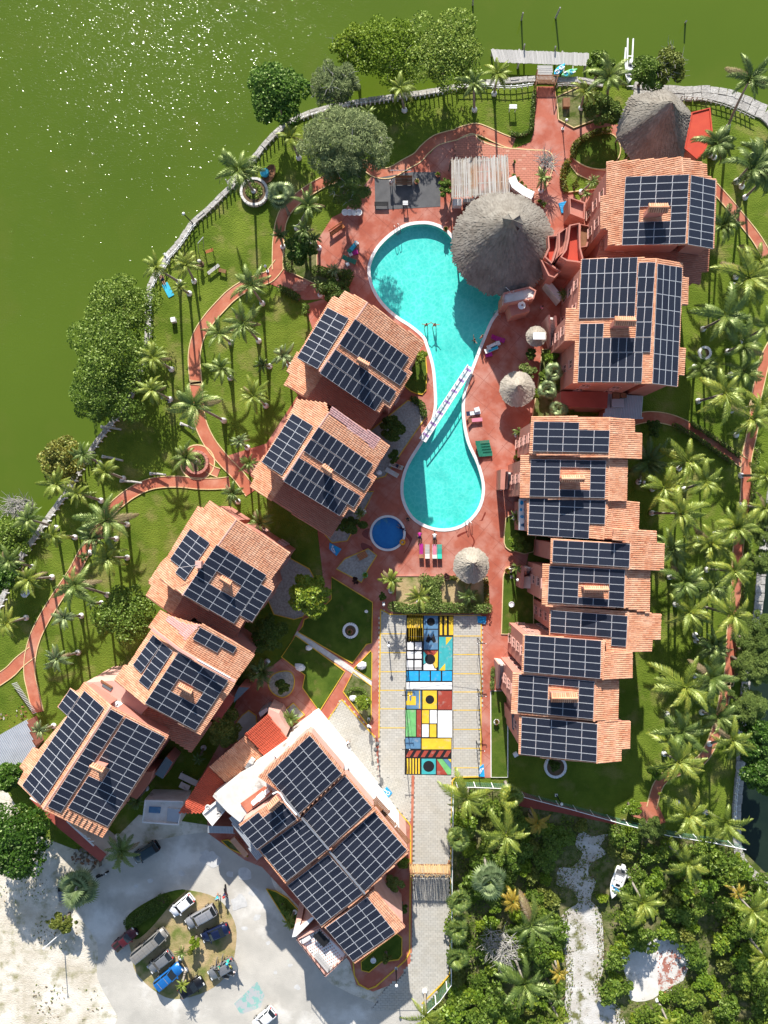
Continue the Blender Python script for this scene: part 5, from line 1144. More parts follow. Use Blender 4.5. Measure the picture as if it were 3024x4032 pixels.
# ---- reed pergola
t = thing('reed_pergola', 'rectangular pergola roofed with bare grey and rust reed poles north of the big palapa', 'pergola', W(c('D',985,170)))
a, b, cc, d = [W(q, 3.1) for q in c('D',790,48,1160,28,1172,272,795,298)]
pm = MB(); pm.tube([(0,0,0),(1,0,0)], [.052,.045], 'reed', 5); pole = pm.mesh('reed_pole')
N = 84
for i in range(N):
    f = (i+.5)/N; p0 = a.lerp(b, f)+Vector((R.uniform(-.05,.05), R.uniform(-.15,.3), R.uniform(0,.12))); p1 = d.lerp(cc, f)+Vector((R.uniform(-.06,.06), R.uniform(-.3,.12), R.uniform(0,.12)))
    v = p1-p0; k = R.uniform(.8,1.35); link('reed_pole', pole, t, mw=Matrix.Translation(p0) @ v.to_track_quat('X', 'Z').to_matrix().to_4x4() @ Matrix.Diagonal((v.length, k, k, 1)))
for f in (.06,.35,.65,.94):
    mb = MB(); mb.beam(a.lerp(d, f)-Vector((0,0,.12)), b.lerp(cc, f)-Vector((0,0,.12)), .12, .14, 'wood_grey'); mb.build('crossbeam', t)
for q in (a, b, cc, d, a.lerp(b,.5), d.lerp(cc,.5)): mb = MB(); mb.tube([(q.x, q.y, 0), (q.x, q.y, 3.0)], .1, 'trunk_wood', 8); mb.build('post', t)
mb = MB(); strip(mb, wpoly(c('D',1178,180,1200,230,1262,275,1318,300)), 1.1, 0, .9, 'white_plain'); mb.build('bar_counter', label='white curved counter along the east end of the reed pergola', cat='counter')
mb = MB(); p = W(c('D',830,325), 1); mb.box(p.x, p.y, .5, 1.2, .9, 1.0, 'white_plain'); mb.box(p.x+1.6, p.y+.3, .45, 1.6, .5, .9, 'white_stained'); mb.build('white_counter', label='white counter block at the south west corner of the reed pergola', cat='counter')
# ---- reed gate roof over the drive
t = thing('reed_gate', 'narrow tan reed roof spanning the driveway beside the lodge', 'gate', W(c('O',1495,1020)))
a, b, cc, d = [W(q, z) for q, z in zip(c('O',1372,990,1615,992,1617,1046,1382,1040), (1.4,1.4,3.1,3.1))]
pm = MB(); pm.tube([(0,0,0),(1,0,0)], [.035,.03], 'reed_tan', 4); pole2 = pm.mesh('reed_pole')
for i in range(90):
    f = (i+R.random())/90; p0 = a.lerp(b, f)+Vector((0, R.uniform(-.1,.25), R.uniform(0,.15))); p1 = d.lerp(cc, f)+Vector((R.uniform(-.1,.1), R.uniform(-.5,.1), R.uniform(0,.1)))
    v = p1-p0; link('reed_pole', pole2, t, mw=Matrix.Translation(p0) @ v.to_track_quat('X', 'Z').to_matrix().to_4x4() @ Matrix.Diagonal((v.length, 1, 1, 1)))
mb = MB(); mb.beam(d-Vector((0,0,.12)), cc-Vector((0,0,.12)), .14, .12, 'wood_brown'); mb.beam(a-Vector((0,0,.12)), b-Vector((0,0,.12)), .14, .12, 'wood_brown'); mb.build('cross_beams', t, kind='stuff')
for q in (a, b, cc, d): mb = MB(); mb.box(q.x, q.y, q.z/2, .22, .22, q.z, 'wood_brown'); mb.build('post', t)
# ---- dock
t = thing('wooden_dock', 'grey wooden plank dock standing in the green lagoon', 'dock', W(c('B',440,310), -1))
def planks(t, px, z, n, m, along=True, wd_k=.86, th=.06):
    a, b, cc, d = [W(q, z) for q in px]
    for i in range(n):
        f = (i+.5)/n; p0, p1 = (a.lerp(b, f), d.lerp(cc, f)); L = (p1-p0).length; wd = (b-a).length/n*wd_k; v = (p1-p0)/L; ang = math.atan2(v.y, v.x); o = (p0+p1)/2
        key = (m, round(wd,2), th); me = PLK.get(key)
        if not me: k = MB(); k.box(0,0,0,1,wd,th,m); me = PLK[key] = k.mesh('plank')
        link('plank', me, t, mw=Matrix.Translation((o.x, o.y, z+R.uniform(-.02,.02))) @ Matrix.Rotation(ang+R.uniform(-.012,.012), 4, 'Z') @ Matrix.Diagonal((L+R.uniform(-.12,.08), 1, 1, 1)))
PLK = {}
planks(t, c('B',178,262,704,284,702,352,200,332), .25, 70, 'wood_grey'); planks(t, c('B',428,348,428,425,508,428,510,350), .3, 20, 'wood_grey')
for q in c('B',190,268,690,290,690,345,210,328,330,335,560,345,330,270,560,280,432,420,505,422):
    o = W(q); mb = MB(); mb.tube([(o.x, o.y, -3), (o.x, o.y, .2)], .13, 'dead_wood', 7); mb.build('pile', t)
mb = MB()
for A_, B_ in ((c('B',185,270), c('B',700,292)), (c('B',205,326), c('B',698,346))): mb.beam(W(A_,.12), W(B_,.12), .15, .14, 'wood_grey')
mb.build('joist', t)
mb = MB(); mb.beam(W(c('B',570,352),.3), W(c('B',566,420),.3), .12, .12, 'wood_grey'); mb.beam(W(c('B',618,352),.3), W(c('B',616,400),.3), .12, .12, 'wood_grey'); mb.build('side_beam', t)
t = thing('dock_stair', 'dark slatted gate bridge between the dock and the red path', 'footbridge', W(c('B',475,430)))
planks(t, c('B',432,398,528,405,520,452,422,448), .75, 14, 'wood_brown', th=.08, wd_k=.62)
for A_, B_ in ((c('B',430,372), c('B',420,455)), (c('B',540,400), c('B',522,455))):
    mb = MB(); P0, P1 = W(A_,1.7), W(B_,1.7); mb.beam(P0, P1, .09, .09, 'wood_brown'); mb.build('handrail', t)
    for k in range(3): q = P0.lerp(P1, k/2); mb = MB(); mb.box(q.x, q.y, .9, .1, .1, 1.6, 'wood_brown'); mb.build('post', t)
mb = MB(); mb.beam(W(c('B',428,402),1.3), W(c('B',545,402),1.3), .1, .1, 'wood_brown'); mb.build('crossbar', t)
for i, (x0, y0, x1, y1, hh, lb) in enumerate(((83,25,85,-5,.9,'short dark post in the lagoon beyond the dock, nearest the mangrove'), (343,106,352,68,.9,'dark mooring post in the lagoon north of the dock, the middle one'), (526,95,550,40,1.1,'tall leaning mooring post in the lagoon north east of the dock'),
        (356,266,360,236,1.0,'mooring post rising at the dock edge left of the walkway'), (521,272,525,248,.9,'mooring post rising at the dock edge right of the walkway'), (1218,120,1224,112,.0,'stub of a post alone in the open lagoon at the top right'))):
    a = W(c('B',x0,y0), -1.2); b = W(c('B',x1,y1), hh); mb = MB(); mb.tube([a-Vector((0,0,2)), a, b], [.14,.13,.10], 'dead_wood', 8); mb.build('mooring_post', label=lb, cat='post', group='mooring posts in the lagoon')
# ---- kayaks, boats
def kayak(px0, px1, z, m, m2, label):
    a, b = W(px0, z), W(px1, z); o = (a+b)/2; L = (b-a).length; t = lthing('kayak', label, 'kayak', o, 'kayaks on the dock', math.atan2((b-a).y, (b-a).x)); mb = MB(); n = 13; vs = []
    for i in range(n):
        s = -1+2*i/(n-1); wv = .42*(1-abs(s)**2.4)+.02; zz = .22*abs(s)**3
        vs += [(s*L/2, -wv*.6, zz), (s*L/2, -wv, .2+zz), (s*L/2, -wv*.75, .3+zz), (s*L/2, wv*.75, .3+zz), (s*L/2, wv, .2+zz), (s*L/2, wv*.6, zz)]
    mb.raw(vs, [(i*6+k, (i+1)*6+k, (i+1)*6+(k+1) % 6, i*6+(k+1) % 6) for i in range(n-1) for k in range(6)], m); mb.build('hull', t, True)
    for s in (-.35, .3):
        mb = MB(); mb.lathe(s*L/2*1.1, 0, [(.30,.31),(.30,.36),(.22,.36),(.18,.26)], m2, 14); mb.build('seat', t)
    mb = MB(); mb.tube([(-L*.2,.2,.42),(L*.25,-.2,.42)], .03, 'white_plain', 5); mb.box(-L*.22,.21,.42,.4,.16,.03,'white_plain'); mb.box(L*.27,-.21,.42,.4,.16,.03,'white_plain'); mb.build('paddle', t); return t
kayak(c('B',514,408), c('B',571,350), .55, 'kayak_blue', 'plastic_white', 'bright blue kayak leaning against the dock walkway')
kayak(c('B',552,412), c('B',636,378), .4, 'kayak_green', 'towel_blue', 'green and blue kayak lying beside the blue one at the dock')
def boat(name, label, px0, px1, z, bw, con=True, z0=0.0, cover=False):
    a, b = W(px0, z), W(px1, z); o = (a+b)/2; o.z = z0; L = (b-a).length; t = lthing(name, label, 'boat', o, None, math.atan2((b-a).y, (b-a).x)); n = 11; mb = MB(); vs = []
    for i in range(n):
        s = i/(n-1); wv = bw/2*(1 if s < .45 else max(1-((s-.45)/.55)**2.2, .02)); x = -L/2+L*s; sh = .12*s*s
        vs += [(x, -wv*.55, .1+.25*s**3), (x, -wv, .75+sh), (x, -wv*.82, .8+sh), (x, -wv*.78, .42), (x, wv*.78, .42), (x, wv*.82, .8+sh), (x, wv, .75+sh), (x, wv*.55, .1+.25*s**3)]
    mb.raw(vs, [(i*8+k, (i+1)*8+k, (i+1)*8+(k+1) % 8, i*8+(k+1) % 8) for i in range(n-1) for k in range(8)]+[tuple(range(7,-1,-1))], 'white_plain'); mb.build('hull', t)
    mb = MB(); k0 = 7; dk = []
    for i in range(k0, n): dk.append(vs[i*8+2]); 
    dk2 = [vs[i*8+5] for i in range(n-1, k0-1, -1)]; mb.face([(p[0], p[1], p[2]+.01) for p in dk+dk2], 'white_plain'); mb.build('foredeck', t)
    if con:
        mb = MB(); mb.box(.02*L, 0, .75, .7, .8, .65, 'white_plain'); mb.box(.02*L, 0, 1.1, .3, .6, .05, 'glass_dark'); mb.build('console', t)
        mb = MB(); mb.box(-.16*L, 0, .6, .55, 1.0, .4, 'cloth_white'); mb.build('seat', t); mb = MB(); mb.box(-.36*L, 0, .55, .5, bw*.7, .3, 'cloth_grey'); mb.build('bench', t)
    mb = MB(); mb.box(-L/2-.25, 0, .75, .5, .4, .6, 'white_plain'); mb.box(-L/2-.15, 0, .3, .2, .15, .8, 'black'); mb.build('outboard_motor', t)
    if cover: mb = MB(); mb.beam((.1*L,-bw*.4,.92),(.22*L,bw*.4,.96),.12,.06,'paint_sky'); mb.beam((.12*L,0,.95),(.3*L,0,1.0),.1,.05,'paint_sky'); mb.build('blue_cover', t)
    return t
boat('motor_boat', 'white open motor boat with a blue strap parked on dry sandy ground by the shrubs', c('R',990,545), c('R',940,678), .8, 1.75, True, .25, True)
boat('dinghy', 'small white dinghy with dark console on the boat lift at the lagoon wall', c('B',925,342), c('B',917,440), .2, 1.3, True, -.5)
t = thing('boat_lift', 'long white double rail boat slip running from the wall into the lagoon', 'boat slip', W(c('B',920,320), -1))
for x0, y0, x1, y1, x2, y2 in ((911,205,908,330,906,360), (940,207,934,330,938,360), (900,255,895,320,905,400)):
    mb = MB(); mb.tube([W(c('B',x0,y0),.2), W(c('B',x1,y1),.3), W(c('B',x2,y2),.3)], .11, 'white_plain', 6); mb.build('rail', t)
for y in (300, 360, 460): mb = MB(); mb.beam(W(c('B',905,y),.15), W(c('B',940,y),.15), .12, .12, 'white_plain'); mb.build('crossbar', t)
# ---- footbridge over the pool neck
t = thing('pool_footbridge', 'long white and purple striped plank footbridge over the neck of the swimming pool', 'footbridge', W(c('F',963,870)))
a, b, cc, d = [W(q, .55) for q in c('F',1010,789,1023,796,919,956,906,947)]; N = 34
for i in range(N):
    f0, f1 = i/N, (i+.93)/N; hz = .55+.28*math.sin(math.pi*(i+.5)/N); m = ('bridge_white','bridge_purple','bridge_white','bridge_white','bridge_teal')[i % 5]
    P = [a.lerp(d, f0), b.lerp(cc, f0), b.lerp(cc, f1), a.lerp(d, f1)]; k = MB(); k.prism(ccw([tuple(p[:2]) for p in P]), hz-.05, hz, m); k.build('plank', t)
for s0, s1 in ((a, d), (b, cc)):
    mb = MB(); pts = [s0.lerp(s1, k/12) for k in range(13)]; mb.tube([(p.x, p.y, .95+.28*math.sin(math.pi*k/12)) for k, p in enumerate(pts)], .07, 'bridge_white', 6); mb.build('handrail', t)
    for k in range(0, 13): p = pts[k]; z = .5+.28*math.sin(math.pi*k/12); mb = MB(); mb.box(p.x, p.y, z+.2, .09, .09, .45, 'bridge_white'); mb.build('baluster', t)
# ---- lagoon wall and picket posts
def wall_run(pts_px, label, h0=-1.3, h1=.28, wd=.7, m='stone', posts=True, step=.62, pl='white pickets along the lagoon wall', inward=1):
    pts = smooth_open(wpoly(pts_px), 4); mb = MB()
    q = resample(pts, 1.15)
    for (p, t_), (p2, _) in zip(q, q[1:]):
        for s in (-1, 1):
            mp = (p+p2)/2+Vector((-t_.y, t_.x))*s*wd*.25; mb.box(mp.x, mp.y, (h0+h1)/2+R.uniform(-.05,.05), (p2-p).length*R.uniform(.9,1.0), wd*.5*R.uniform(.85,1.08), h1-h0, m, rz=math.atan2(t_.y, t_.x)+R.uniform(-.06,.06))
    mb.build('stone_course', tw, kind='stuff')
    return pts
tw = thing('lagoon_wall', 'long curving low grey stone wall along the lagoon shore', 'wall', W(c('C',250,530)))
runs = [SHORE[:28], SHORE[27:46], SHORE[47:]]
r1 = wall_run(SHORE[:43], ''); r2 = wall_run(c('B',150,445,400,425), ''); r3 = wall_run(c('B',540,430,640,430), ''); r4 = wall_run(c('B',940,480,1180,505,1300,500,1450,520,1590,580,1659,620,1800,800), '', wd=2.0)
tr = thing('canal_wall', 'grey stone wall along the dark canal at the right edge', 'wall', W(c('R',1515,200))); tw_, tw = tw, tr
wall_run(RSHORE[1:10], '', wd=1.2, h1=.2); tw = tw_
pk = MB(); pk.box(0, 0, .45, .14, .14, .9, 'white_plain'); pk.box(0, 0, .92, .16, .16, .05, 'white_plain'); PK = pk.mesh('picket')
pkg = MB(); pkg.box(0, 0, .45, .13, .13, .9, 'wood_grey'); PKG = pkg.mesh('picket')
def picket(px, label, step, me, rail='white_plain', off=.55, rails=True, h=.7):
    pts = offset_line(smooth_open(wpoly(px), 4), -off); t = thing('picket_fence', label, 'fence', (*pts[len(pts)//2], 0), 'fences on the lagoon wall')
    for p, d_ in resample(pts, step)[:300]: link('picket', me, t, mw=Matrix.Translation((p.x, p.y, 0)) @ Matrix.Rotation(math.atan2(d_.y, d_.x)+R.uniform(-.05,.05), 4, 'Z') @ Matrix.Diagonal((1,1,R.uniform(.92,1.06),1)))
    if rails:
        for z in (.35, .78): mb = MB(); strip(mb, pts, .06, z, z+.08, rail); mb.build('rail', t)
picket(c('L',-20,830,20,760,60,650,130,500,230,360,330,210,440,60), 'fence of white posts on the lagoon wall at the lower left', .95, PK, rails=False)
picket(c('G',420,1580,500,1450,600,1280,680,1170,760,1070,830,980), 'white post fence on the lagoon wall between two shore mangroves', .9, PK, rails=False)
picket(c('G',965,540,968,430,968,330,985,200,1040,110,1090,40) + c('C',250,530,330,440,420,310,450,290), 'railed white fence on the wall beside the sunbather', .75, PK)
picket(c('C',450,280,520,220,640,100,720,20) + c('A',160,1215,330,1040,400,950,500,850), 'grey picket fence on the wall from the tall planter palm to the dark almond tree', .75, PKG, rails=False)
picket(c('A',650,760,830,705,960,680,1150,650,1300,630,1500,600,1659,570), 'white picket fence on the wall behind the grey casuarina trees', .62, PK, rails=False)
picket(c('B',0,465,150,462,280,470,400,455), 'white railed fence left of the dock path', .8, PK, off=.2); picket(c('B',530,460,580,455,640,462), 'short railed fence right of the dock path', .7, PKG, 'wood_grey', off=.2)
picket(c('B',1190,530,1300,540,1420,570,1520,610,1580,640), 'grey picket fence on the lagoon wall at the far top right', .7, PKG, 'wood_grey', off=0)
picket(c('R',1518,100,1505,200,1497,330), 'ladder like white fence on the canal wall', .75, PK, off=0)
# ---- green mesh fence round the overgrown lot
def meshfence(px, label, hgt=2.0, step=2.4):
    pts = wpoly(px); t = thing('mesh_fence', label, 'fence', (*pts[0], 0), 'green mesh fences'); Q = resample(pts, step)
    for p, _ in Q: mb = MB(); mb.tube([(p.x, p.y, 0), (p.x, p.y, hgt)], .06, 'white_plain', 6); mb.build('post', t)
    for a, b in zip(pts, pts[1:]):
        mb = MB(); mb.tube([(*a, hgt), (*b, hgt)], .045, 'white_plain', 5); mb.build('top_rail', t)
        a, b = Vector((*a, 0)), Vector((*b, 0)); L = (b-a).length; mb = MB(); k = int(L/.3)
        for i in range(k): p = a.lerp(b, i/k); mb.beam(p+Vector((0,0,.1)), p+Vector((0,0,hgt)), .02, .02, 'wire_green')
        for z in [.15+.3*j for j in range(int(hgt/.3))]: mb.beam(a+Vector((0,0,z)), b+Vector((0,0,z)), .02, .02, 'wire_green')
        mb.build('wire_mesh', t, kind='stuff')
meshfence(c('R',228,150,300,150,485,158,493,186,740,250,960,312,1180,368,1380,400,1525,430), 'long green mesh fence with white rail between the south lawn and the overgrown lot')
meshfence(c('R',210,180,205,520,203,800,200,1040,150,1110,60,1195), 'green mesh fence with white posts along the east side of the driveway')
# ---- lamps
def lamp(px, top_px, h, label, cat='lamp', globe=.2, group='garden lamp posts', m='dark_metal'):
    a = W(px, 0); b = W(top_px, h); t = thing('lamp_post', label, 'lamp', a, group); mb = MB(); mb.tube([a, b], [.09,.06], m, 7); mb.build('pole', t); mb = MB(); mb.box(a.x, a.y, .12, .35, .35, .2, 'white_paint'); mb.build('foot', t)
    mb = MB(); mb.ball(b+Vector((0,0,globe*.9)), globe, 'lamp_glass', 10, 7); mb.build('globe', t); return t
def up(px, h): q = W(px, 0); s = FPX/(HC-h); return (1512+q.x*s, 2016-q.y*s)
for px, h, lb in ((c('C',920,612), 2.0, 'white globe lamp at the lawn corner below the planter palm shadow'), (c('G',1108,965), 3.2, 'globe lamp on the lawn between two yellow shore palms'), (c('C',143,1015), 2.4, 'globe lamp on the lagoon wall by the left mangrove'),
        (c('J',1455,880), 4.5, 'slim globe lamp beside the white walk of the middle row'), (c('J',262,1125), 1.6, 'low globe lamp at the shaded west corner of the sand bed'), (c('O',1296,1600), 3.6, 'dark lamp post on the red kerb south of the lodge'),
        (c('S',480,890), 3.0, 'lamp post in the shade of the south lawn near the fence'), (c('B',562,690), 2.2, 'white topped lamp pillar on the red plaza by the dock path'), (c('K',900,445), 2.4, 'globe lamp in the shade beside the first row of houses'), (c('C',1470,408),.9,'x')):
    if lb != 'x': lamp(px, up(px, h), h, lb)
a = W(c('Q',345,575)); t = lamp(c('Q',345,575), c('Q',240,668), 5.2, 'tall leaning white pole on the bare sandy ground', m='white_plain', globe=.12, group='poles')
lamp(c('C',432,300), c('C',372,238), 5.0, 'tall slim lamp leaning out over the lagoon wall')
def crosspole(px, label):
    h = 4.4; a = W(px); t = thing('parking_pole', label, 'pole', a, 'cross poles of the parking'); mb = MB(); mb.tube([a, a+Vector((0,0,h))], .06, 'dark_metal', 6); mb.build('pole', t); mb = MB(); mb.beam(a+Vector((-.6,0,h-.15)), a+Vector((.6,0,h-.15)), .07, .07, 'dark_metal'); mb.build('crossbar', t)
    for s in (-.55,.55): mb = MB(); mb.ball(a+Vector((s,0,h)), .07, 'lamp_glass', 6, 4); mb.build('lamp_globe', t)
CP = []
for px, lb in ((c('M',1050,462), 'cross topped pole left of the mural, the northern one'), (c('M',1478,470), 'cross topped pole at the right kerb of the parking, the northern one'), (c('M',1045,765), 'cross topped pole left of the mural, the middle one'), (c('M',1478,770), 'cross topped pole at the right kerb of the parking, the middle one'),
               (c('M',1045,1072), 'cross topped pole left of the mural, the southern one'), (c('M',1470,1080), 'cross topped pole at the right kerb of the parking, the southern one')):
    crosspole(px, lb); CP.append(W(px, 4.4))
mb = MB()
for i, j in ((0,1),(0,2),(2,4),(1,3),(3,5)): 
    mb.tube([CP[i]+Vector((.5,0,0)), (CP[i]+CP[j])/2-Vector((0,0,.35)), CP[j]+Vector((.5,0,0))], .02, 'dark_metal', 4)
mb.build('string_cable', label='thin dark cables strung between the cross poles over the mural', cat='cable')
p = W(c('M',880,1068)); t = thing('twin_lamp', 'twin globe street lamp at the tip of the yellow kerb before the lodge', 'lamp', p); mb = MB(); mb.tube([p, p+Vector((0,0,3.4))], .08, 'dark_metal', 8); mb.build('pole', t)
for s in (-.4,.4): mb = MB(); mb.ball(p+Vector((s*.3,s,3.5)), .28, 'kayak_green' if False else 'cloth_grey', 10, 6); mb.build('globe', t)
for px, h, lb in ((c('M',833,950), 3.2, 'dark lamp post at the narrow end of the planting triangle'), (c('M',950,495), 2.6, 'dark lamp at the shaded north west side of the parking')):
    lamp(px, up(px,h), h, lb)
# ---- garden furniture and small things
def bx(name, label, cat, px, hz, sx, sy, sz, m, rz=0, group=None):
    o = W(px, hz); mb = MB(); mb.box(0,0,sz/2,sx,sy,sz,m,rz=rz); return mb.build(name, loc=(o.x,o.y,hz), label=label, cat=cat, group=group)
def swing():
    t = thing('swing_bench', 'orange slatted swing seat hanging from a thin metal frame on the west lawn', 'swing', W(c('C',520,520)))
    for A_, B_ in ((c('C',465,470), c('C',463,430)), (c('C',505,470), c('C',498,388))): pass
    fr = [W(c('C',468,490),0), W(c('C',463,428),2.2), W(c('C',497,388),2.2), W(c('C',503,470),0)]; mb = MB(); mb.tube(fr, .05, 'steel', 6); mb.build('frame', t)
    for k in range(4): mb = MB(); A_, B_ = W(c('C',513,478+k*5), .9), W(c('C',562,462+k*5), .9); mb.beam(A_, B_, .12, .05, 'wood_orange'); mb.build('slat', t)
    for q in c('C',515,495,565,480,520,540,578,525): mb = MB(); o = W(q); mb.tube([o, (o.x, o.y, 1.6)], .04, 'dark_metal', 5); mb.build('post', t)
swing()
prop_table('garden_bench', 'grey plank bench on the west lawn beside the path', 'bench', c('C',570,605), 0, 1.9, .45, math.radians(38), 'wood_grey', 'wood_grey', .5, 3)
t = prop_table('garden_bench', 'dark bench like seat behind the grey plank bench on the west lawn', 'bench', c('C',628,615), 0, 1.0, .5, math.radians(-15), 'wood_brown', 'wood_brown', .5, 3)
def statue(px, label, h=1.5):
    o = W(px); t = thing('garden_pillar', label, 'pillar', o); mb = MB(); mb.lathe(o.x, o.y, [(.35,0),(.38,.1),(.22,.2),(.2,h*.6),(.3,h*.62),(.3,h*.7)], 'soil', 12); mb.build('stand', t); mb = MB(); mb.ball((o.x,o.y,h*.85), .26, 'stone_white', 10, 6); mb.build('bowl', t)
statue(c('C',487,565), 'round white topped pillar next to the orange swing seat')
bx('bin', 'small white litter bin on the west lawn below the shore palms', 'bin', c('C',310,935), 0, .6, .6, .8, 'white_plain', .2)
bx('bin', 'small white box on the lawn beside the southern row of houses', 'bin', c('S',252,662), 0, .6, .5, .5, 'white_plain', .5)
def planter(px, label, r=1.45, h=.55, wallm='stone_white', hedge=True):
    o = W(px); t = thing('round_planter', label, 'planter', o, 'round stone planters'); mb = MB(); n = 20; 
    for i in range(n): a = 2*math.pi*(i+.5)/n; m2 = MB(); m2.box(o.x+r*math.cos(a), o.y+r*math.sin(a), h/2, .34, 2*math.pi*r/n*.94, h*R.uniform(.9,1.08), wallm, rz=a); m2.build('stone', t)
    mb = MB(); mb.lathe(o.x, o.y, [(r-.1,0),(r-.1,h-.12)], 'soil', 20); mb.build('soil_bed', t); return t
planter(c('C',835,100), 'round planter with clipped hedge ring holding the tall palm near the almond tree', 1.75, .6); planter(c('G',1290,1362), 'round planter ringed by the red loop path on the west lawn', 1.45, .6, 'stucco_pink')
planter(c('M',724,425), 'white scalloped stone ring in the middle of the dark central lawn', .9, .35, 'white_plain'); planter(c('R',682,78), 'large white stone ring round a dark shrub below the southern row', 1.35, .4, 'white_plain')
planter(c('E',1252,1362), 'white stone ring round a palm on the lawn east of the large house', .75, .3, 'white_plain')
def rock(px, s, label, z=0.1):
    o = W(px); mb = MB(); rr = random.Random(int(px[0])); vs = []; n = 8
    for k, (f, zz) in enumerate(((.9,0),(1,.35),(.75,.75),(.25,.95))):
        for i in range(n): a = 2*math.pi*i/n; q = s*f*rr.uniform(.75,1.1); vs.append((q*math.cos(a), q*.75*math.sin(a), zz*s*.8*rr.uniform(.85,1.1)))
    mb.raw(vs, [(k*n+i, k*n+(i+1) % n, (k+1)*n+(i+1) % n, (k+1)*n+i) for k in range(3) for i in range(n)]+[tuple(3*n+i for i in range(n))], 'white_plain'); mb.build('boulder', loc=(o.x,o.y,z), label=label, cat='boulder', group='white painted boulders')
rock(c('M',425,640), .85, 'white boulder on the kerb corner of the central lawn'); rock(c('M',477,527), .5, 'small white boulder south of the stone walk on the lawn'); rock(c('M',793,632), .75, 'white boulder on the tiny lawn triangle'); rock(c('M',738,825), .55, 'white boulder at the crescent hedge in the planting triangle'); rock(c('M',818,312), .3, 'tiny white sculpture like stone on the dark central lawn')
rock(c('I',1190,1530), .45, 'white stone in the gravel bed by the lower pool'); rock(c('K',105,485), .2, 'tiny white stone by the first outside stair')
def chair(px, label, m, rz, group=None, hz=.06):
    o = W(px, hz); t = lthing('plastic_chair', label, 'chair', o, group, rz); mb = MB(); mb.box(0,0,.42,.46,.46,.05,m); mb.build('seat', t); mb = MB(); mb.box(-.23,0,.68,.05,.46,.48,m); mb.build('backrest', t)
    for x in (-.2,.2):
        for y in (-.2,.2): mb = MB(); mb.box(x,y,.2,.05,.05,.4,m); mb.build('leg', t)
    return t
def lounger(px, label, m, rz, group='sun loungers on the deck', towel=None, back=.5, hz=.06):
    o = W(px, hz); t = lthing('sun_lounger', label, 'sun lounger', o, group, rz); 
    for k in range(9): mb = MB(); mb.box(-.3+k*.145,0,.34,.12,.62,.05,m); mb.build('slat', t)
    for k in range(5):
        f = k*.14; mb = MB(); mb.box(-.44-f*math.cos(back),0,.36+f*math.sin(back),.12,.62,.05,m,rot=Matrix.Rotation(back,3,'Y')); mb.build('slat', t)
    for x in (-.3,.8):
        for y in (-.28,.28): mb = MB(); mb.box(x,y,.16,.07,.06,.32,m); mb.build('leg', t)
    if towel: mb = MB(); mb.box(.2,0,.385,1.5,.5,.03,towel); mb.build('towel', t)
    return t
D90 = math.pi/2
lounger(c('J',612,635), 'lounger with magenta towel, leftmost of four south of the lower pool', 'wood_brown', D90, towel='cloth_magenta'); lounger(c('J',668,640), 'empty dark slatted lounger, second of four south of the lower pool', 'wood_grey', D90)
lounger(c('J',735,640), 'lounger with a person on it, third of four south of the lower pool', 'wood_grey', D90, towel='cloth_pink'); lounger(c('J',782,640), 'teal lounger, rightmost of four south of the lower pool', 'cloth_teal', D90)
lounger(c('E',-155,1730) if False else c('F',1022,893), 'dark lounger with white towel on the deck right of the bridge', 'cloth_navy', .15, towel='cloth_white'); lounger(c('F',1026,908), 'pinkish lounger just below the dark one right of the bridge', 'wood_brown', .1, towel='cloth_pink')
bx('towel_pile', 'white and black bags heaped on the loungers right of the bridge', 'bags', c('F',1030,885), .5, .7, .6, .25, 'cloth_white', .3)
for k in range(5): lounger((c('F',1046,957)[0]+k*3-8, c('F',1046,957)[1]+k*11), ('topmost','second','third','fourth','lowest')[k]+' green lounger in the tight pile on the deck east of the lower pool', 'cloth_green', .08)
lounger(c('D',1065,1265), 'white lounger on the deck at the upper pool edge near the pool bar', 'plastic_white', .45, towel='cloth_white'); lounger(c('D',1050,1290), 'white lounger with blue towel on the deck near the pool bar', 'plastic_white', .4, towel='towel_blue'); lounger(c('D',1095,1222), 'magenta lounger on the deck near the pool bar', 'cloth_magenta', -.3)
chair(c('D',1092,1250), 'white plastic chair among the loungers near the pool bar', 'plastic_white', .3); bx('beach_bag','magenta bag beside the white loungers near the pool bar','bag', c('D',1035,1322), .06,.9,.6,.3,'cloth_magenta',.2)
lounger(c('D',150,625), 'green lounger beside the upper pool in the casuarina shade, topmost', 'cloth_green', .9, towel='towel_blue'); lounger(c('D',128,708), 'green lounger beside the upper pool in the casuarina shade, lower one', 'cloth_green', -.35)
for x, y, lb in ((174,600,'topmost'),(135,672,'middle'),(115,738,'lowest')): chair(c('D',x,y), 'white plastic chair by the green loungers, '+lb+' of three', 'plastic_white', .5, 'white chairs by the upper pool')
bx('float_toy', 'magenta swim float lying by the green loungers', 'float', c('D',160,657), .06, .9,.6,.25,'cloth_magenta',.3)
def picnic(px, rz, label):
    o = W(px,.06); t = lthing('picnic_bench', label, 'bench', o, None, rz)
    for k in range(3): mb = MB(); mb.box(0,(k-1)*.2,.5,2.2,.17,.06,'wood_orange'); mb.build('slat', t)
    for k in range(2): mb = MB(); mb.box(0,.42,.7+k*.2,2.2,.05,.16,'wood_orange'); mb.build('backrest', t)
    for x in (-1,1): mb = MB(); mb.box(x,0,.24,.08,.6,.46,'wood_orange'); mb.build('leg', t)
picnic(c('D',47,515), math.radians(35), 'red brown wooden bench on the deck under the casuarina')
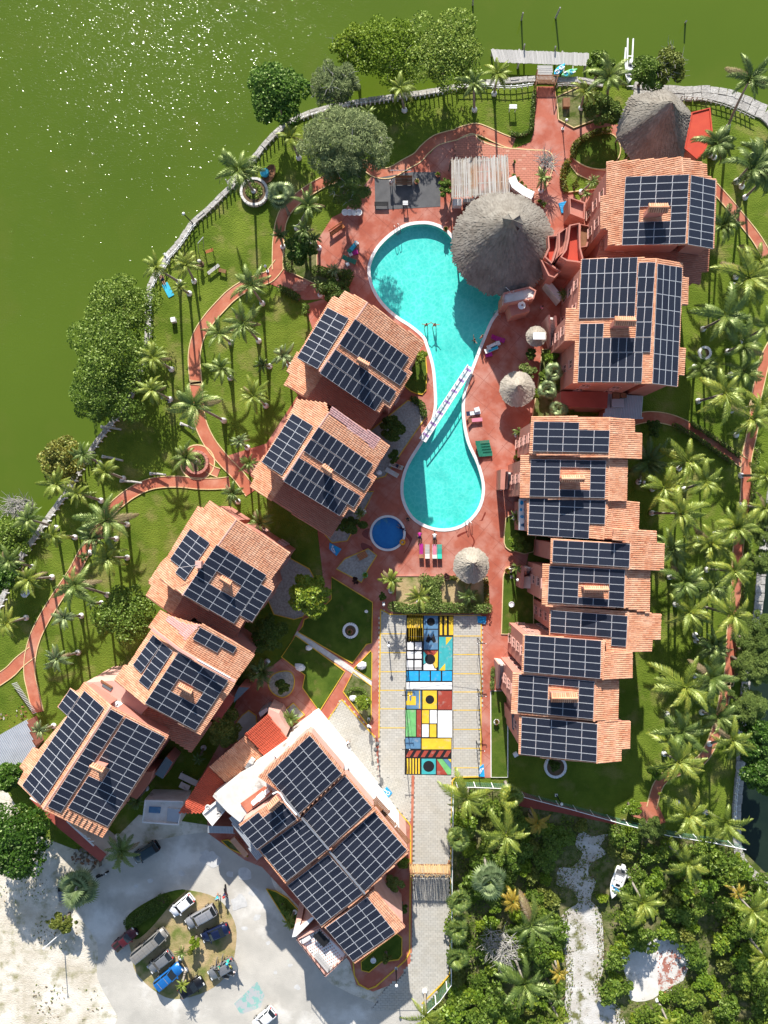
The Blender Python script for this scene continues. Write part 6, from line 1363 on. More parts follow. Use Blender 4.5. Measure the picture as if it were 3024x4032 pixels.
t = prop_table('outdoor_sofa', 'dark slatted swing sofa on the black floor by the pool', 'sofa', c('D',480,200), .08, 2.3, .9, 0, 'wood_brown', 'dark_metal', .45, 4); mb = MB(); mb.box(0,.5,.8,2.3,.1,.6,'wood_brown'); mb.build('backrest', t); mb = MB(); mb.tube([(-1.9,.8,2.0),(1.0,.8,2.0)], .05, 'steel', 6); mb.build('top_bar', t)
t = prop_table('lifeguard_chair', 'white seat with dark foot rest at the pool end of the black floor', 'chair', c('D',490,350), .08, .7, .6, 0, 'plastic_white', 'dark_metal', 1.0, 3)
prop_table('dark_bench', 'dark bench at the west end of the black floor', 'bench', c('D',335,345), .08, 1.9, .6, 0, 'black', 'black', .45, 3)
def pot(px, label, r=.28, m='terracotta', leaf=None, group='potted plants', hz=.08):
    o = W(px, hz); t = lthing('plant_pot', label, 'plant pot', o, group); mb = MB(); mb.lathe(0,0,[(r*.65,0),(r,.5),(r*1.08,.5),(r*1.08,.56),(r*.9,.56),(r*.85,.46)],m,14); mb.build('pot', t)
    if leaf:
        mb = MB(); rr = random.Random(int(px[0]*7)); 
        for k in range(26):
            a = rr.uniform(0,6.28); e = rr.uniform(.2,1.3); L = rr.uniform(.35,.8)*r*2.4; d_ = Vector((math.cos(a)*math.cos(e), math.sin(a)*math.cos(e), math.sin(e))); s_ = Vector((-math.sin(a), math.cos(a),0))*.07; q = Vector((0,0,.5)); mb.face([q, q+d_*L*.5+s_, q+d_*L-Vector((0,0,.15)), q+d_*L*.5-s_], leaf)
        mb.build('foliage', t)
    return t
for i, (x, y) in enumerate(((98,402),(128,402),(159,402),(188,402))): pot(c('D',x,y), ('leftmost','second','third','rightmost')[i]+' of four white tub pots under the casuarina', .42, 'white_plain', None, 'white tub pots', .06)
for x, y, lb, lf in ((565,200,'terracotta pot with a small palm on the black floor','frond_green'),(703,155,'terracotta jar at the pergola west side','leaf_mid'),(1195,165,'dark pot with leafy plant at the pergola east side, topmost','leaf_mid'),(1218,190,'pot with plant on the counter row, second','leaf_mid'),(1246,215,'red flowering pot on the counter row, third','leaf_flower'),(1268,242,'dark pot on the counter row, fourth','leaf_mid'),(1305,265,'large leafy pot at the end of the counter row','leaf_mid'),(1362,330,'terracotta pot by the palapa, north east side','leaf_hedge_dark'),(1388,352,'terracotta pot by the palapa, next to the blue ramp','leaf_hedge_dark'),(752,508,'dark little pot on the white pool rim','leaf_hedge_dark')):
    pot(c('D',x,y), lb, .33, 'terracotta', lf)
for code,x,y,lb,m,lf in (('J',1412,822,'terracotta bowl with red leaves on the white walk of the middle row','terracotta','leaf_flower'),('J',90,860,'green bowl planter on the gravel by the small pool','kayak_green','leaf_bright'),('f',1050,350,'pot with purple leaves on the lodge terrace corner','white_plain','leaf_purple'),('f',1290,630,'white pot with crimson flowers beside the lodge wall','white_plain','leaf_flower'),
    ('J',1695,930,'black water pot on the stair landing of the middle row','black',None),('K',165,1148,'low white urn on the walk of the middle row','white_plain',None),('M',722,430,'small green plant inside the white scalloped ring','terracotta','leaf_hedge_dark'),('S',145,478,'white pot with pink flowers on the grass strip of the southern row','white_plain','leaf_flower'),('g',1278,1285,'white round pot on the gravel south of the lodge','white_plain',None),('M',820,830,'white urn in the planting triangle','white_plain',None)):
    pot(c(code,x,y), lb, .36, m, lf)
o = W(c('J',438,557), .06); mb = MB(); n = 14
for i in range(n):
    for j in range(8): pass
vs = [((.3+.12*math.cos(2*math.pi*j/8))*math.cos(2*math.pi*i/n), (.3+.12*math.cos(2*math.pi*j/8))*math.sin(2*math.pi*i/n), .12+.12*math.sin(2*math.pi*j/8)) for i in range(n) for j in range(8)]
mb.raw(vs, [(i*8+j, ((i+1) % n)*8+j, ((i+1) % n)*8+(j+1) % 8, i*8+(j+1) % 8) for i in range(n) for j in range(8)], 'rubber_orange'); mb.build('swim_ring', loc=o+Vector((0,0,.05)), smooth=True, label='orange swim ring on the rim of the small round pool', cat='swim ring')
prop_table('massage_table', 'small wooden table by the small pool gravel corner', 'table', c('J',65,680), .08, 1.3, .9, .5, 'wood_orange', 'wood_brown', .6, 5)
prop_table('picnic_table', 'grey concrete picnic table in the shaded yard of the corner house', 'table', c('N',1240,765), .06, 2.6, .8, -.45, 'white_stained', 'white_stained', .75)
prop_table('picnic_table', 'grey concrete seat beside the picnic table of the corner house', 'table', c('N',1212,815), .06, 1.4, .8, -.45, 'white_stained', 'white_stained', .5)
for i, (x, y, a) in enumerate(((1325,690,-.85),(1395,830,-.85),(1520,975,-.85),(1325,650,-.85))[:3]):
    prop_table('pallet_table', ('northern','middle','southern')[i]+' brown slatted table on the lodge terrace facing the parking', 'table', c('f',x,y) if i else c('f',1340,720), 6.9, 2.6, 1.1, math.radians(-48), 'wood_brown', 'wood_brown', .6, 7, 'slatted tables on the lodge terrace')
bx('dock_hammock', 'small dark table on the dry bed right of the dock path', 'table', c('B',578,560), .05, .9, 1.2, .7, 'wood_brown')
t = prop_table('bird_table', 'white twin topped garden stand on the lawn left of the dock path', 'stand', c('B',292,590), 0, 1.0, .6, 0, 'white_plain', 'white_plain', 1.0, 2)
o = W(c('A',400,1125), .5); mb = MB(); mb.lathe(0,0,[(.55,0),(.62,.3),(.5,.6)],'towel_blue',14); mb.build('water_drum', loc=o-Vector((0,0,.45)), label='bright blue plastic drum beside the tall planter palm', cat='drum')
o = W(c('A',430,1135), .4); mb = MB(); n = 16; mb.raw([(1.4*math.cos(2*math.pi*i/n)*.55, 1.4*math.sin(2*math.pi*i/n), .5*(i % 2)*0+.35) for i in range(n)]+[(.9*math.cos(2*math.pi*i/n)*.5, .9*math.sin(2*math.pi*i/n), .05) for i in range(n)], [(i, (i+1) % n, n+(i+1) % n, n+i) for i in range(n)]+[tuple(range(n, 2*n))], 'wood_brown'); mb.build('wooden_canoe', loc=o-Vector((0,0,.35)), label='brown oval wooden trough on the shaded lawn next to the blue drum', cat='trough').rotation_euler = (0,0,-.45)
dish(c('L',178,722), .9, .55, 'white dish on a post on the lower left lawn, the left of two', (0,0)); dish(c('L',195,712), 1.0, .4, 'pale blue dish behind the white one on the lower left lawn', (0,0))
t = thing('slat_walkway', 'grey slatted stair walk at the left edge beside the garden path', 'walkway', W(c('N',150,250)))
for i in range(22):
    mb = MB(); mb.beam(W(c('N',78+i*6.6,155+i*9.2), .5), W(c('N',112+i*6.0,145+i*9.2), .62), .1, .05, 'wood_grey'); mb.build('slat', t)
for i, (x, y, L, a) in enumerate(((735,1140,2.8,-.15),(745,1338,2.9,-.2),(1235,1130,2.2,-.4),(1040,1440,2.2,-.1),(865,1490,3.0,-.1))):
    o = W(c('G',x,y), .3); t = lthing('log_seat', ('fallen grey log on the shaded shore lawn, uppermost','fallen grey log with white stump on the shaded shore lawn','short pale leaning stump by the winding path','low grey log left of the loop path','grey leaning log beside the curving path')[i], 'log', o, 'logs on the west lawn', a); mb = MB(); mb.tube([(-L/2,0,.1),(0,.05,.35),(L/2,0,.6)], [.16,.15,.13], 'dead_wood', 8); mb.build('log', t); mb = MB(); mb.box(-L/2,0,-.1,.4,.4,.5,'stone_white'); mb.build('stump', t)
# ================================================================ VEHICLES
def wheel_parts(t, L, Wd, r=.33, xs=None):
    for x in (xs or (-.30*L, .31*L)):
        for y in (-Wd/2+.08, Wd/2-.08):
            mb = MB(); n = 14; s = 1 if y > 0 else -1
            for (ra, w0, m) in ((r, .11, 'rubber'),):
                vs = [(x+ra*math.cos(2*math.pi*k/n), y+q*w0, r+ra*math.sin(2*math.pi*k/n)) for q in (-1,1) for k in range(n)]; mb.raw(vs, [(k, n+k, n+(k+1) % n, (k+1) % n) for k in range(n)]+[tuple(range(n)), tuple(range(2*n-1, n-1, -1))], m)
            w_ = mb.build('wheel', t); mb = MB(); vs = [(x+.2*math.cos(2*math.pi*k/10), y+s*.118, r+.2*math.sin(2*math.pi*k/10)) for k in range(10)]; mb.face(vs, 'steel'); mb.build('rim', w_)
KINDS = {   # x stations as fraction of L from rear (-.5) to front (.5): (x, half width factor, top of body)   cabin: rear base, rear roof, front roof, front base
    'hatch': dict(body=[(-.5,.84,.72),(-.47,.95,.95),(-.3,1,.98),(.15,1,.97),(.36,.97,.86),(.46,.86,.74),(.5,.68,.58)], cab=(-.48,-.36,.05,.24), zr=1.48),
    'sedan': dict(body=[(-.5,.80,.72),(-.47,.93,.98),(-.28,1,1.0),(.15,1,.98),(.36,.96,.86),(.47,.84,.74),(.5,.66,.58)], cab=(-.34,-.18,.06,.25), zr=1.44),
    'suv': dict(body=[(-.5,.88,.85),(-.48,.97,1.08),(-.3,1,1.1),(.18,1,1.08),(.38,.97,1.0),(.47,.88,.88),(.5,.74,.66)], cab=(-.49,-.42,.10,.27), zr=1.76),
    'van': dict(body=[(-.5,.93,1.0),(-.49,.98,1.15),(-.3,1,1.15),(.3,1,1.12),(.42,.97,1.05),(.48,.88,.95),(.5,.76,.7)], cab=(-.495,-.48,.28,.43), zr=2.05),
    'pickup': dict(body=[(-.5,.93,.98),(-.49,.97,1.0),(-.12,1,1.0),(.15,1,1.03),(.38,.97,.98),(.47,.88,.88),(.5,.74,.66)], cab=(-.16,-.10,.10,.24), zr=1.70, bed=True),
}
def car(name, label, cat, a_px, b_px, kind, paint, Wd=1.75, L=None, z0=.03, bars=False, doors=False, topless=False, group='cars parked on the yard island'):
    """a_px rear end, b_px front end in the photo"""
    a, b = W(a_px, .9), W(b_px, .9); d = b-a; LL = L or d.length*.95; Wd *= .87; o = (a+b)/2; o.z = z0; t = lthing(name, label, cat, o, group, math.atan2(d.y, d.x)); K_ = KINDS[kind]; L = LL
    mb = MB(); st = K_['body']; vs = []; h = Wd/2
    for x, wf, zt in st: w_ = h*wf; vs += [(x*L, -w_*.92, .22), (x*L, -w_, .5), (x*L, -w_*.99, zt*.86), (x*L, -w_*.90, zt), (x*L, 0, zt+.035), (x*L, w_*.90, zt), (x*L, w_*.99, zt*.86), (x*L, w_, .5), (x*L, w_*.92, .22)]
    n = len(st); mb.raw(vs, [(i*9+k, (i+1)*9+k, (i+1)*9+k+1, i*9+k+1)[::-1] for i in range(n-1) for k in range(8)]+[tuple(range(9)), tuple((n-1)*9+8-k for k in range(9))], paint); body = mb.build('body', t, True)
    r0, r1, f1, f0 = [x*L for x in K_['cab']]; zb = .97 if kind in ('hatch','sedan') else 1.07; zr = K_['zr']*.95; wb, wr = h*.90, h*.74
    B = [(r0,-wb,zb),(f0,-wb*.97,zb-.05),(f0,wb*.97,zb-.05),(r0,wb,zb)]; T = [(r1,-wr,zr-.05),(f1,-wr,zr-.02),(f1,wr,zr-.02),(r1,wr,zr-.05)]
    mb = MB(); mb.raw([B[1],B[2],T[2],T[1]], [(0,1,2,3)], 'glass_dark'); mb.build('windshield', t)
    mb = MB(); mb.raw([B[3],B[0],T[0],T[3]], [(0,1,2,3)], 'glass_dark'); mb.build('rear_window', t)
    for s in (0, 1):
        q = [B[0],B[1],T[1],T[0]] if s == 0 else [B[2],B[3],T[3],T[2]]; mb = MB(); mb.raw(q, [(0,1,2,3)], 'glass_dark'); mb.build('side_window', t)
    if not topless:
        mb = MB(); rv = []
        for i in range(6):
            x = r1-.06+(f1-r1+.12)*i/5; zz = zr-.02+.05*math.sin(math.pi*i/5)
            rv += [(x,-wr-.03,zz-.06),(x,-wr*.8,zz+.0),(x,0,zz+.03),(x,wr*.8,zz+.0),(x,wr+.03,zz-.06)]
        mb.raw(rv, [(i*5+k, (i+1)*5+k, (i+1)*5+k+1, i*5+k+1)[::-1] for i in range(5) for k in range(4)], paint)
        for u, v in ((B[0],T[0]),(B[3],T[3]),(B[1],T[1]),(B[2],T[2])): mb.beam(u, v, .07, .05, paint)
        if kind in ('suv','van','hatch','sedan'):
            xm = (r1+f1)/2
            for s in (-1,1): mb.beam((xm, s*wb, zb), (xm, s*wr, zr-.03), .08, .05, paint)
        rp = mb.build('roof', t, False)
        if bars or kind == 'van':
            for k in range(5 if kind == 'van' else 2):
                mb = MB(); x = r1+(f1-r1)*(k+.5)/(5 if kind == 'van' else 2); mb.box(x,0,zr+.06,.06,wr*1.7,.04,'steel' if bars else paint); mb.build('roof_bar', t)
    wheel_parts(t, L, Wd, .31 if kind in ('hatch','sedan') else .36)
    for s in (-1,1):
        mb = MB(); mb.box(.475*L, s*h*.62, .66 if kind in ('hatch','sedan') else .80, .16, .34, .14, 'lamp_glass'); mb.build('headlight', t)
        mb = MB(); mb.box(-.485*L, s*h*.74, .82, .09, .22, .18, 'cloth_red'); mb.build('tail_light', t)
        mb = MB(); mb.box(f0-.12, s*(h+.06), zb+.04, .12, .2, .14, paint); mb.build('mirror', t)
    for x in (-.5,.5): mb = MB(); mb.box(x*L*1.0, 0, .42, .1, Wd*.82, .2, 'rubber' if kind in ('suv','pickup') else paint); mb.build('bumper', t)
    if K_.get('bed'): mb = MB(); mb.box((-.5+.16)*L*.98+.1, 0, 1.01, .30*L, Wd*.74, .04, 'rubber'); mb.build('cargo_bed', t)
    if doors:
        for s in (-1,1):
            for x, an in ((.10*L,.95),(-.12*L,.9)): mb = MB(); mb.box(x-.5*math.cos(an), s*(h+.5*math.sin(an)), .68, 1.0, .07, .75, paint, rz=-s*an); mb.build('open_door', t)
        mb = MB(); mb.beam((r0+.1,0,1.5),(r0-.75,0,1.95),Wd*.75,.06,paint); mb.build('open_tailgate', t)
    return t
car('parked_car', 'white hatchback at the top of the parking island', 'car', c('Q',1045,393), c('Q',930,487), 'hatch', 'car_white', 1.7)
car('parked_car', 'large silver grey car with roof rails right below the white hatchback', 'car', c('Q',1172,455), c('Q',1012,545), 'suv', 'car_silver', 1.85, bars=True)
car('parked_car', 'dark blue sedan at the right side of the parking island', 'car', c('Q',1245,560), c('Q',1095,622), 'sedan', 'car_navy', 1.75)
car('parked_car', 'dark maroon small car at the left edge of the island', 'car', c('Q',620,675), c('Q',738,572), 'pickup', 'car_maroon', 1.6)
car('parked_van', 'long grey beige passenger van with ribbed roof', 'van', c('Q',728,722), c('Q',902,578), 'van', 'car_van', 1.8)
car('parked_car', 'grey hatchback between the long van and the blue car', 'car', c('Q',930,700), c('Q',808,795), 'hatch', 'car_grey', 1.7)
car('parked_car', 'bright blue car with two roof bars on the island', 'car', c('Q',848,880), c('Q',985,768), 'suv', 'car_blue', 1.8, bars=True)
car('parked_car', 'black car at the bottom tip of the parking island', 'car', c('Q',975,925), c('Q',1103,848), 'hatch', 'car_black', 1.75)
car('parked_car', 'grey car with all doors and tailgate open and people around it', 'car', c('Q',1275,745), c('Q',1135,828), 'hatch', 'car_grey', 1.75, doors=True)
car('parked_car', 'dark teal car in the shade beside the palm at the top of the yard', 'car', c('Q',858,108), c('Q',725,190), 'suv', 'car_teal', 1.75, group='cars parked round the yard')
car('parked_car', 'white car cut by the bottom edge of the photo', 'car', c('Q',1490,1010), c('Q',1385,1100), 'hatch', 'car_white', 1.75, group='cars parked round the yard')
car('parked_car', 'grey car mostly hidden under the fan palm by the sandy lot', 'car', c('Q',352,415), c('Q',338,298), 'hatch', 'car_grey', 1.65, group='cars parked round the yard')
def motorbike(px, rz, label, paint):
    t = lthing('motorcycle', label, 'motorcycle', W(px, .03), 'motorcycles', rz)
    for x in (-.65,.65):
        mb = MB(); n = 14; vs = [(x+.3*math.cos(2*math.pi*k/n), q*.06, .3+.3*math.sin(2*math.pi*k/n)) for q in (-1,1) for k in range(n)]; mb.raw(vs, [(k, n+k, n+(k+1) % n, (k+1) % n) for k in range(n)]+[tuple(range(n)), tuple(range(2*n-1, n-1, -1))], 'rubber'); mb.build('wheel', t)
    mb = MB(); mb.tube([(-.5,0,.62),(0,0,.72),(.3,0,.8),(.55,0,.75)], [.12,.18,.16,.08], paint, 8); mb.build('body', t, True); mb = MB(); mb.box(-.3,0,.82,.7,.26,.1,'black'); mb.build('seat', t)
    mb = MB(); mb.tube([(.35,-.36,1.0),(.45,0,.95),(.35,.36,1.0)], .03, 'steel', 6); mb.build('handlebar', t); mb = MB(); mb.ball((.68,0,.8), .12, 'lamp_glass', 8, 5); mb.build('headlight', t); return t
motorbike(c('Q',562,258), .35, 'dark motorcycle parked in the shade near the palm', 'car_black'); mbk = motorbike(c('Q',1234,352), -1.4, 'motorcycle with rider in red helmet on the sunny concrete', 'car_maroon')
# ================================================================ PEOPLE
def person(px, hz, rz, label, pose='stand', top='cloth_white', low='cloth_navy', skin='skin', hair='hair', hat=None, group=None, tilt=None, s=1.0):
    o = W(px, hz); t = lthing('person', label, 'person', o, group, rz)
    P = dict(pel=(0,0,.95), ch=(0,0,1.32), nk=(0,0,1.50), hd=(.02,0,1.66), hd2=(.02,0,1.74))
    if pose == 'walk': leg = {1:[(0,.1,.9),(.16,.11,.5),(.12,.11,.08),(.26,.12,.03)], -1:[(0,-.1,.9),(.02,-.11,.5),(-.26,-.11,.12),(-.16,-.12,.03)]}; arm = {1:[(0,.19,1.42),(-.06,.24,1.14),(.06,.25,.9)], -1:[(0,-.19,1.42),(.06,-.24,1.14),(.2,-.24,.94)]}
    elif pose == 'swim': leg = {1:[(0,.1,.9),(-.04,.18,.5),(-.1,.22,.1),(-.12,.24,.0)], -1:[(0,-.1,.9),(.04,-.18,.5),(0,-.24,.1),(0,-.26,0)]}; arm = {1:[(0,.19,1.42),(.02,.42,1.5),(.05,.6,1.68)], -1:[(0,-.19,1.42),(.02,-.42,1.5),(.05,-.6,1.68)]}
    elif pose == 'sit': leg = {1:[(.04,.1,.9),(.46,.12,.9),(.48,.12,.45),(.6,.12,.42)], -1:[(.04,-.1,.9),(.46,-.12,.9),(.48,-.12,.45),(.6,-.12,.42)]}; arm = {1:[(0,.19,1.42),(.1,.26,1.16),(.34,.2,1.02)], -1:[(0,-.19,1.42),(.1,-.26,1.16),(.34,-.2,1.02)]}
    else: leg = {1:[(0,.1,.9),(.02,.12,.5),(0,.12,.08),(.14,.13,.03)], -1:[(0,-.1,.9),(.02,-.12,.5),(0,-.12,.08),(.14,-.13,.03)]}; arm = {1:[(0,.19,1.42),(.02,.26,1.14),(.12,.25,.9)], -1:[(0,-.19,1.42),(.02,-.26,1.14),(.12,-.25,.9)]}
    vs = [P['pel'],P['ch'],P['nk'],P['hd'],P['hd2']]; rad = [.135,.15,.06,.095,.085]; ed = [(0,1),(1,2),(2,3),(3,4)]
    for sd in (1,-1):
        b = len(vs); vs += leg[sd]; rad += [.095,.07,.05,.045]; ed += [(0,b),(b,b+1),(b+1,b+2),(b+2,b+3)]
        b = len(vs); vs += arm[sd]+[(arm[sd][2][0]+.08, arm[sd][2][1]*1.02, arm[sd][2][2]-.06)]; rad += [.065,.05,.038,.042]; ed += [(1,b),(b,b+1),(b+1,b+2),(b+2,b+3)]
    me = bpy.data.meshes.new('body'); me.from_pydata([Vector(v)*s for v in vs], ed, []); me.materials.append(MATS[skin]); body = link('body', me, t)
    m = body.modifiers.new('skin', 'SKIN'); sk = me.skin_vertices[0].data if me.skin_vertices else None
    if sk is None:
        bm = bmesh.new(); bm.from_mesh(me); bm.verts.layers.skin.verify(); bm.to_mesh(me); bm.free(); sk = me.skin_vertices[0].data
    for i, r_ in enumerate(rad): sk[i].radius = (r_*s, r_*s)
    sk[0].use_root = True; m.use_smooth_shade = True; body.modifiers.new('sub', 'SUBSURF').levels = 1; body.modifiers['sub'].render_levels = 1
    if top:
        mb = MB(); mb.tube([Vector(q)*s for q in ((0,0,.88),(0,0,1.1),(0,0,1.36),(0,0,1.5))], [.185*s,.175*s,.20*s,.09*s], top, 12); 
        for sd in (1,-1): mb.tube([Vector(arm[sd][0])*s, (Vector(arm[sd][0])*.45+Vector(arm[sd][1])*.55)*s], [.09*s,.085*s], top, 8)
        mb.build('shirt', t, True)
    if low:
        mb = MB()
        for sd in (1,-1): mb.tube([Vector((0,.05*sd,.98))*s, Vector(leg[sd][0])*s, (Vector(leg[sd][0])*.4+Vector(leg[sd][1])*.6)*s], [.15*s,.125*s,.095*s], low, 10)
        mb.build('shorts', t, True)
    mb = MB(); mb.ball(Vector((-.01,0,1.735))*s, .112*s, hair, 10, 6, .95); mb.build('hair', t, True)
    mb = MB(); mb.ball(Vector((.115,0,1.675))*s, .018*s, skin, 5, 4); 
    for y in (-.035,.035): mb.ball(Vector((.105,y,1.70))*s, .012*s, 'black', 5, 4)
    mb.build('face', t)
    if hat: mb = MB(); mb.lathe(.01*s,0,[(.2*s,1.78*s),(.12*s,1.80*s),(.11*s,1.90*s)] if hat != 'cloth_red' else [(.13*s,1.62*s),(.15*s,1.75*s),(.10*s,1.88*s)], hat, 12); mb.build('hat', t, True)
    if tilt: t.rotation_mode = 'XYZ'; t.rotation_euler = (tilt[0], tilt[1], rz)
    return t
LY = -math.pi/2
person(c('D',398,215), .09, -1.2, 'person in white shirt standing on the black floor beside the dark sofa', 'stand', 'cloth_white', 'cloth_navy')
person(c('D',878,375), .06, 2.5, 'person with dark clothes at the shaded corner of the reed pergola', 'walk', 'cloth_navy', 'cloth_grey')
person(c('D',625,1140), -.8, 1.7, 'swimmer on the left of the pair in the upper pool', 'swim', None, 'cloth_navy', group='swimmers'); person(c('D',680,1140), -.8, 1.3, 'swimmer on the right of the pair in the upper pool', 'swim', None, 'cloth_red', group='swimmers')
person(c('D',935,1240), -.8, .4, 'swimmer in the water close to the right rim of the pool', 'swim', None, 'cloth_navy', group='swimmers'); person(c('D',985,1215), .1, 2.6, 'bather standing on the white rim at the right of the pool', 'stand', None, 'cloth_red')
person(c('E',205,1085), .06, 1.0, 'person in pink walking in the shade by the white outside stair', 'walk', 'cloth_pink', 'cloth_white')
person(c('M',402,992), .08, -.6, 'person in white at the lodge corner, left of the two', 'stand', 'cloth_white', 'cloth_navy'); person(c('M',424,1005), .08, 2.4, 'person in lilac at the lodge corner, right of the two', 'stand', 'cloth_white', 'cloth_magenta')
person(c('M',711,1080), .09, -.9, 'person in white walking alone on the grey entrance paving', 'walk', 'cloth_white', 'cloth_white'); person(c('M',838,985), .09, 1.2, 'person in white at the tip of the planting triangle', 'walk', 'cloth_white', 'cloth_grey')
person(c('Q',1193,372), .03, 1.9, 'person in blue walking next to the motorcycle', 'walk', 'towel_blue', 'cloth_navy'); person(c('Q',1232,356), -.15, -1.4, 'rider in red helmet sitting on the motorcycle', 'sit', 'cloth_navy', 'cloth_grey', hat='cloth_red', tilt=(0,0))
person(c('Q',1268,735), .03, 3.3, 'person in lime yellow shirt behind the open grey car', 'stand', 'cloth_lime', 'cloth_navy'); person(c('Q',1250,712), .03, 4.0, 'person in teal with pale cap behind the open grey car', 'stand', 'cloth_teal', 'cloth_grey', hat='towel_blue'); person(c('Q',1288,765), .03, 2.8, 'person in white and blue at the right of the open grey car', 'stand', 'cloth_white', 'paint_sky' if 'paint_sky' in MATS else 'cloth_navy'); person(c('Q',1203,745), .03, .5, 'person in green at the left open door of the grey car', 'stand', 'cloth_green', 'cloth_navy')
person(c('J',490,350), .1, 2.0, 'bather with bare back on the deck between the two pools', 'sit', None, 'cloth_navy', tilt=(0,0)).location.z = -.78
person(c('J',385,398), -.45, 2.6, 'child in dark swimwear lying in the small round pool', 'swim', 'cloth_navy', 'cloth_navy', tilt=(0,-1.35,0), s=.8).location.z = -.2
o = person(c('G',1100,238), .05, 1.95, 'sunbather lying face up on a bright blue towel by the lagoon wall', 'stand', None, 'cloth_navy', tilt=(0,LY)); o.location = W(c('G',1082,222), .22); o.rotation_euler = (0, LY, math.radians(112+180)); o.location = W(c('G',1078,205), .22)
o = W(c('G',1098,235), .03); mb = MB(); mb.box(0,0,.03,2.0,.85,.05,'towel_blue'); tw2 = mb.build('beach_towel', loc=o, label='bright blue towel under the sunbather on the lawn', cat='towel'); tw2.rotation_euler = (0,0,math.radians(-62))
p0 = person(c('J',605,668), .45, D90, 'person lying on the leftmost lounger south of the lower pool', 'stand', 'cloth_magenta', 'cloth_navy', skin='skin_dark', tilt=(0,LY)); p0.rotation_euler = (0, LY, -D90); p0.location = W(c('J',598,568), .48)
p0 = person(c('J',735,668), .45, D90, 'person lying on the third lounger south of the lower pool', 'stand', 'cloth_white', 'cloth_grey', skin='skin_dark', tilt=(0,LY)); p0.rotation_euler = (0, LY, -D90); p0.location = W(c('J',737,578), .48)
p0 = person(c('I',1320,1475), .4, .4, 'man in dark shorts lying on a pale lounger left of the lower pool', 'stand', None, 'cloth_navy', tilt=(0,LY)); p0.rotation_euler = (0, LY, math.radians(160)); p0.location = W(c('I',1290,1460), .48)
lounger(c('I',1325,1478), 'pale lounger under a man at the gravel bed left of the lower pool', 'white_stained', math.radians(160), group='loungers left of the lower pool'); lounger(c('I',1292,1530), 'empty pale lounger beside the man left of the lower pool', 'white_stained', math.radians(150), group='loungers left of the lower pool')
# ================================================================ VEGETATION
def frond_mesh(seed, droop=1.0, n=30, rise=.55, wd=.032, ll=.20, bend=.0):
    rr = random.Random(seed); mb = MB(); pts = []; x = z = 0.0; an = rise; K = 12
    for k in range(K+1):
        pts.append(Vector((x, bend*(k/K)**2, z))); x += math.cos(an)/K; z += math.sin(an)/K; an -= droop*(.6+1.3*k/K)/K*1.25
    def at(t): t = min(max(t,0),.9999)*K; i = int(t); return pts[i].lerp(pts[i+1], t-i), (pts[i+1]-pts[i]).normalized()
    mb.tube([pts[0], pts[4], pts[8], pts[12]], [.022,.016,.010,.004], None, 4, False)
    for sd in (-1, 1):
        for k in range(n):
            t = .10+.88*(k+rr.uniform(-.25,.25))/n; p, d = at(t); L = ll*(math.sin(math.pi*min(.12+.86*t,1)**.8)*.85+.15)*rr.uniform(.85,1.1); side = Vector((-d.y, d.x, 0)).normalized()*sd; nn = d.cross(side)*sd
            fw = .85+.9*t**2; dr = (side*math.cos(fw*.55)+d*math.sin(fw*.7)+Vector((0,0,.12-rr.uniform(0,.15)))).normalized(); q1 = p+dr*L*.5; q2 = p+dr*L+Vector((0,0,-L*.38*rr.uniform(.5,1.4))); w_ = d*wd*.5
            mb.face([p-w_*.6, q1-w_-Vector((0,0,.012)), q2, q1+w_-Vector((0,0,.012)), p+w_*.6], None)
    return mb
FR = {}
def fronds(m):
    if m not in FR:
        FR[m] = []
        for sd, dr, rs, bd in ((1,1.0,.55,.16),(2,1.35,.7,-.2),(3,.7,.4,.22),(4,1.7,.9,-.12),(5,.9,.5,-.28),(6,1.2,.6,.05)):
            me = frond_mesh(sd, dr, 30, rs, bend=bd).mesh('frond', False); me.materials.append(MATS[m]); FR[m].append(me)
    return FR[m]
FAN = {}
def fan_mesh(m):
    if m not in FAN:
        mb = MB(); n = 18; mb.tube([(0,0,0),(.36,0,.10)], .012, None, 4)
        for k in range(n):
            a = (k/(n-1)-.5)*3.6; d = Vector((math.cos(a), math.sin(a), .0)); s = Vector((-math.sin(a), math.cos(a), 0))*.06; p = Vector((.36,0,.10)); L = .62*(1-.12*abs(a)/1.8)
            mb.face([p, p+d*L*.6+s+Vector((0,0,.05)), p+d*L-Vector((0,0,.10)), p+d*L*.6-s+Vector((0,0,.05))], None)
        me = mb.mesh('frond'); me.materials.append(MATS[m]); FAN[m] = me
    return FAN[m]
PALMN = [0]
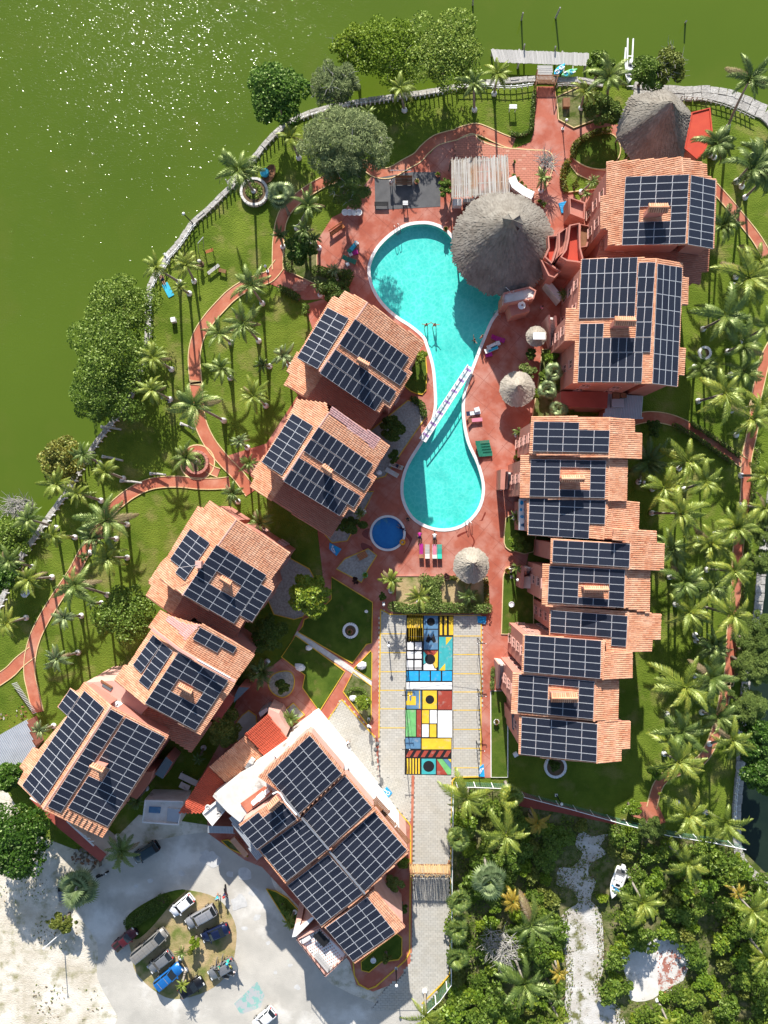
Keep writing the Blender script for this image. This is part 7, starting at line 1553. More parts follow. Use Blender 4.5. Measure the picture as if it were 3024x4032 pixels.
def palm(crown_px, base_px, h, rpx, m, where, kind='coconut', nf=18, wind=0.0, foot=True, group='coconut palms'):
    PALMN[0] += 1; rr = random.Random(PALMN[0]*31); top = W(crown_px, h); b = W(base_px, 0) if base_px else Vector((top.x, top.y, 0)); rad = rpx*PXM*(HC-h)/HC
    if base_px is None: b += Vector((rr.uniform(-.5,.5), rr.uniform(-.5,.5), 0))
    nm = {'coconut':'coconut palm', 'fan':'fan palm'}[kind]
    hue = {'frond_green':'green','frond_yellow':'yellow green','frond_orange':'orange yellow','frond_grey':'grey green','frond_dark':'dark green'}[m]
    size = 'tall' if h > 9 else ('small' if rad < 2.0 else 'mid sized')
    t = thing(nm.replace(' ', '_'), f'{size} {hue} {nm} {where}', 'palm tree', b, group)
    mid = b.lerp(top, .5); mid += Vector((top.x-b.x, top.y-b.y, 0))*.08; mb = MB(); K = 8; pts = []
    for k in range(K+1): s = k/K; pts.append((b*(1-s)**2+mid*2*s*(1-s)+top*s*s))
    mb.tube(pts, [.20-.09*k/K+(.08 if k == 0 else 0) for k in range(K+1)], 'trunk_palm', 8); tk = mb.build('trunk', t, True)
    if foot and kind == 'coconut': mb = MB(); mb.tube([pts[0], pts[0].lerp(pts[1], .35), pts[0].lerp(pts[2], .5)], [.42,.36,.2], 'white_plain', 10); mb.build('white_trunk_paint', tk, True)
    if kind == 'fan':
        nf = 24; me = fan_mesh(m); ml = [me]
    else: ml = fronds(m)
    ml = rr.sample(ml, min(3, len(ml))); nf = nf if kind == 'fan' else rr.randint(13, 19); tw_ = rr.uniform(-.12,.12)
    for k in range(nf):
        a = k*2.39996+rr.uniform(-.25,.25); lev = (k+.5)/nf; L = rad*(.78+.45*rr.random())*(1.0 if lev < .75 else .85)
        if wind: a = a + .55*math.sin(a-wind); L *= 1+.12*math.cos(a-wind)
        el = tw_+(.6-1.05*(1-lev)) if kind == 'coconut' else (1.0-1.35*(1-lev))
        f = link('frond', ml[rr.randrange(len(ml))] if lev > .10 or kind == 'fan' or rr.random() < .6 else fronds('frond_dry')[k % 4], t, mw=Matrix.Translation(top+Vector((0,0,.05*lev))) @ Matrix.Rotation(a, 4, 'Z') @ Matrix.Rotation(-el, 4, 'Y') @ Matrix.Rotation(rr.uniform(-.5,.5), 4, 'X') @ Matrix.Diagonal((L*1.06, L*1.06, L, 1)))
    if kind == 'coconut':
        mb = MB(); mb.tube([top-Vector((0,0,.3)), top+Vector((0,0,.35))], [.16,.1], 'frond_yellow' if 'yellow' in m else 'frond_green', 7); mb.build('crownshaft', t)
        if rad > 2.5:
            for k in range(4): a = rr.uniform(0,6.28); mb = MB(); mb.ball(top+Vector((.28*math.cos(a), .28*math.sin(a), -.28)), .13, 'leaf_olive', 7, 5); mb.build('coconut', t)
    return t
def leaf_cloud(mb, blobs, n, ls, m, rr, flat=.5, needle=False, shell=.55):
    """leaves as small separate quads spread through ellipsoidal lumps"""
    tot = sum(b[3]*b[4] for b in blobs)
    for (x, y, z, rx, ry, rz_) in blobs:
        for _ in range(max(6, int(n*rx*ry/tot))):
            u = rr.uniform(-.25,1); th = rr.uniform(0,6.283); s = math.sqrt(max(0,1-u*u)); r_ = shell+(1-shell)*rr.random()**.5
            p = Vector((x+rx*s*math.cos(th)*r_, y+ry*s*math.sin(th)*r_, z+rz_*u*r_)); a = rr.uniform(0,6.283); L = ls*rr.uniform(.6,1.35)
            if needle: d = Vector((math.cos(a), math.sin(a), rr.uniform(-.8,.5))).normalized(); w_ = Vector((-d.y, d.x, rr.uniform(-.3,.3)))*L*.10
            else: d = Vector((math.cos(a), math.sin(a), rr.uniform(-.7,.5))).normalized(); w_ = Vector((-d.y, d.x, rr.uniform(-.9,.9))).normalized()*L*.33
            mb.face([p-d*L*.5, p+w_-d*L*.05, p+d*L*.5, p-w_-d*L*.05], m)
def blobs_in(cx, cy, rx, ry, z0, z1, k, rr, br):
    out = []
    for i in range(k):
        a = i*2.39996+rr.uniform(-.3,.3); f = math.sqrt((i+.5)/k)*.86; z = z0+(z1-z0)*math.sqrt(max(.04,1-f*f))*rr.uniform(.82,1.06); b = br*rr.uniform(.5,1.45); f *= rr.uniform(.85,1.18); out.append((cx+rx*f*math.cos(a), cy+ry*f*math.sin(a), z+rr.uniform(-.06,.08)*z1, b*rr.uniform(.8,1.25), b*rr.uniform(.8,1.25), b*.8))
    return out
def tree(px, rx, ry, h, m, label, n=3500, ls=.30, k=26, cat='tree', name='broadleaf_tree', group=None, needle=False, br=None, base_px=None, trunk='trunk_wood', twigs=0, rot=0.0):
    rr = random.Random(int(px[0]*3+px[1])); o = W(px, h*.75); b = W(base_px, 0) if base_px else Vector((o.x, o.y, 0)); sc_ = PXM*(HC-h*.75)/HC; RX, RY = rx*sc_, ry*sc_
    t = thing(name, label, cat, b, group); k = int(k*1.9) if needle else k; bl = blobs_in(0, 0, RX*.9, RY*.9, h*.40 if needle else h*.45, h*.86, k, rr, br or min(RX,RY)*(.19 if needle else .28)); cs, sn = math.cos(rot), math.sin(rot); bl = [(o.x+x*cs-y*sn, o.y+x*sn+y*cs, z, a1, a2, a3) for x, y, z, a1, a2, a3 in bl]
    mb = MB(); hub = Vector((b.x, b.y, h*.32)); mb.tube([b-Vector((0,0,.1)), b.lerp(hub,.5), hub], [.22+h*.012,.18,.15], trunk, 8); tk = mb.build('trunk', t, True)
    for q in bl[::max(1,len(bl)//9)]:
        mb = MB(); e = Vector(q[:3]); mb.tube([hub-Vector((0,0,.1)), hub.lerp(e,.5)+Vector((0,0,.25)), e], [.12,.08,.03], trunk, 5); mb.build('limb', tk)
    mb = MB(); leaf_cloud(mb, bl, int(n*1.25), ls*.84, m, rr, needle=needle); mb.build('crown', t)
    if twigs:
        mb = MB()
        for _ in range(twigs): q = Vector(rr.choice(bl)[:3]); a = rr.uniform(0,6.28); e = q+Vector((math.cos(a)*rr.uniform(.8,1.8), math.sin(a)*rr.uniform(.8,1.8), rr.uniform(.2,1.0))); mb.tube([q, q.lerp(e,.5)+Vector((rr.uniform(-.2,.2),rr.uniform(-.2,.2),0)), e], [.04,.03,.01], 'dead_wood', 4)
        mb.build('bare_twigs', t, kind='stuff')
    return t
g = 'frond_green'; y = 'frond_yellow'; k_ = 'frond_dark'; gr = 'frond_grey'
PALMS = [
 (c('A',235,1110), c('A',335,1258), 7.4, 250, g, 'in the round hedge planter near the shore almond tree', .3), (c('A',1288,575), c('A',1315,722), 6.0, 150, y, 'on the shaded lawn before the white picket fence', .0), (c('A',1080,735), None, 3.5, 85, g, 'half hidden behind the big casuarina', 0),
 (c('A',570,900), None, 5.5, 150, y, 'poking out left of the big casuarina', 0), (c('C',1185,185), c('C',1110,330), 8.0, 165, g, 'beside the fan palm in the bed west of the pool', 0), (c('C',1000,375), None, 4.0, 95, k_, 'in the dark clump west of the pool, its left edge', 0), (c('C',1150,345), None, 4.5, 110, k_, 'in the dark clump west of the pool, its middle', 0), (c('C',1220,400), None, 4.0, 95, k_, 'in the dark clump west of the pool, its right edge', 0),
 (c('C',190,585), c('C',345,683), 8.2, 140, y, 'leaning over the lagoon wall above the sunbather', 0), (c('C',385,570), c('C',440,677), 6.6, 140, y, 'next to the shore wall by the swing seat', 0), (c('C',342,715), c('C',408,757), 5.2, 85, y, 'with a thin crown just right of the sunbather', 0), (c('C',805,705), c('C',885,822), 8.0, 195, g, 'covering the bend of the winding path', 0),
 (c('C',600,1015), c('C',680,1076), 5.8, 160, g, 'left of two on the inner lawn beside the path bend', 0), (c('C',762,955), c('C',862,1067), 7.2, 205, g, 'right of two on the inner lawn beside the path bend', 0), (c('C',172,1175), c('C',292,1252), 7.0, 150, y, 'at the right flank of the big left mangrove', 0), (c('C',618,1245), c('C',676,1308), 6.2, 165, g, 'low on the inner lawn left of the nearest west house', 0),
 (c('C',1025,1165), c('C',1060,1225), 4.8, 130, gr, 'on the lawn close to the nearest west house', 0), (c('C',885,1220), None, 3.0, 90, k_, 'standing in palm shadow on the inner lawn', 0), (c('I',190,920), c('I',296,1002), 8.0, 225, y, 'with a wide crown left of the second west house', 0), (c('I',88,1285), c('I',150,1333), 5.2, 120, gr, 'in a sandy ring left of the second west house', 0),
 (c('G',990,885), c('G',1112,950), 7.6, 160, y, 'at the lower right edge of the big left mangrove', 0), (c('G',1270,985), c('G',1465,1090), 13.5, 245, g, 'towering over the winding path, the tallest on the west lawn', 0), (c('G',1218,1325), c('G',1278,1358), 5.2, 165, g, 'in the planter of the loop path', 0), (c('G',545,1312), c('G',652,1367), 6.4, 140, g, 'leaning over the wall above the reddish shore tree', 0),
 (c('G',690,1420), c('G',806,1467), 7.0, 140, y, 'above the curving path beside the long log', 0), (c('G',370,1500), c('G',470,1535), 6.2, 170, y, 'on the wall below the reddish shore tree', 0), (c('G',512,1565), c('G',662,1612), 8.0, 140, y, 'second from the wall below the reddish shore tree', 0), (c('I',30,1695), c('I',75,1760), 5.5, 150, k_, 'at the path between second and third west houses', 0),
 (c('I',160,1455), None, 4.5, 130, g, 'touching the left eave of the second west house', 0), (c('I',250,1925), c('I',290,1985), 5.5, 165, g, 'with dry skirt above the third west house', 0), (c('L',690,245), c('L',832,274), 9.2, 260, g, 'with the widest crown over the curving path at left', 0), (c('L',185,240), c('L',372,297), 10.2, 150, g, 'beside the bare grey bush on the lower left wall', 0),
 (c('L',350,345), c('L',492,357), 8.0, 140, y, 'right of the white pickets on the lower left lawn', 0), (c('L',605,360), c('L',762,367), 9.0, 145, k_, 'tucked under the widest crown at left', 0), (c('L',702,490), c('L',832,491), 7.6, 185, y, 'brightest one beside the curving path at left', 0), (c('L',60,512), c('L',216,552), 9.0, 140, g, 'leaning over the wall at the left edge', 0),
 (c('L',190,632), c('L',342,618), 8.6, 165, y, 'above the white dish on the lower left lawn', 0), (c('L',492,672), c('L',706,735), 11.0, 210, g, 'with long trunk left of the round lawn tree', 0), (c('L',40,920), c('L',172,883), 7.5, 140, y, 'at the left edge below the white dish', 0), (c('L',422,880), c('L',532,870), 6.5, 125, gr, 'just left of the round lawn tree', 0),
 (c('L',372,1150), c('L',512,1110), 7.8, 130, gr, 'on the lawn left of the fourth west house', 0), (c('L',598,785), None, 2.5, 70, k_, 'tiny one beside the round lawn tree', 0), (c('L',545,485), None, 2.2, 60, k_, 'tiny one growing at the curving path', 0), (c('N',262,455), c('N',352,428), 5.5, 105, gr, 'standing in the red path beside the corner house', 0),
 (c('L',640,1600-1000), None, 3, 1, g, 'x', 0),
 # east garden
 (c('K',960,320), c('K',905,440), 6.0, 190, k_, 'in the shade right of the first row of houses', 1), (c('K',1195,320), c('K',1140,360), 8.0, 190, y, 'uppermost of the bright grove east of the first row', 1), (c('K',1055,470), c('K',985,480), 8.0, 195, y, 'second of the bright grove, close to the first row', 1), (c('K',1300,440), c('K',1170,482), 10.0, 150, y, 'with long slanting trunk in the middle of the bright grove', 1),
 (c('K',1155,622), c('K',982,620), 11.0, 190, y, 'with white base beside the tiled wing of the first row', 1), (c('K',1095,822), c('K',1010,800), 7.5, 165, g, 'right of the middle row northern wing', 1), (c('K',1325,790), c('K',1250,770), 8.0, 200, y, 'in the centre of the east garden', 1), (c('K',1475,700), c('K',1350,742), 10.5, 195, y, 'over the straight east path', 1),
 (c('K',1165,1015), c('K',1085,990), 8.0, 185, g, 'right of the middle row beside the eave', 1), (c('K',1345,1035), c('K',1270,1010), 8.0, 185, g, 'in the dense middle of the east garden', 1), (c('K',1465,958), c('K',1302,948), 11.0, 150, y, 'shedding yellow over the east path', 1), (c('K',1205,1195), c('K',1120,1150), 8.0, 195, y, 'right of the middle row southern wing', 1),
 (c('K',1455,1212), c('K',1270,1160), 11.5, 180, y, 'reaching across the east path with long trunk', 1), (c('K',1340,1375), None, 5.5, 150, k_, 'dark one beside the east path', 1), (c('K',1565,70), c('K',1472,168), 9.0, 170, y, 'by the lamp at the path fork in the east', 1), (c('K',1640,400), None, 7.0, 130, y, 'on the right edge beyond the east path, upper', 1), (c('K',1640,590), None, 7.0, 125, y, 'on the right edge beyond the east path, lower', 1),
 (c('S',1200,290), c('S',1130,270), 8.5, 230, y, 'with a big crown right of the southern row', 1), (c('S',1342,238), c('S',1250,225), 9.0, 200, g, 'next to the east path right of the southern row', 1), (c('S',1172,535), c('S',1095,440), 8.0, 215, g, 'with white base on the lawn right of the southern row', 1), (c('S',1382,455), c('S',1290,430), 8.0, 165, g, 'leaning over the lower east path', 1),
 (c('S',1462,582), c('S',1332,606), 9.5, 165, y, 'with white base by the bend of the lower east path', 1), (c('S',1165,705), c('S',1080,660), 8.5, 215, y, 'at the bend above the red path end', 1), (c('S',1355,90), None, 6.0, 130, k_, 'dark one near the ladder of stones in the east', 1),
 (c('S',1215,1000), c('S',1155,935), 7.5, 185, y, 'left of the bright pair at the canal corner', 1), (c('S',1420,1040), c('S',1310,985), 9.0, 185, y, 'right of the bright pair at the canal corner', 1),
 (c('E',1370,550), c('E',1300,575), 6.5, 175, g, 'touching the eave of the northernmost house', 1), (c('E',1540,880), c('E',1440,930), 8.5, 240, y, 'with broad crown right of the two big houses', 1), (c('E',1390,1130), c('E',1242,1208), 9.0, 250, g, 'over the lawn beside the large house', 1), (c('E',1492,1312), c('E',1400,1350), 8.0, 205, g, 'below the broad crowns on the east lawn', 1),
 (c('E',1232,1440), c('E',1190,1450), 5.5, 165, g, 'at the corner of the large house eave', 1), (c('E',1385,1620), c('E',1212,1668), 10.5, 225, y, 'bright one below the large house', 1), (c('E',1510,1485), c('E',1420,1500), 7.5, 170, g, 'right of the stone ring on the east lawn', 1), (c('E',1605,770), None, 7.0, 165, y, 'on the right edge beside the upper path', 1), (c('E',1610,1690), None, 7.0, 165, y, 'on the right edge where the path enters', 1), (c('E',1650,1190), None, 7.0, 150, g, 'on the right edge beside the large house lawn', 1),
 (c('E',1555,190), c('E',1490,300), 9.5, 250, k_, 'large dark one right of the northernmost house', 1), (c('E',1330,30), c('E',1290,100), 7.0, 165, k_, 'behind the red flat roof wing', 1), (c('E',1630,70), None, 8.0, 190, k_, 'dark one at the right edge near the top', 1), (c('B',1565,420), c('B',1440,690), 16.0, 190, k_, 'towering at the top right corner with long bare trunk', 1), (c('B',1400,770), c('B',1370,840), 6.5, 150, g, 'squeezed between red wing and lagoon lawn', 1), (c('B',1645,950), None, 6.0, 170, k_, 'in the deep shade at the right edge', 1),
 (c('B',90,452), c('B',92,588), 6.2, 125, g, 'left of two on the lawn by the dock', 1), (c('B',218,392), c('B',197,502), 6.0, 120, y, 'right of two on the lawn by the dock', 1), (c('B',682,490), c('B',660,580), 4.5, 115, y, 'golden one on the dry bed right of the dock', 1), (c('B',815,412), c('B',800,540), 6.0, 165, g, 'between the boat slip and the dry bed', 1), (c('B',455,948), None, 3.2, 82, g, 'single one on the paver patio', 1), (c('B',718,975), None, 3.5, 65, g, 'small one by the north house gate, upper', 1), (c('B',690,1035), None, 3.5, 44, g, 'small one by the north house gate, lower', 1),
 # overgrown lot
 (c('R',280,225), c('R',283,330-150), 5.5, 175, y, 'at the top left corner of the overgrown lot', 1), (c('R',460,395), c('R',455,360), 6.5, 190, y, 'with big crown in the upper left overgrown lot', 1), (c('R',600,335), None, 4.0, 95, 'frond_orange', 'in building shade in the overgrown lot', 1), (c('R',490,695), None, 4.0, 100, 'frond_orange', 'beside the fan palm in the overgrown lot', 1), (c('R',572,805), None, 6.5, 185, g, 'left of the sand track, upper', 1), (c('R',540,1070), None, 6.5, 200, g, 'left of the sand track, lower', 1),
 (c('R',700,1025), None, 4.0, 72, 'frond_orange', 'beside the sand track edge', 1), (c('R',1085,700), None, 6.0, 165, y, 'below the parked motor boat', 1), (c('R',1292,520), None, 6.5, 175, y, 'amid the shrubs right of the motor boat', 1), (c('R',1585,740), None, 6.5, 175, y, 'near the right edge of the overgrown lot, upper', 1), (c('R',1645,955), None, 6.5, 130, y, 'near the right edge of the overgrown lot, lower', 1), (c('R',690,1145), None, 3.5, 70, g, 'small one low beside the sand track', 1), (c('R',90,1230), None, 5.5, 140, y, 'at the bottom edge beside the driveway fence', 1), (c('R',1200,1250), None, 4.0, 80, y, 'at the bottom edge right of the ruined pad', 1), (c('R',700,1240), None, 4.0, 85, y, 'at the bottom edge left of the sand track', 1), (c('R',1520,660), None, 4.0, 70, 'frond_orange', 'yellowing one among the right hand shrubs', 1),
 # yard and core
 (c('Q',660,140), c('Q',640,60), 5.0, 160, g, 'over the teal car at the top of the yard', 0), (c('Q',990,690), c('Q',985,720), 3.0, 72, g, 'small one on the parking island, upper', 0), (c('Q',990,868), None, 3.0, 70, y, 'small one on the parking island, lower', 0), (c('O',660,1325), None, 2.5, 62, y, 'small one in the pointed bed of the yard', 0),
 (c('J',332,905), c('J',330,1010), 5.0, 88, y, 'bushy one at the west end of the sand bed', 0), (c('J',592,1065), c('J',590,1110), 3.5, 88, y, 'in the sand bed next to the hedge', 0), (c('J',1055,1060), None, 1.8, 80, k_, 'low spreading one in the shaded half of the sand bed', 0), (c('J',1512,322), None, 3.0, 50, g, 'small one on the walk bed of the first row', 0), (c('J',1505,800), None, 3.0, 40, g, 'small one on the walk bed of the middle row', 0),
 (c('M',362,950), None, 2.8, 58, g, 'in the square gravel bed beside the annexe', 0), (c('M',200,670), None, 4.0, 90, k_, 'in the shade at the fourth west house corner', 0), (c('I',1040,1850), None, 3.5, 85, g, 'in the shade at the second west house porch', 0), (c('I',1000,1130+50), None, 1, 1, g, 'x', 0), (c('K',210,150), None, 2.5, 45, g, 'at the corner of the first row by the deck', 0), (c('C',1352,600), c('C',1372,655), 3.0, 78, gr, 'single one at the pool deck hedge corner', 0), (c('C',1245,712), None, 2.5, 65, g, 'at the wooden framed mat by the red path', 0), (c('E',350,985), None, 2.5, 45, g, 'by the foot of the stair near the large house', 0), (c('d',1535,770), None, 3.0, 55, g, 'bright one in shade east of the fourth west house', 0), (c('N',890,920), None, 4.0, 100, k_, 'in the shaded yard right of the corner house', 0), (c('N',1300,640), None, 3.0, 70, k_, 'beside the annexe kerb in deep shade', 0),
]
PF = dict(A=.42, C=.42, G=.42, L=.42, K=.55, S=.55, E=.53, B=.52, R=.58, Q=.47, I=.33, J=.62, M=.72, N=.40, O=.5, d=.5, p=1)
for (cp, bp, hh, rp, m, wh, wd) in PALMS:
    if wh == 'x': continue
    palm(cp, bp, hh, rp*PF[CC[cp]], m, wh, wind=2.4 if wd else 0.0, foot=not (wh.find('overgrown') >= 0 or wh.find('sand track') >= 0))
for cp, bp, hh, rp, m, wh in ((c('A',510,1275), c('A',560,1400), 6.0, 54, gr, 'with silvery crown left of the pool clump'), (c('R',378,600), c('R',355,480), 7.5, 66, gr, 'with dead skirt in the upper left overgrown lot'), (c('R',240,695), None, 3.5, 46, g, 'along the driveway fence, topmost of four'), (c('R',235,825), None, 3.5, 47, g, 'along the driveway fence, second of four'), (c('R',232,955), None, 3.5, 44, g, 'along the driveway fence, third of four'), (c('R',235,405), None, 3.5, 45, g, 'along the driveway fence, above the others'),
        (c('Q',430,330), None, 4.5, 75, gr, 'with big pale leaves by the sandy lot'), (c('E',290,1490), None, 4.0, 38, gr, 'in the bed west of the large house, middle'), (c('E',255,1600), None, 4.0, 38, gr, 'in the bed west of the large house, lower'), (c('E',320,1725), None, 4.0, 38, gr, 'in the bed west of the large house, lowest'), (c('R',480,220), None, 4.0, 46, y, 'bright one at the upper left lot by the red walk')):
    palm(cp, bp, hh, rp, m, wh, 'fan', foot=False, group='fan palms')
# ---- broadleaf, casuarina and mangrove
tree(c('A',480,610), 125, 135, 8.0, 'leaf_dark', 'dense dark green almond tree hanging over the lagoon at the top', 6500, .42, 34)
tree(c('A',860,545), 115, 100, 9.0, 'needle_grey', 'grey green feathery casuarina behind the white picket fence', 7000, .5, 30, needle=True, name='casuarina_tree', twigs=25)
tree(c('A',930,915), 205, 155, 12.5, 'needle_grey', 'largest grey green feathery casuarina between lawn and black floor', 15000, .55, 46, needle=True, name='casuarina_tree', twigs=40, base_px=c('A',915,1250))
tree(c('D',110,190), 100, 110, 10, 'needle_green', 'lower green casuarina limb shading the tub pots west of the black floor', 6000, .5, 22, needle=True, name='casuarina_tree', twigs=30, base_px=c('D',90,270))
tree(c('A',1000,300), 110, 85, 5.5, 'leaf_yellow', 'yellow green mangrove on the lagoon shore, left of three', 5200, .34, 28, name='mangrove', group='mangroves on the shore', twigs=20)
tree(c('A',1230,330), 150, 150, 6.0, 'leaf_yellow', 'yellow green mangrove on the lagoon shore, middle of three', 7500, .34, 38, name='mangrove', group='mangroves on the shore', twigs=30)
tree(c('A',1580,330), 155, 175, 7.0, 'leaf_mid', 'greener mangrove mass left of the dock, right of three', 8500, .34, 40, name='mangrove', group='mangroves on the shore', twigs=20)
tree(c('G',800,350), 150, 145, 6.0, 'leaf_mid', 'upper lump of the big left shore mangrove', 6000, .34, 30, name='mangrove', group='mangroves on the shore'); tree(c('G',730,650), 188, 175, 7.0, 'leaf_mid', 'middle lump of the big left shore mangrove', 8000, .34, 36, name='mangrove', group='mangroves on the shore'); tree(c('G',690,910), 155, 135, 6.0, 'leaf_mid', 'lower lump of the big left shore mangrove', 6000, .34, 30, name='mangrove', group='mangroves on the shore')
tree(c('G',400,1350), 88, 95, 5.0, 'leaf_red', 'sea grape tree with reddish leaves on the left shore', 3600, .40, 22, name='sea_grape'); tree(c('L',60,370), 95, 105, 5.5, 'leaf_mid', 'green shore tree at the left edge, upper', 4500, .36, 24, name='shore_tree'); tree(c('L',20,580), 70, 90, 5.0, 'leaf_dark', 'green shore tree at the left edge, lower', 3000, .36, 18, name='shore_tree')
tree(c('L',120,165), 60, 50, 3.5, 'needle_grey', 'bare grey twiggy bush at the lower left shore', 350, .3, 14, name='bare_bush', twigs=260)
tree(c('L',820,880), 118, 118, 6.5, 'leaf_mid', 'round green tree on the lawn left of the third west house', 6500, .36, 34, name='round_tree')
tree(c('M',490,215), 88, 92, 6.0, 'leaf_bright', 'bright leafy tree at the corner of the dark central lawn', 3800, .46, 26, name='bright_tree'); tree(c('M',240,455), 75, 75, 5.5, 'leaf_hedge_dark', 'dull green tree in the shade right of the fourth west house', 3200, .36, 22, name='shade_tree'); tree(c('d',1230,1350), 72, 85, 5.5, 'leaf_olive', 'olive tree between the fourth west house and the annexe', 3400, .36, 22, name='olive_tree')
tree(c('I',850,90), 62, 45, 3.5, 'leaf_hedge_dark', 'dark shrub tree behind the nearest west house', 2200, .34, 16, name='shrub_tree'); tree(c('I',1520,610), 25, 35, 2.5, 'leaf_bright', 'bright bush at the east corner of the nearest west house', 900, .34, 9, name='garden_shrub', cat='shrub')
tree(c('I',1290,1180), 50, 60, 3.5, 'leaf_hedge_dark', 'dark bushes in the shaded bed between the two nearest west houses', 2000, .36, 16, name='garden_shrub', cat='shrub'); tree(c('I',940,1950), 70, 40, 3.0, 'leaf_hedge_dark', 'dark bushes in the shade south of the second west house', 1800, .36, 14, name='garden_shrub', cat='shrub'); tree(c('I',1310,1400), 25, 30, 2.0, 'leaf_hedge_dark', 'small dark bush by the man on the lounger', 600, .3, 8, name='garden_shrub', cat='shrub')
tree(c('B',770,355), 62, 60, 4.0, 'leaf_mid', 'mangrove bush left of the boat slip', 3000, .34, 18, name='mangrove', group='mangroves by the boat slip'); tree(c('B',1010,385), 72, 85, 4.5, 'leaf_mid', 'mangrove bush right of the boat slip', 3600, .34, 20, name='mangrove', group='mangroves by the boat slip'); tree(c('B',1130,345), 72, 75, 4.5, 'leaf_olive', 'twiggy olive mangrove farthest right of the boat slip', 3000, .34, 20, name='mangrove', group='mangroves by the boat slip', twigs=60)
tree(c('B',775,585), 90, 62, 4.0, 'leaf_hedge_dark', 'dark bush mass between the dry bed and the hexagonal palapa', 3400, .34, 20, name='garden_shrub', cat='shrub'); tree(c('B',480,870), 40, 32, 3.0, 'needle_grey', 'bare twiggy shrub at the curved edge of the paver patio', 60, .2, 8, name='bare_bush', twigs=120)
tree(c('B',633,985), 14, 20, 1.5, 'leaf_flower', 'small red flowering shrub on the lawn north of the gate', 500, .28, 6, name='garden_shrub', cat='shrub'); tree(c('D',755,225), 28, 50, 2.5, 'leaf_mid', 'leafy green shrub against the west end of the reed pergola', 1300, .34, 10, name='garden_shrub', cat='shrub'); tree(c('D',1205,60), 5, 5, 1.2, 'leaf_mid', 'tiny plant by the pergola east corner', 120, .2, 3, name='garden_shrub', cat='shrub')
tree(c('C',1330,730), 45, 45, 3.0, 'leaf_hedge_dark', 'dark shrubs above the nearest west house roof', 1600, .34, 12, name='garden_shrub', cat='shrub'); tree(c('C',1150,460), 75, 60, 4.0, 'leaf_dark', 'dark clump of shrubs at the sand pad west of the pool', 2600, .36, 16, name='garden_shrub', cat='shrub'); tree(c('C',1170,860), 22, 25, 2.5, 'leaf_mid', 'tiny round tree in shade beside the nearest west house', 700, .3, 8, name='garden_shrub', cat='shrub')
for i, (x, y, rx, ry, m) in enumerate(((270,1400,38,45,'leaf_bright'),(240,1520,30,36,'leaf_mid'),(320,1560,36,40,'leaf_hedge'),(130,1480,30,45,'leaf_hedge'),(150,1370,16,30,'leaf_hedge_dark'),(175,1620,14,24,'leaf_yellow'),(350,1740,50,30,'leaf_mid'))):
    tree(c('E',x,y), rx, ry, 2.4, m, ('light green bush','mid green bush','variegated bush','tall variegated bush','clipped dark bush','yellow bush','low green bush')[i]+' in the bed west of the large house', 1100, .36, 10, name='garden_shrub', cat='shrub')
for i, (code, x, y, rx, ry, m, lb) in enumerate((('J',1500,550,34,32,'leaf_mid','green bush on the walk bed of the first row'),('J',1600,600,22,24,'leaf_hedge_dark','dark bush behind the green one on the walk bed of the first row'),('J',850,885,14,14,'leaf_purple','purple leaved shrub at the sand bed edge'),('J',255,1060,16,18,'leaf_hedge_dark','dark small shrub at the west tip of the sand bed'),('M',325,760,28,28,'leaf_hedge_dark','dark shrub in the round gravel bed'),('M',800,855,32,34,'leaf_bright','variegated shrub in the planting triangle'),('M',752,130,12,14,'leaf_purple','dark purple bush on the gravel by the small pool'),('R',683,75,24,24,'leaf_hedge_dark','dark shrub inside the large white stone ring'),('Q',1055,640,22,34,'leaf_yellow','yellow bush on the parking island'),('Q',1035,690,12,14,'leaf_olive','small olive bush on the parking island'),
        ('Q',340,530,75,40,'leaf_olive','sprawling dry bush at the foot of the leaning pole'),('S',1040,760,30,45,'leaf_bright','bright shrub at the bend of the red path end'),('S',905,965,45,32,'leaf_bright','bright creeper at the red path end by the fence'),('M',665,1165,12,12,'leaf_yellow','yellow green pot shrub on the lodge terrace edge'),('g',1440,640,50,40,'leaf_hedge','shrubs in the recess on the south east side of the lodge'),('g',1530,850,22,22,'leaf_hedge_dark','round bush at the lodge east wall'),('g',1390,1290,20,18,'leaf_olive','dry bush by the lodge south kerb'),('g',1540,440,26,30,'leaf_mid','green plants at the reed gate post'),('O',55,35,60,70,'leaf_hedge_dark','dark bush mass left of the annexe'),('K',195,800,36,40,'leaf_bright','light green bush beside the first row of houses'),('K',200,300,12,40,'leaf_flower','red flowering strip by the first row of houses'),('K',1000,120,30,40,'leaf_hedge_dark','dark bush at the path start east of the first row'),('K',175,1310,22,22,'leaf_hedge','small hedge ball south of the middle row'),('S',1130,120,20,20,'leaf_hedge_dark','x'))):
    if lb != 'x': tree(c(code,x,y), rx, ry, 2.2 if rx < 50 else 3.0, m, lb, int(300+26*rx), .32, 6+rx//6, name='garden_shrub', cat='shrub')
tree(c('Q',80,90), 150, 170, 8.0, 'leaf_dark', 'big dark green tree at the left edge above the sandy ground', 8000, .42, 38); tree(c('N',60,760), 75, 60, 6.0, 'leaf_dark', 'dark tree under the metal shed at the left edge', 3000, .4, 18); tree(c('N',190,1090), 60, 90, 5.0, 'leaf_mid', 'green shrub tree below the corner house at the left', 3000, .36, 18)
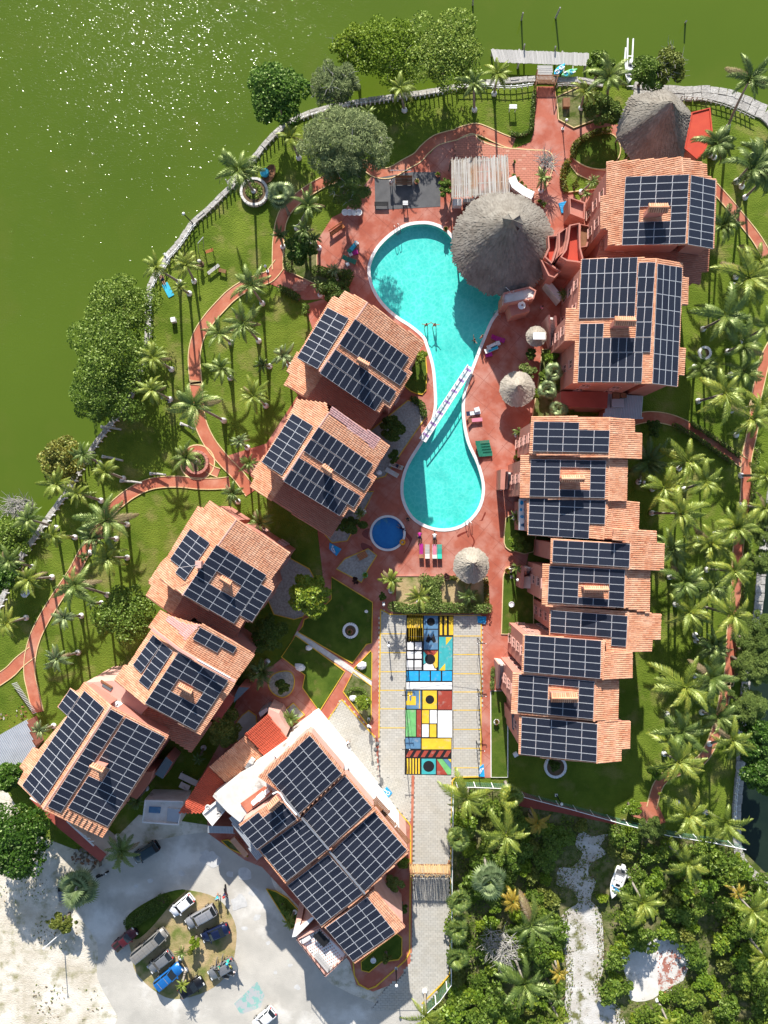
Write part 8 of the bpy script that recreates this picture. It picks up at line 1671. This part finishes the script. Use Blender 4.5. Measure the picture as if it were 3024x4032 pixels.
for i, (code, x, y, rx, ry, hh, m, n) in enumerate((('S',1590,180,95,80,8.5,'needle_green',5200),('S',1560,400,90,80,8,'needle_green',5000),('S',1600,560,85,80,7.5,'leaf_dark',4200),('S',1620,760,80,110,7,'leaf_dark',4600),('S',1590,40,80,70,8,'needle_green',4200),('K',1650,730,60,70,8,'needle_green',3600),('K',1640,900,60,60,8,'needle_green',3200),('K',1640,1300,70,80,8.5,'needle_green',4600),('K',1620,1460,75,70,8.5,'needle_green',4600))):
    tree(c(code,x,y), rx, ry, hh, m, ('feathery green casuarina' if 'needle' in m else 'dark leafy tree')+' along the canal at the right edge, '+('third from the south','fourth from the south','second from the south','southernmost','fifth from the south','northernmost','second from the north','third from the north','fourth from the north')[i], n, .5 if 'needle' in m else .38, 24, needle='needle' in m, name='casuarina_tree' if 'needle' in m else 'canal_tree', group='trees along the canal')
tree(c('R',430,900), 75, 75, 3.5, 'leaf_olive', 'dead grey branching shrub in the overgrown lot', 120, .3, 16, name='dead_shrub', twigs=260, trunk='dead_wood')
tree(c('R',1125,365), 70, 50, 4.0, 'needle_green', 'feathery young casuarina at the fence end of the red path', 2600, .45, 16, needle=True, name='casuarina_tree')
# ---- hedges
def hedge(px, wd, h, m, label, n=60, ls=.22, closed=False):
    rr = random.Random(int(px[0][0])); pts = wpoly(px); q = resample(pts, .28, closed); t = thing('hedge', label, 'hedge', (*pts[0], 0), 'clipped hedges'); mb = MB()
    for p, d in q: leaf_cloud(mb, [(p.x, p.y, h*.45, wd*.58, wd*.58, h*.55)], int(n*wd), ls, m, rr, shell=.7)
    mb.build('foliage', t); mb = MB(); strip(mb, pts, wd*.5, 0, h*.6, 'soil', closed); mb.build('stems', t); return t
hedge(c('J',345,1150,480,1175,640,1165,800,1165,1000,1165,1240,1170), 1.25, 1.3, 'leaf_hedge', 'long variegated hedge between the sand bed and the parking', 70); hedge(c('J',640,900,700,960,740,1020,750,1130), 1.5, 1.3, 'leaf_hedge', 'thick variegated hedge dividing the sand bed', 80); hedge(c('J',780,890,740,960), 1.2, 1.2, 'leaf_hedge', 'short variegated hedge spur at the top of the sand bed', 70)
hedge(c('J',850,888,935,888), .55, .8, 'leaf_flower', 'small flowering hedge at the sunshade edge of the sand bed'); hedge(c('J',1215,920,1220,1120), .6, .9, 'leaf_flower', 'flowering hedge along the shaded right side of the sand bed')
hedge(smooth_open(c('B',615,840,620,790,670,745,740,715,810,700),3), .75, .9, 'leaf_flower', 'curved red flowering hedge round the oval lawn by the hexagonal palapa'); hedge(smooth_open(c('B',590,870,568,900,560,960,575,1025),3), .7, .9, 'leaf_flower', 'curved flowering hedge west of the north house lawn')
hedge(smooth_open(c('B',285,722,340,728,385,705,395,660,400,600,408,500),4), .55, .8, 'leaf_hedge_dark', 'row of clipped dark bushes along the dock lawn edge'); hedge(c('Q',715,520,760,490,830,445,895,395), 1.6, 1.0, 'leaf_hedge_dark', 'fat clipped dark green hedge on the parking island', 90)
hedge(c('C',1005,730,1060,755,1130,800), .9, 1.1, 'leaf_hedge_dark', 'dark hedge along the lower edge of the red path by the west house'); hedge(c('C',1245,610,1330,635,1455,640,1420,710), 1.2, 1.1, 'leaf_hedge_dark', 'angled dark hedge on the pool deck below the sand pad'); hedge(c('C',1045,540,1050,590,1085,610), .9, .9, 'leaf_hedge', 'low hedge left of the sand pad')
hedge(c('K',1210,100,1350,190,1490,290), .6, .8, 'leaf_hedge_dark', 'hedge along the upper side of the slanting east path', 50); hedge(c('K',1110,110,1250,190,1440,330), .6, .8, 'leaf_hedge_dark', 'hedge along the lower side of the slanting east path', 50); hedge(c('K',1590,250,1565,500,1535,850,1510,1100,1470,1560), .7, .8, 'leaf_mid', 'long hedge between the straight east path and the canal trees', 50)
hedge(smooth_closed(c('C',835,58,878,98,835,142,795,100),4), .7, .75, 'leaf_mid', 'ring of clipped hedge inside the tall planter', 60, closed=True); hedge(smooth_open(c('G',1300,1310,1330,1345,1325,1390,1290,1405),4), .6, .7, 'leaf_mid', 'crescent hedge in the planter of the loop path'); hedge(smooth_open(c('M',715,790,735,772,775,770,805,785,818,815),4), .4, .5, 'leaf_mid', 'crescent hedge in the planting triangle')
hedge(smooth_open(c('g',480,790,490,860,540,870,560,930),4), .7, .6, 'leaf_mid', 'wavy hedge in the pointed bed of the yard'); hedge(c('I',1460,950,1530,1000,1550,1090), .8, .9, 'leaf_hedge_dark', 'dark flowering hedge at the bed corner near the bridge'); hedge(c('S',125,185,122,290), .5, .8, 'leaf_hedge', 'narrow hedge by the white stair at the parking')
# ---- shrubs of the overgrown lot: six models, copied
LOTP = ccw(wpoly(c('R',225,170,480,190,540,280,960,335,1180,385,1520,450,1640,580,1700,700,1700,1300,60,1300,90,1210,215,1060))); CLR = [ccw(wpoly(smooth_closed(q, 2))) for q in (c('R',760,370,945,385,925,480,870,560,870,690,915,760,925,1000,895,1090,1000,1190,1000,1330,720,1330,715,1000,690,800,690,700,660,600,670,500), c('R',985,925,1120,880,1230,840,1290,930,1300,1000,1200,1080,1130,1145,1030,1150,1010,1050), c('R',900,520,1020,520,1000,700,920,700))]
SHM = []
for i in range(7):
    rr = random.Random(50+i); mb = MB(); rx = (1.0,1.3,.8,1.5,1.1,.9,1.2)[i]; leaf_cloud(mb, blobs_in(0,0,rx,rx*.85,.3,(1.2,1.6,.9,1.7,1.3,1.0,1.5)[i],9,rr,rx*.38), 620, .30, ('leaf_bright','leaf_mid','leaf_yellow','leaf_mid','leaf_bright','leaf_olive','leaf_mid')[i], rr); 
    for k in range(4): a = rr.uniform(0,6.28); mb.tube([(0,0,0),(rx*.4*math.cos(a), rx*.4*math.sin(a), .8)], [.04,.02], 'trunk_wood', 4)
    SHM.append(mb.mesh('wild_shrub'))
SW = ('light green','mid green','low yellow green','broad mid green','bright green','small olive','upright green'); cnt = 0; tries = 0; rr = random.Random(99)
xs = [p[0] for p in LOTP]; ys = [p[1] for p in LOTP]; placed = []; seen = set()
LMK = [('the motor boat',965,610),('the ruined pad',1130,1000),('the dead grey shrub',430,900),('the skirted fan palm',378,600),('the sand track head',840,430),('the feathery young casuarina',1125,365),('the canal corner',1560,480),('the driveway bend',150,1120),('the sand track foot',850,1230),('the middle of the driveway fence',215,760),('the bright palm pair',1380,330),('the upper sand track',700,560),('the right photo edge',1640,850),('the bottom right corner',1620,1230)]
def near(p):
    d, nm, q = min(((W(c('R',x,y)).xy-Vector(p)).length, nm, W(c('R',x,y))) for nm, x, y in LMK); a = int(((math.atan2(p[1]-q.y, p[0]-q.x)/math.pi*4)+8.5) % 8)
    return ('close ' if d < 4 else '' if d < 8 else 'well ')+('right of','upper right of','above','upper left of','left of','lower left of','below','lower right of')[a]+' '+nm
while cnt < 205 and tries < 6000:
    tries += 1; p = (rr.uniform(min(xs), max(xs)), rr.uniform(min(ys), max(ys)))
    if not inside(p, LOTP) or any(inside(p, q) for q in CLR): continue
    if any((p[0]-a)**2+(p[1]-b)**2 < 1.25 for a, b in placed): continue
    i = rr.randrange(7); lb = f'{SW[i]} wild shrub {near(p)}'
    if lb in seen: continue
    seen.add(lb); placed.append(p); s = rr.uniform(.75,1.45)
    link('wild_shrub', SHM[i], label=lb, cat='shrub', group='wild shrubs in the overgrown lot', mw=Matrix.Translation((p[0],p[1],0)) @ Matrix.Rotation(rr.uniform(0,6.28),4,'Z') @ Matrix.Diagonal((s,s,s*rr.uniform(.8,1.2),1))); cnt += 1
def cover(name, polys, dens, ls, mats, seed, z=.03, hmax=.3, avoid=(), noise=True):
    rr = random.Random(seed); mb = MB()
    for P in polys:
        x0, x1 = min(p[0] for p in P), max(p[0] for p in P); y0, y1 = min(p[1] for p in P), max(p[1] for p in P); n = int((x1-x0)*(y1-y0)*dens)
        for _ in range(n):
            p = (rr.uniform(x0,x1), rr.uniform(y0,y1))
            if not inside(p, P) or any(inside(p, q) for q in avoid): continue
            if noise and math.sin(p[0]*.9+seed)+math.sin(p[1]*.8-p[0]*.35)+rr.uniform(-.9,.9) < -.1: continue
            a = rr.uniform(0,6.28); L = ls*rr.uniform(.5,1.4); d = Vector((math.cos(a), math.sin(a), rr.uniform(-.2,.8))).normalized()*L; w_ = Vector((-d.y, d.x, rr.uniform(-.1,.1)))*.3; o = Vector((*p, z+rr.random()*hmax)); mb.face([o-d*.5, o+w_, o+d*.5, o-w_], rr.choice(mats))
    mb.build(name, kind='stuff')
cover('ground_cover', [LOTP], 11, .30, ('leaf_mid','leaf_olive','leaf_bright','leaf_bright'), 3, avoid=CLR, hmax=.5)
cover('dry_weeds', [ccw(wpoly(c('Q',200,480,420,500,420,640,300,700,180,640))), ccw(wpoly(c('Q',180,860,520,880,560,1000,430,1080,180,1081)))], 4, .30, ('leaf_olive','frond_dry'), 5, hmax=.12)
cover('dry_weeds', [ccw(wpoly(c('Q',0,250,260,250,260,420,0,420)))], 3, .25, ('leaf_olive','leaf_mid','frond_dry'), 6, hmax=.15); cover('shore_weeds', [ccw(wpoly(c('C',470,180,600,60,660,60,540,190,420,280)))], 8, .3, ('leaf_hedge_dark','leaf_dark'), 8, z=-.9, hmax=.4)
TRK = [ccw(wpoly(smooth_closed(c('R',795,362,935,385,905,440,925,480,860,530,850,570,885,610,860,690,905,755,912,1000,885,1095,985,1185,985,1330,735,1330,730,1000,700,800,735,730,780,700,745,650,680,630,690,540,755,530,800,480,765,440),2)))]; TRI = [ccw(inset(TRK[0], 1.1))]
cover('track_edge_weeds', TRK, 22, .24, ('frond_dry','leaf_olive','leaf_mid','leaf_olive'), 19, avoid=TRI, hmax=.15, noise=False)
cover('track_weeds', [ccw(wpoly(c('R',690,380,940,380,900,480,860,560,850,660,690,690,670,600,700,520)))], 9, .24, ('leaf_olive','leaf_hedge_dark','frond_dry'), 29, hmax=.15)
cover('track_weeds', CLR[:1], 2.2, .22, ('frond_dry','leaf_olive'), 9, hmax=.08)
cover('rubble', [ccw(wpoly(c('R',1150,930,1240,900,1300,1010,1270,1080,1160,1130)))], 6, .25, ('path_red','white_stained','tile_dull'), 10, hmax=.1, noise=False)
cover('driftwood_heap', [ccw(wpoly(c('N',450,1180,640,1250,700,1327,470,1327)))], 9, .7, ('dead_wood','wood_brown','trunk_wood'), 12, hmax=.5)
cover('garden_rubble', [ccw(wpoly(c('N',-20,200,90,190,200,360,150,400,-20,470)))], 5, .4, ('wood_brown','leaf_dark','tile_terracotta','stone'), 13, hmax=.3)
